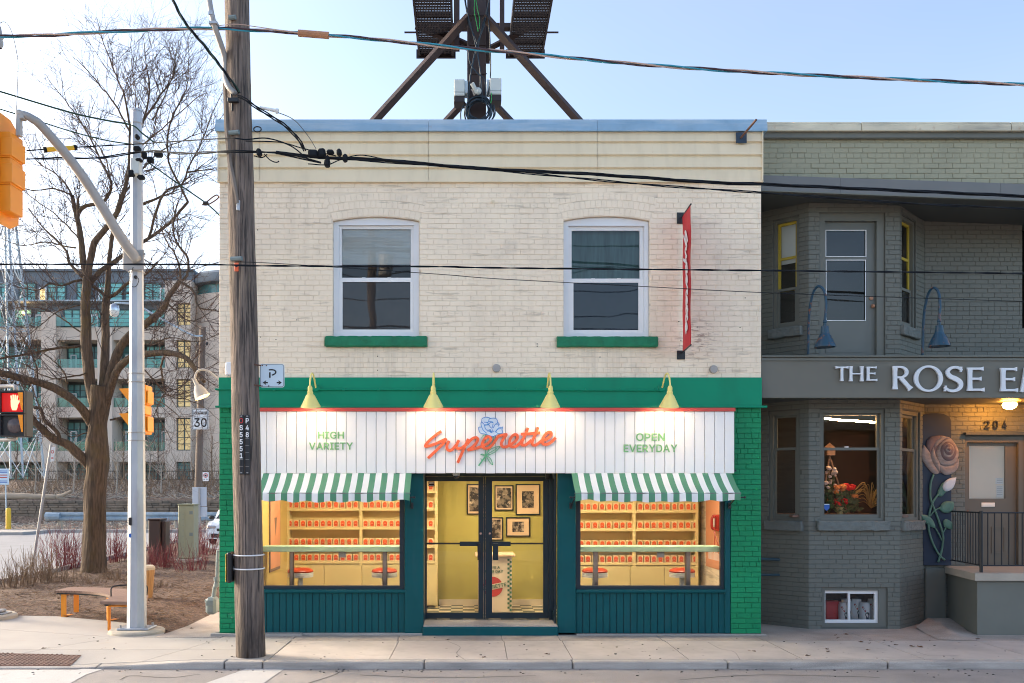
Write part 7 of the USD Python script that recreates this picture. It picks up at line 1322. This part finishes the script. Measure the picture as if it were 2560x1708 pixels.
# saplings and brush of the slope
def sapling(px, py0, py1, y, mat, label, seed, w=.05):
    r = np.random.default_rng(seed); q = smooth_path([P(px, py0, y), P(px + r.uniform(-4, 4), (py0 + py1) / 2, y), P(px + r.uniform(-6, 6), py1, y)], 5); t = thing('sapling', label, 'sapling', 'bare saplings on the slope', loc=q[0]); part('stem', tube(q, np.linspace(w, w * .3, len(q)), 5), mat, t, smooth=True); o = []
    for _ in range(26):
        k = int(r.integers(3, len(q) - 1)); d = np.array([r.normal(0, 1), r.normal(0, .6), r.uniform(.5, 1.4)]); d /= np.linalg.norm(d); l = r.uniform(.4, 1.6); o.append(tube(np.array([q[k], q[k] + d * l * .5, q[k] + d * l + [0, 0, .15]]), [.018, .012, .005], 3, False))
    part('branches', o, mat, t)
for i, (px, a, b, y, mt, lb) in enumerate(((88, 1235, 1085, 47, 'birch', 'pale thin sapling between the leaning post and the lattice tower'), (183, 1234, 1095, 47, 'birch', 'pale thin sapling just left of the tree trunk'), (291, 1236, 1100, 47, 'birch', 'pale thin sapling between tree trunk and signal pole'), (402, 1232, 1130, 47, 'birch', 'pale thin sapling midway between signal pole and brown pole'), (144, 1210, 1090, 52, 'birch', 'sapling with red brown twigs right of the narrow no parking sign'), (395, 1200, 1020, 52, 'twig', 'tall dark sapling right of the signal pole'), (372, 1205, 1080, 52, 'birch', 'sapling close behind the right side of the signal pole'), (488, 1225, 1000, 50, 'birch', 'tall pale sapling left of the brown wooden pole'), (530, 1200, 1090, 51, 'dry_stem', 'sapling next to the shop corner'), (310, 1200, 1075, 53, 'dry_stem', 'sapling left of the signal pole near the fence'), (40, 1200, 1100, 53, 'twig', 'dark sapling inside the lattice tower feet'))):
    sapling(px, a, b, y, mt, lb, 40 + i, .065 if mt != 'birch' else .055)
rb = np.random.default_rng(8); o = []
for _ in range(2600):
    x = rb.uniform(-33, -8); yy = rb.uniform(46, 58); z = 1.68 + np.clip((yy - 45) / 12, 0, 1) * 1.45 - .1; d = np.array([rb.normal(0, .45), rb.normal(0, .3), 1]); l = rb.uniform(.3, 1.0) if rb.random() < .7 else rb.uniform(1.0, 3.4); o.append(tube(np.array([[x, yy, z], [x, yy, z] + d * l * .5, [x, yy, z] + d * l + rb.normal(0, .1, 3)]), [.014, .011, .005], 3, False))
solo('slope_brush', o, 'dry_stem', 'tangle of dry brown twigs covering the slope behind the stone wall', 'brush', kind='stuff')
o = []
for _ in range(2600):
    x = rb.uniform(-32, -8); yy = rb.uniform(45.5, 56) if rb.random() < .7 else rb.uniform(36.5, 44); z = (1.68 + np.clip((yy - 45) / 12, 0, 1) * 1.45) if yy > 45 else (yy - 35.6) * .02; l = rb.uniform(.2, .9); o.append(xf(box(-l / 2, l / 2, -.02, .02, 0, .03), rz=rb.uniform(0, 3.1), ry=rb.uniform(-.5, .5), move=(x, yy, z + .08)))
solo('dead_grass', o, 'birch', 'straw coloured dead stalks lying over the slope and the verge', 'dead grass', kind='stuff')

# ---------------------------------------------------------------- lattice tower and loft building
y = 50.0; pt = thing('lattice_tower', 'pale blue steel lattice tower foot at the left edge behind the lot', 'pylon', loc=(X(40, y), y, 2)); hb = (Z(1195, y), Z(420, y))
def pyl(u, side, w): c = X(15 - 4 * u, y); hw = (X(65, y) - X(0, y)) * (1.35 - 1.12 * u); return np.array([c + side * hw * .5 + (X(45, y) - X(0, y)) * (1 - u) * .6, y + w * (1.6 - 1.3 * u), hb[0] + (hb[1] - hb[0]) * u])
for s in (-1, 1):
    for w in (-1, 1): part('leg', tube([pyl(0, s, w), pyl(1, s, w)], .085, 4), 'pylon', pt)
lv = [0, .16, .32, .48, .62, .74, .84, .92, 1.0]; br_ = []
for a, b in zip(lv[:-1], lv[1:]):
    for (s0, w0), (s1, w1) in (((-1, -1), (1, -1)), ((-1, 1), (1, 1)), ((-1, -1), (-1, 1)), ((1, -1), (1, 1))): br_ += [tube([pyl(a, s0, w0), pyl(b, s1, w1)], .032, 4), tube([pyl(b, s0, w0), pyl(a, s1, w1)], .032, 4), tube([pyl(b, s0, w0), pyl(b, s1, w1)], .035, 4)]
part('braces', br_, 'pylon', pt)
YL = 66.7; lf = thing('loft_building', 'six storey loft apartment building with slate top floors, teal windows and beige piers', 'building', loc=(X(250, YL), YL, 3))
def lx(p): return X(p, YL)
def lz(p): return Z(p, YL)
xl0, xl1 = lx(-260), lx(480)
part('wall', box(xl0, xl1, YL + 2.0, YL + 12, 0, lz(675)), 'loft_dark', lf); part('slate_wall', box(xl0, lx(417), YL + .4, YL + 2.0, lz(818), lz(673), .0), 'loft_slate', lf); part('slate_wall', box(lx(417.5), lx(481), YL + .45, YL + 2, lz(702), lz(673)), 'loft_slate', lf)
part('roof_edge', box(xl0, lx(482), YL + .2, YL + 2.2, lz(676), lz(671)), 'loft_slate', lf)
part('balcony_ledge', box(xl0, lx(413), YL - .6, YL + .39, lz(756.5), lz(753)), 'pylon', lf)
for t, u in ((820, 852), (921, 949), (1019, 1045), (1128, 1155)): part('beige_band', box(xl0, lx(415), YL - .35, YL + 1.99, lz(u), lz(t), .02), 'loft_beige', lf)
for a, b in ((-115, -77), (110, 147), (250, 287)): part('beige_pier', box(lx(a), lx(b), YL - .6, YL + 1.98, 0, lz(782 if a != 250 else 822), .02), 'loft_beige', lf)
part('beige_wall', prism(sbox(lx(415), 0, lx(481), lz(703)).difference(unary_union([sbox(lx(443), lz(b), lx(478.5), lz(a)) for a, b in ((759, 815), (852, 921), (949, 1019), (1045, 1127), (1155, 1201))])), YL - .3, YL + 1.9), 'loft_beige', lf)
def lwin(a, b, t, u, cols, rows, gm, y, door=False):
    x0, x1, z0, z1 = lx(a), lx(b), lz(u), lz(t); w = part('window', [box(x0 - .04, x1 + .04, y, y + .12, z0 - .04, z0 + .06), box(x0 - .04, x1 + .04, y, y + .12, z1 - .06, z1 + .04)] + [box(x - .05, x + .05, y + .003, y + .117, z0 + .06, z1 - .06) for x in np.linspace(x0, x1, cols + 1)] + [box(x0, x1, y + .02, y + .10, z - .03, z + .03) for z in np.linspace(z0, z1, rows + 1)[1:-1]], 'white_paint' if door else 'loft_frame', lf)
    part('pane', box(x0, x1, y + .05, y + .07, z0, z1), gm, w)
y1 = YL + .25
for a, b in ((-60, -22), (-14, 11), (44, 85), (116, 160), (189, 225), (242, 303), (310, 340), (359, 400)): lwin(a, b, 706, 752, 2, 4, 'loft_glass', y1)
for a, b, m in ((97, 113, 'loft_lit_b'), (246, 260, 'loft_glass'), (400, 412, 'loft_glass')): lwin(a, b, 720, 753, 1, 1, m, y1 - .16, True)
for a, b in ((-40, 0), (32, 75), (88, 110), (157, 197), (203, 248), (258, 325), (330, 372), (376, 410)): lwin(a, b, 773, 816, 2, 4, 'loft_glass', y1)
for a, b in ((56, 74), (88, 106), (228, 242)): lwin(a, b, 787, 817, 1, 1, 'loft_glass_b', y1 - .16, True)
part('porch_lamp', ball((lx(56), YL + .1, lz(781)), .12, 1), 'bulb_amber', lf)
y2 = YL + 1.6
for t, u in ((858, 920), (956, 1018), (1052, 1127), (1160, 1200)):
    for i, (a, b) in enumerate(((-70, -10), (-2, 50), (55, 108), (150, 196), (202, 246), (290, 345), (350, 410))): lwin(a, b, t, u, 3, 4, 'loft_glass' if (i + t) % 3 == 0 else 'loft_glass_b', y2)
    for a in (78, 160, 228, 300, 392): lwin(a, a + 13, t + 24, u - 1, 1, 1, 'loft_glass_b', y2 - .2, True)
for t, u in ((754, 818), (892, 921), (990, 1018), (1098, 1127)):
    for a, b in ((-77, 109), (148, 249), (288, 413)): part('glass_balustrade', box(lx(a), lx(b), YL - .28 if t > 760 else YL - .55, YL - .25 if t > 760 else YL - .52, lz(u), lz(u - 22)), 'pane_far', lf)
for (a, b), m in zip(((759, 815), (852, 921), (949, 1019), (1045, 1127), (1155, 1201)), ('loft_lit', 'loft_lit', 'loft_lit', 'loft_lit', 'loft_glass_b')): lwin(444, 478, a + 1, b - 1, 2, 5, m, YL + .0)
for k in (lf,):
    part('corner_tower', lathe([(4.6, 0), (4.6, lz(732))], (lx(545) + 1.0, YL + 4.3, 0), 32), 'loft_beige', lf, smooth=40); part('tower_glass', lathe([(4.2, lz(732)), (4.2, lz(706))], (lx(545) + 1.0, YL + 4.3, 0), 32), 'loft_glass_b', lf, smooth=40)
    part('tower_roof', lathe([(4.3, lz(708)), (4.9, lz(705)), (5.0, lz(698)), (5.0, lz(684)), (4.6, lz(676)), (3.0, lz(668)), (0, lz(664))], (lx(545) + 1.0, YL + 4.3, 0), 32), 'loft_slate', lf, smooth=25)
    part('roof_post', box(lx(112), lx(117), YL + 3, YL + 3.4, lz(676), lz(660)), 'landing_stone', lf)

# ---------------------------------------------------------------- billboard frame over the roof
YB_ = 6.0
bb = thing('billboard_frame', 'brown steel billboard mast with catwalks and braces rising over the shop roof', 'billboard frame', loc=(X(1193, YB_), YB_, 7.25))
def mast(py): return P(1193 + 2 * (py / 300), py, YB_)
ZR = 7.25
part('mast', box(X(1172, YB_), X(1215, YB_), YB_, YB_ + .45, ZR, Z(-160, YB_), .01), 'steel_brown', bb); part('mast_flange', [box(X(1168, YB_), X(1174, YB_), YB_ - .03, YB_ + .5, ZR, Z(-160, YB_)), box(X(1212, YB_), X(1226, YB_), YB_ + .1, YB_ + .5, Z(132, YB_), Z(-160, YB_))], 'steel_brown', bb); part('mast_plate', [box(X(1170, YB_), X(1217, YB_), YB_ - .02, YB_ - .001, Z(p + 2, YB_), Z(p, YB_)) for p in (38, 112, 184)], 'steel_brown', bb)
def bar(a, b, w, y0=YB_, y1=None, ext=False, y=None):
    p, q = P(a[0], a[1], y0), P(b[0], b[1], y0 if y1 is None else y1)
    if ext: q = p + (q - p) * (p[2] - ZR) / (p[2] - q[2])
    part('brace', tube([p, q], w, 4), 'steel_brown', bb)
bar((1172, 42), (936, 302), .098, YB_ - .3, ext=True); bar((1212, 42), (1446, 302), .098, YB_ - .3, ext=True); bar((1160, 255), (1116, 303), .085, YB_ + .8, ext=True); bar((1228, 252), (1276, 303), .085, YB_ + .8, ext=True)
part('crossbeam', box(X(1039, 7.6), X(1361, 7.6), 7.5, 7.7, Z(74, 7.6), Z(63, 7.6)), 'steel_brown', bb)
for a, b in ((1135, 1149), (1250, 1261)): part('post', box(X(a, 7.2), X(b, 7.2), 7.2, 7.4, Z(119, 7.2), Z(-160, 7.2)), 'steel_brown', bb)
bar((1070, 66), (1172, 113), .07, 7.3); bar((1332, 66), (1226, 120), .07, 7.3); bar((1039, 68), (1172, 122), .06, 7.3); 
def walk(xs0, xs1, lab):
    """catwalk seen from below: outer and inner edge in pixels where it leaves the picture and at its far end"""
    zc = Z(140, 8.2); d0 = F * (zc - H) / (CY + 60); d1 = 8.2 + D
    t = thing('catwalk', lab, 'catwalk', 'steel catwalks under the billboard', loc=(0, 8, zc)); xa, xb = X(xs1[0], 8.2), X(xs1[1], 8.2); ya, yb = d0 - D - 1.0, 8.2
    xa, xb = min(xa, xb), max(xa, xb)
    part('edge_beam', [box(xa - .03, xa + .02, ya, yb, zc - .02, zc + .16), box(xb - .02, xb + .03, ya, yb, zc - .02, zc + .16)], 'grate_steel', t); part('end_beam', box(xa - .08, xb + .08, yb, yb + .06, zc - .04, zc + .16), 'grate_steel', t)
    for yy in np.arange(ya + .3, yb, 1.15): part('cross_bar', box(xa + .02, xb - .02, yy, yy + .05, zc + .02, zc + .12), 'steel_brown', t)
    part('grate_bars', [box(x - .0105, x + .0105, ya, yb - .01, zc + .02, zc + .07) for x in np.arange(xa + .05, xb - .03, .034)] + [box(xa + .02, xb - .02, yy, yy + .035, zc + .022, zc + .05) for yy in np.arange(ya, yb, .11)], 'grate_steel', t, kind='stuff')
    part('stub_pipe', cyl(((xa if xa < X(1193, 8.2) else xb), 7.2, zc + .05), ((xa - .3) if xa < X(1193, 8.2) else (xb + .3), 7.2, zc + .05), .02, 6), 'steel_brown', t)
walk((1029, 1117), (1049, 1131), 'left steel grating catwalk under the billboard, seen from below'); walk((1278, 1367), (1273, 1354), 'right steel grating catwalk under the billboard, seen from below')
y = YB_ - .3
for (a, b, t, u), lb in (((1135, 1162, 203, 244), 'pale equipment box on the left of the billboard mast'), ((1224, 1253, 200, 241), 'pale equipment box on the right of the billboard mast')):
    e = thing('equipment_box', lb, 'equipment box', 'pale boxes on the billboard mast', loc=P((a + b) / 2, u, y)); part('casing', box(X(a, y), X(b, y), y - .1, y + .25, Z(u, y), Z(t, y), .015), 'box_pale', e); part('base', box(X(a, y), X(b, y), y - .09, y + .24, Z(u + 16, y), Z(u + .6, y), .01), 'grate_steel', e); part('side_cover', box(X(b if a < 1200 else a - 8, y), X(b + 8 if a < 1200 else a, y), y - .06, y + .2, Z(u - 8, y), Z(t + 2, y), .01), 'sign_pale', e); part('seam', box(X(a, y) - .002, X(b, y) + .002, y - .104, y - .0995, Z(u - 8, y), Z(u - 9, y)), 'gas_grey', e)
y = YB_ - .35; co = thing('cable_coil', 'coil of dark cables hung at the foot of the billboard mast', 'cable', loc=P(1197, 273, y)); rc = np.random.default_rng(3)
part('coil', [tube([P(1197, 274, y) + np.array([(r0 + .012 * math.sin(3 * g + k)) * math.cos(g), .05 * math.sin(g * 2 + k), (r0 * 1.02) * math.sin(g) - .03 * (k % 3)]) for g in np.linspace(0, 6.3, 26)], .011, 5) for k, r0 in enumerate(rc.uniform(.19, .35, 15))], 'cable_navy', co, smooth=True)
for k, pts in enumerate(([(1160, -10), (1166, 25), (1172, 60), (1188, 95), (1192, 120), (1182, 160), (1174, 200), (1170, 262)], [(1224, -10), (1218, 25), (1208, 70), (1192, 110), (1183, 150), (1176, 190), (1172, 240)], [(1162, -10), (1170, 40), (1186, 100), (1196, 150), (1202, 190), (1206, 255)], [(1226, -10), (1214, 35), (1200, 90), (1195, 130), (1200, 180), (1200, 240)], [(1219, 30), (1225, 100), (1226, 190), (1219, 240)], [(1170, 120), (1176, 160), (1195, 185), (1212, 200), (1214, 240)], [(1160, 262), (1152, 280), (1152, 302)], [(1234, 262), (1238, 285), (1228, 303)])): part('cable', tube(smooth_path([P(a, b, y - .02 * (k % 3)) for a, b in pts], 5), .013, 5), 'cable_navy', co, smooth=True)
part('green_wire', [tube(smooth_path([P(a, b, y - .06) for a, b in pts], 5), .009, 5) for pts in ([(1187, -8), (1186, 30), (1192, 60), (1195, 79)], [(1188, -8), (1194, 25), (1199, 50), (1198, 72)], [(1228, 232), (1229, 245), (1227, 258)])], 'cable_lime', co, smooth=True)
fd_ = thing('floodlight', 'small pale floodlight fixture on the billboard mast above the coil', 'light', loc=P(1190, 225, y - .1)); part('head', [cyl(P(1180, 208, y - .2), P(1192, 232, y - .1), .045, 10), ball(P(1195, 228, y - .1), .075, 2)], 'box_pale', fd_, smooth=40); part('arm', cyl(P(1180, 222, y - .1), P(1187, 238, y - .05), .03, 8), 'chrome', fd_)

# ---------------------------------------------------------------- litter, and the street behind the viewer
rl_ = np.random.default_rng(17); o = []
for px, py in [(2068, 1624), (2170, 1626), (2096, 1595), (2089, 1589), (2152, 1606), (2174, 1609), (2210, 1602), (2115, 1587), (2070, 1630), (2390, 1592), (2230, 1606), (2405, 1592), (2300, 1618), (1873, 1628), (1885, 1629), (1366, 1636), (1372, 1637), (1210, 1644), (1116, 1601), (2020, 1640), (2444, 1598), (165, 1540), (455, 1575), (197, 1629), (110, 1622), (480, 1572), (2280, 1617), (2240, 1613), (2155, 1605), (1990, 1610)]:
    q = Gd(px, py); s = rl_.uniform(.02, .05); a = rl_.uniform(0, 6.3); v = np.array([(1, 0, 0), (.3, .5, .35), (-.6, .35, .1), (-1, 0, .3), (-.5, -.4, .05), (.4, -.45, .3)]) * s; o.append(xf((v + [0, 0, .004], np.array([[0, 1, 2], [0, 2, 3], [0, 3, 4], [0, 4, 5]])), rz=a, move=q))
solo('dry_leaves', o, 'dry_leaf', 'dry brown leaves scattered on the pavement by the grey building', 'leaves', kind='stuff')
o = []
for _ in range(190):
    q = np.array([rl_.uniform(-7, 9.5), -2.13 - abs(rl_.normal(0, .22)) - .02, ROAD + .003]) if rl_.random() < .7 else np.array([rl_.uniform(-6, 9), rl_.uniform(-2, -.2), .003]); s = rl_.uniform(.005, .014); o.append(xf(box(-s, s, -s * .7, s * .7, 0, s * .5), rz=rl_.uniform(0, 3), move=q))
solo('grit', o, 'dark_gap', 'dark grit and crumbs along the kerb', 'grit', kind='stuff')
ob = thing('brick_row', 'red brown brick row across the street, seen only as reflections in the windows', 'building', loc=(0, -26, 0)); part('wall', box(-30, 30, -32, -29, 0, 5.6), 'street_brick', ob); part('cornice', box(-30.2, 30.2, -29.002, -28.7, 5.2, 5.7), 'loft_dark', ob)
for x in np.arange(-27, 28, 3.6):
    for z in (1.0, 3.2): part('window', box(x, x + 1.5, -29.001, -28.93, z, z + 1.9), 'car_glass', ob)

o = []
for _ in range(120):
    q = np.array([rl_.uniform(-6.5, 9), rl_.uniform(-1.9, -.05), .0015]); s = rl_.uniform(.006, .02); a = np.arange(7) / 7 * 6.283; v = np.column_stack([np.cos(a) * s * rl_.uniform(.8, 1.2, 7), np.sin(a) * s * rl_.uniform(.8, 1.2, 7), a * 0]) + q; v[:, 2] -= 0 if q[0] > -3 else .0; o.append((v, np.array([[0, i, i + 1] for i in range(1, 6)])))
solo('gum_spots', [m for m in o if m[0][0, 0] > -3.2 or m[0][0, 1] > -1.2], 'gum', 'dark gum spots trodden into the pavement slabs', 'gum', kind='stuff')
for pts in ([(1120, 1604), (1150, 1618), (1142, 1634), (1165, 1652)], [(1770, 1606), (1800, 1622), (1835, 1630), (1850, 1650)], [(2290, 1630), (2330, 1640), (2400, 1638)], [(700, 1606), (740, 1612), (790, 1609)]):
    q = smooth_path([Gd(*p) for p in pts], 6); part('crack', [sheet([tuple(a + n * w), tuple(b + n * w), tuple(b - n * w), tuple(a - n * w)], .0018) for a, b in zip(q[:-1], q[1:]) for n in [np.array([-(b - a)[1], (b - a)[0], 0]) / np.linalg.norm(b - a)] for w in [rl_.uniform(.002, .005)]], 'kerb_dark', pave)
sp2 = thing('street_pole', 'wooden pole with transformer across the street, seen only as a reflection in the upper window', 'utility pole', loc=(-3.0, -18.2, 0))
part('shaft', tube([(-3.0, -18.2, 0), (-3.35, -18.2, 12.5)], [.19, .14], 12), 'wood_far', sp2, smooth=True); part('crossarm', box(-4.4, -2.2, -18.35, -18.25, 11.0, 11.15), 'wood_far', sp2); part('transformer', lathe([(0, 0), (.25, .02), (.25, .8), (0, .85)], (-2.8, -18.1, 9.8), 14), 'galv_arm', sp2); part('wires', [tube(smooth_path([(-14, -18.3, z), (-3.2, -18.3, z - .3 * k), (12, -18.3, z + .1)], 6), .02, 4) for k, z in enumerate((10.9, 10.2, 9.6, 8.9))], 'cable_black', sp2)
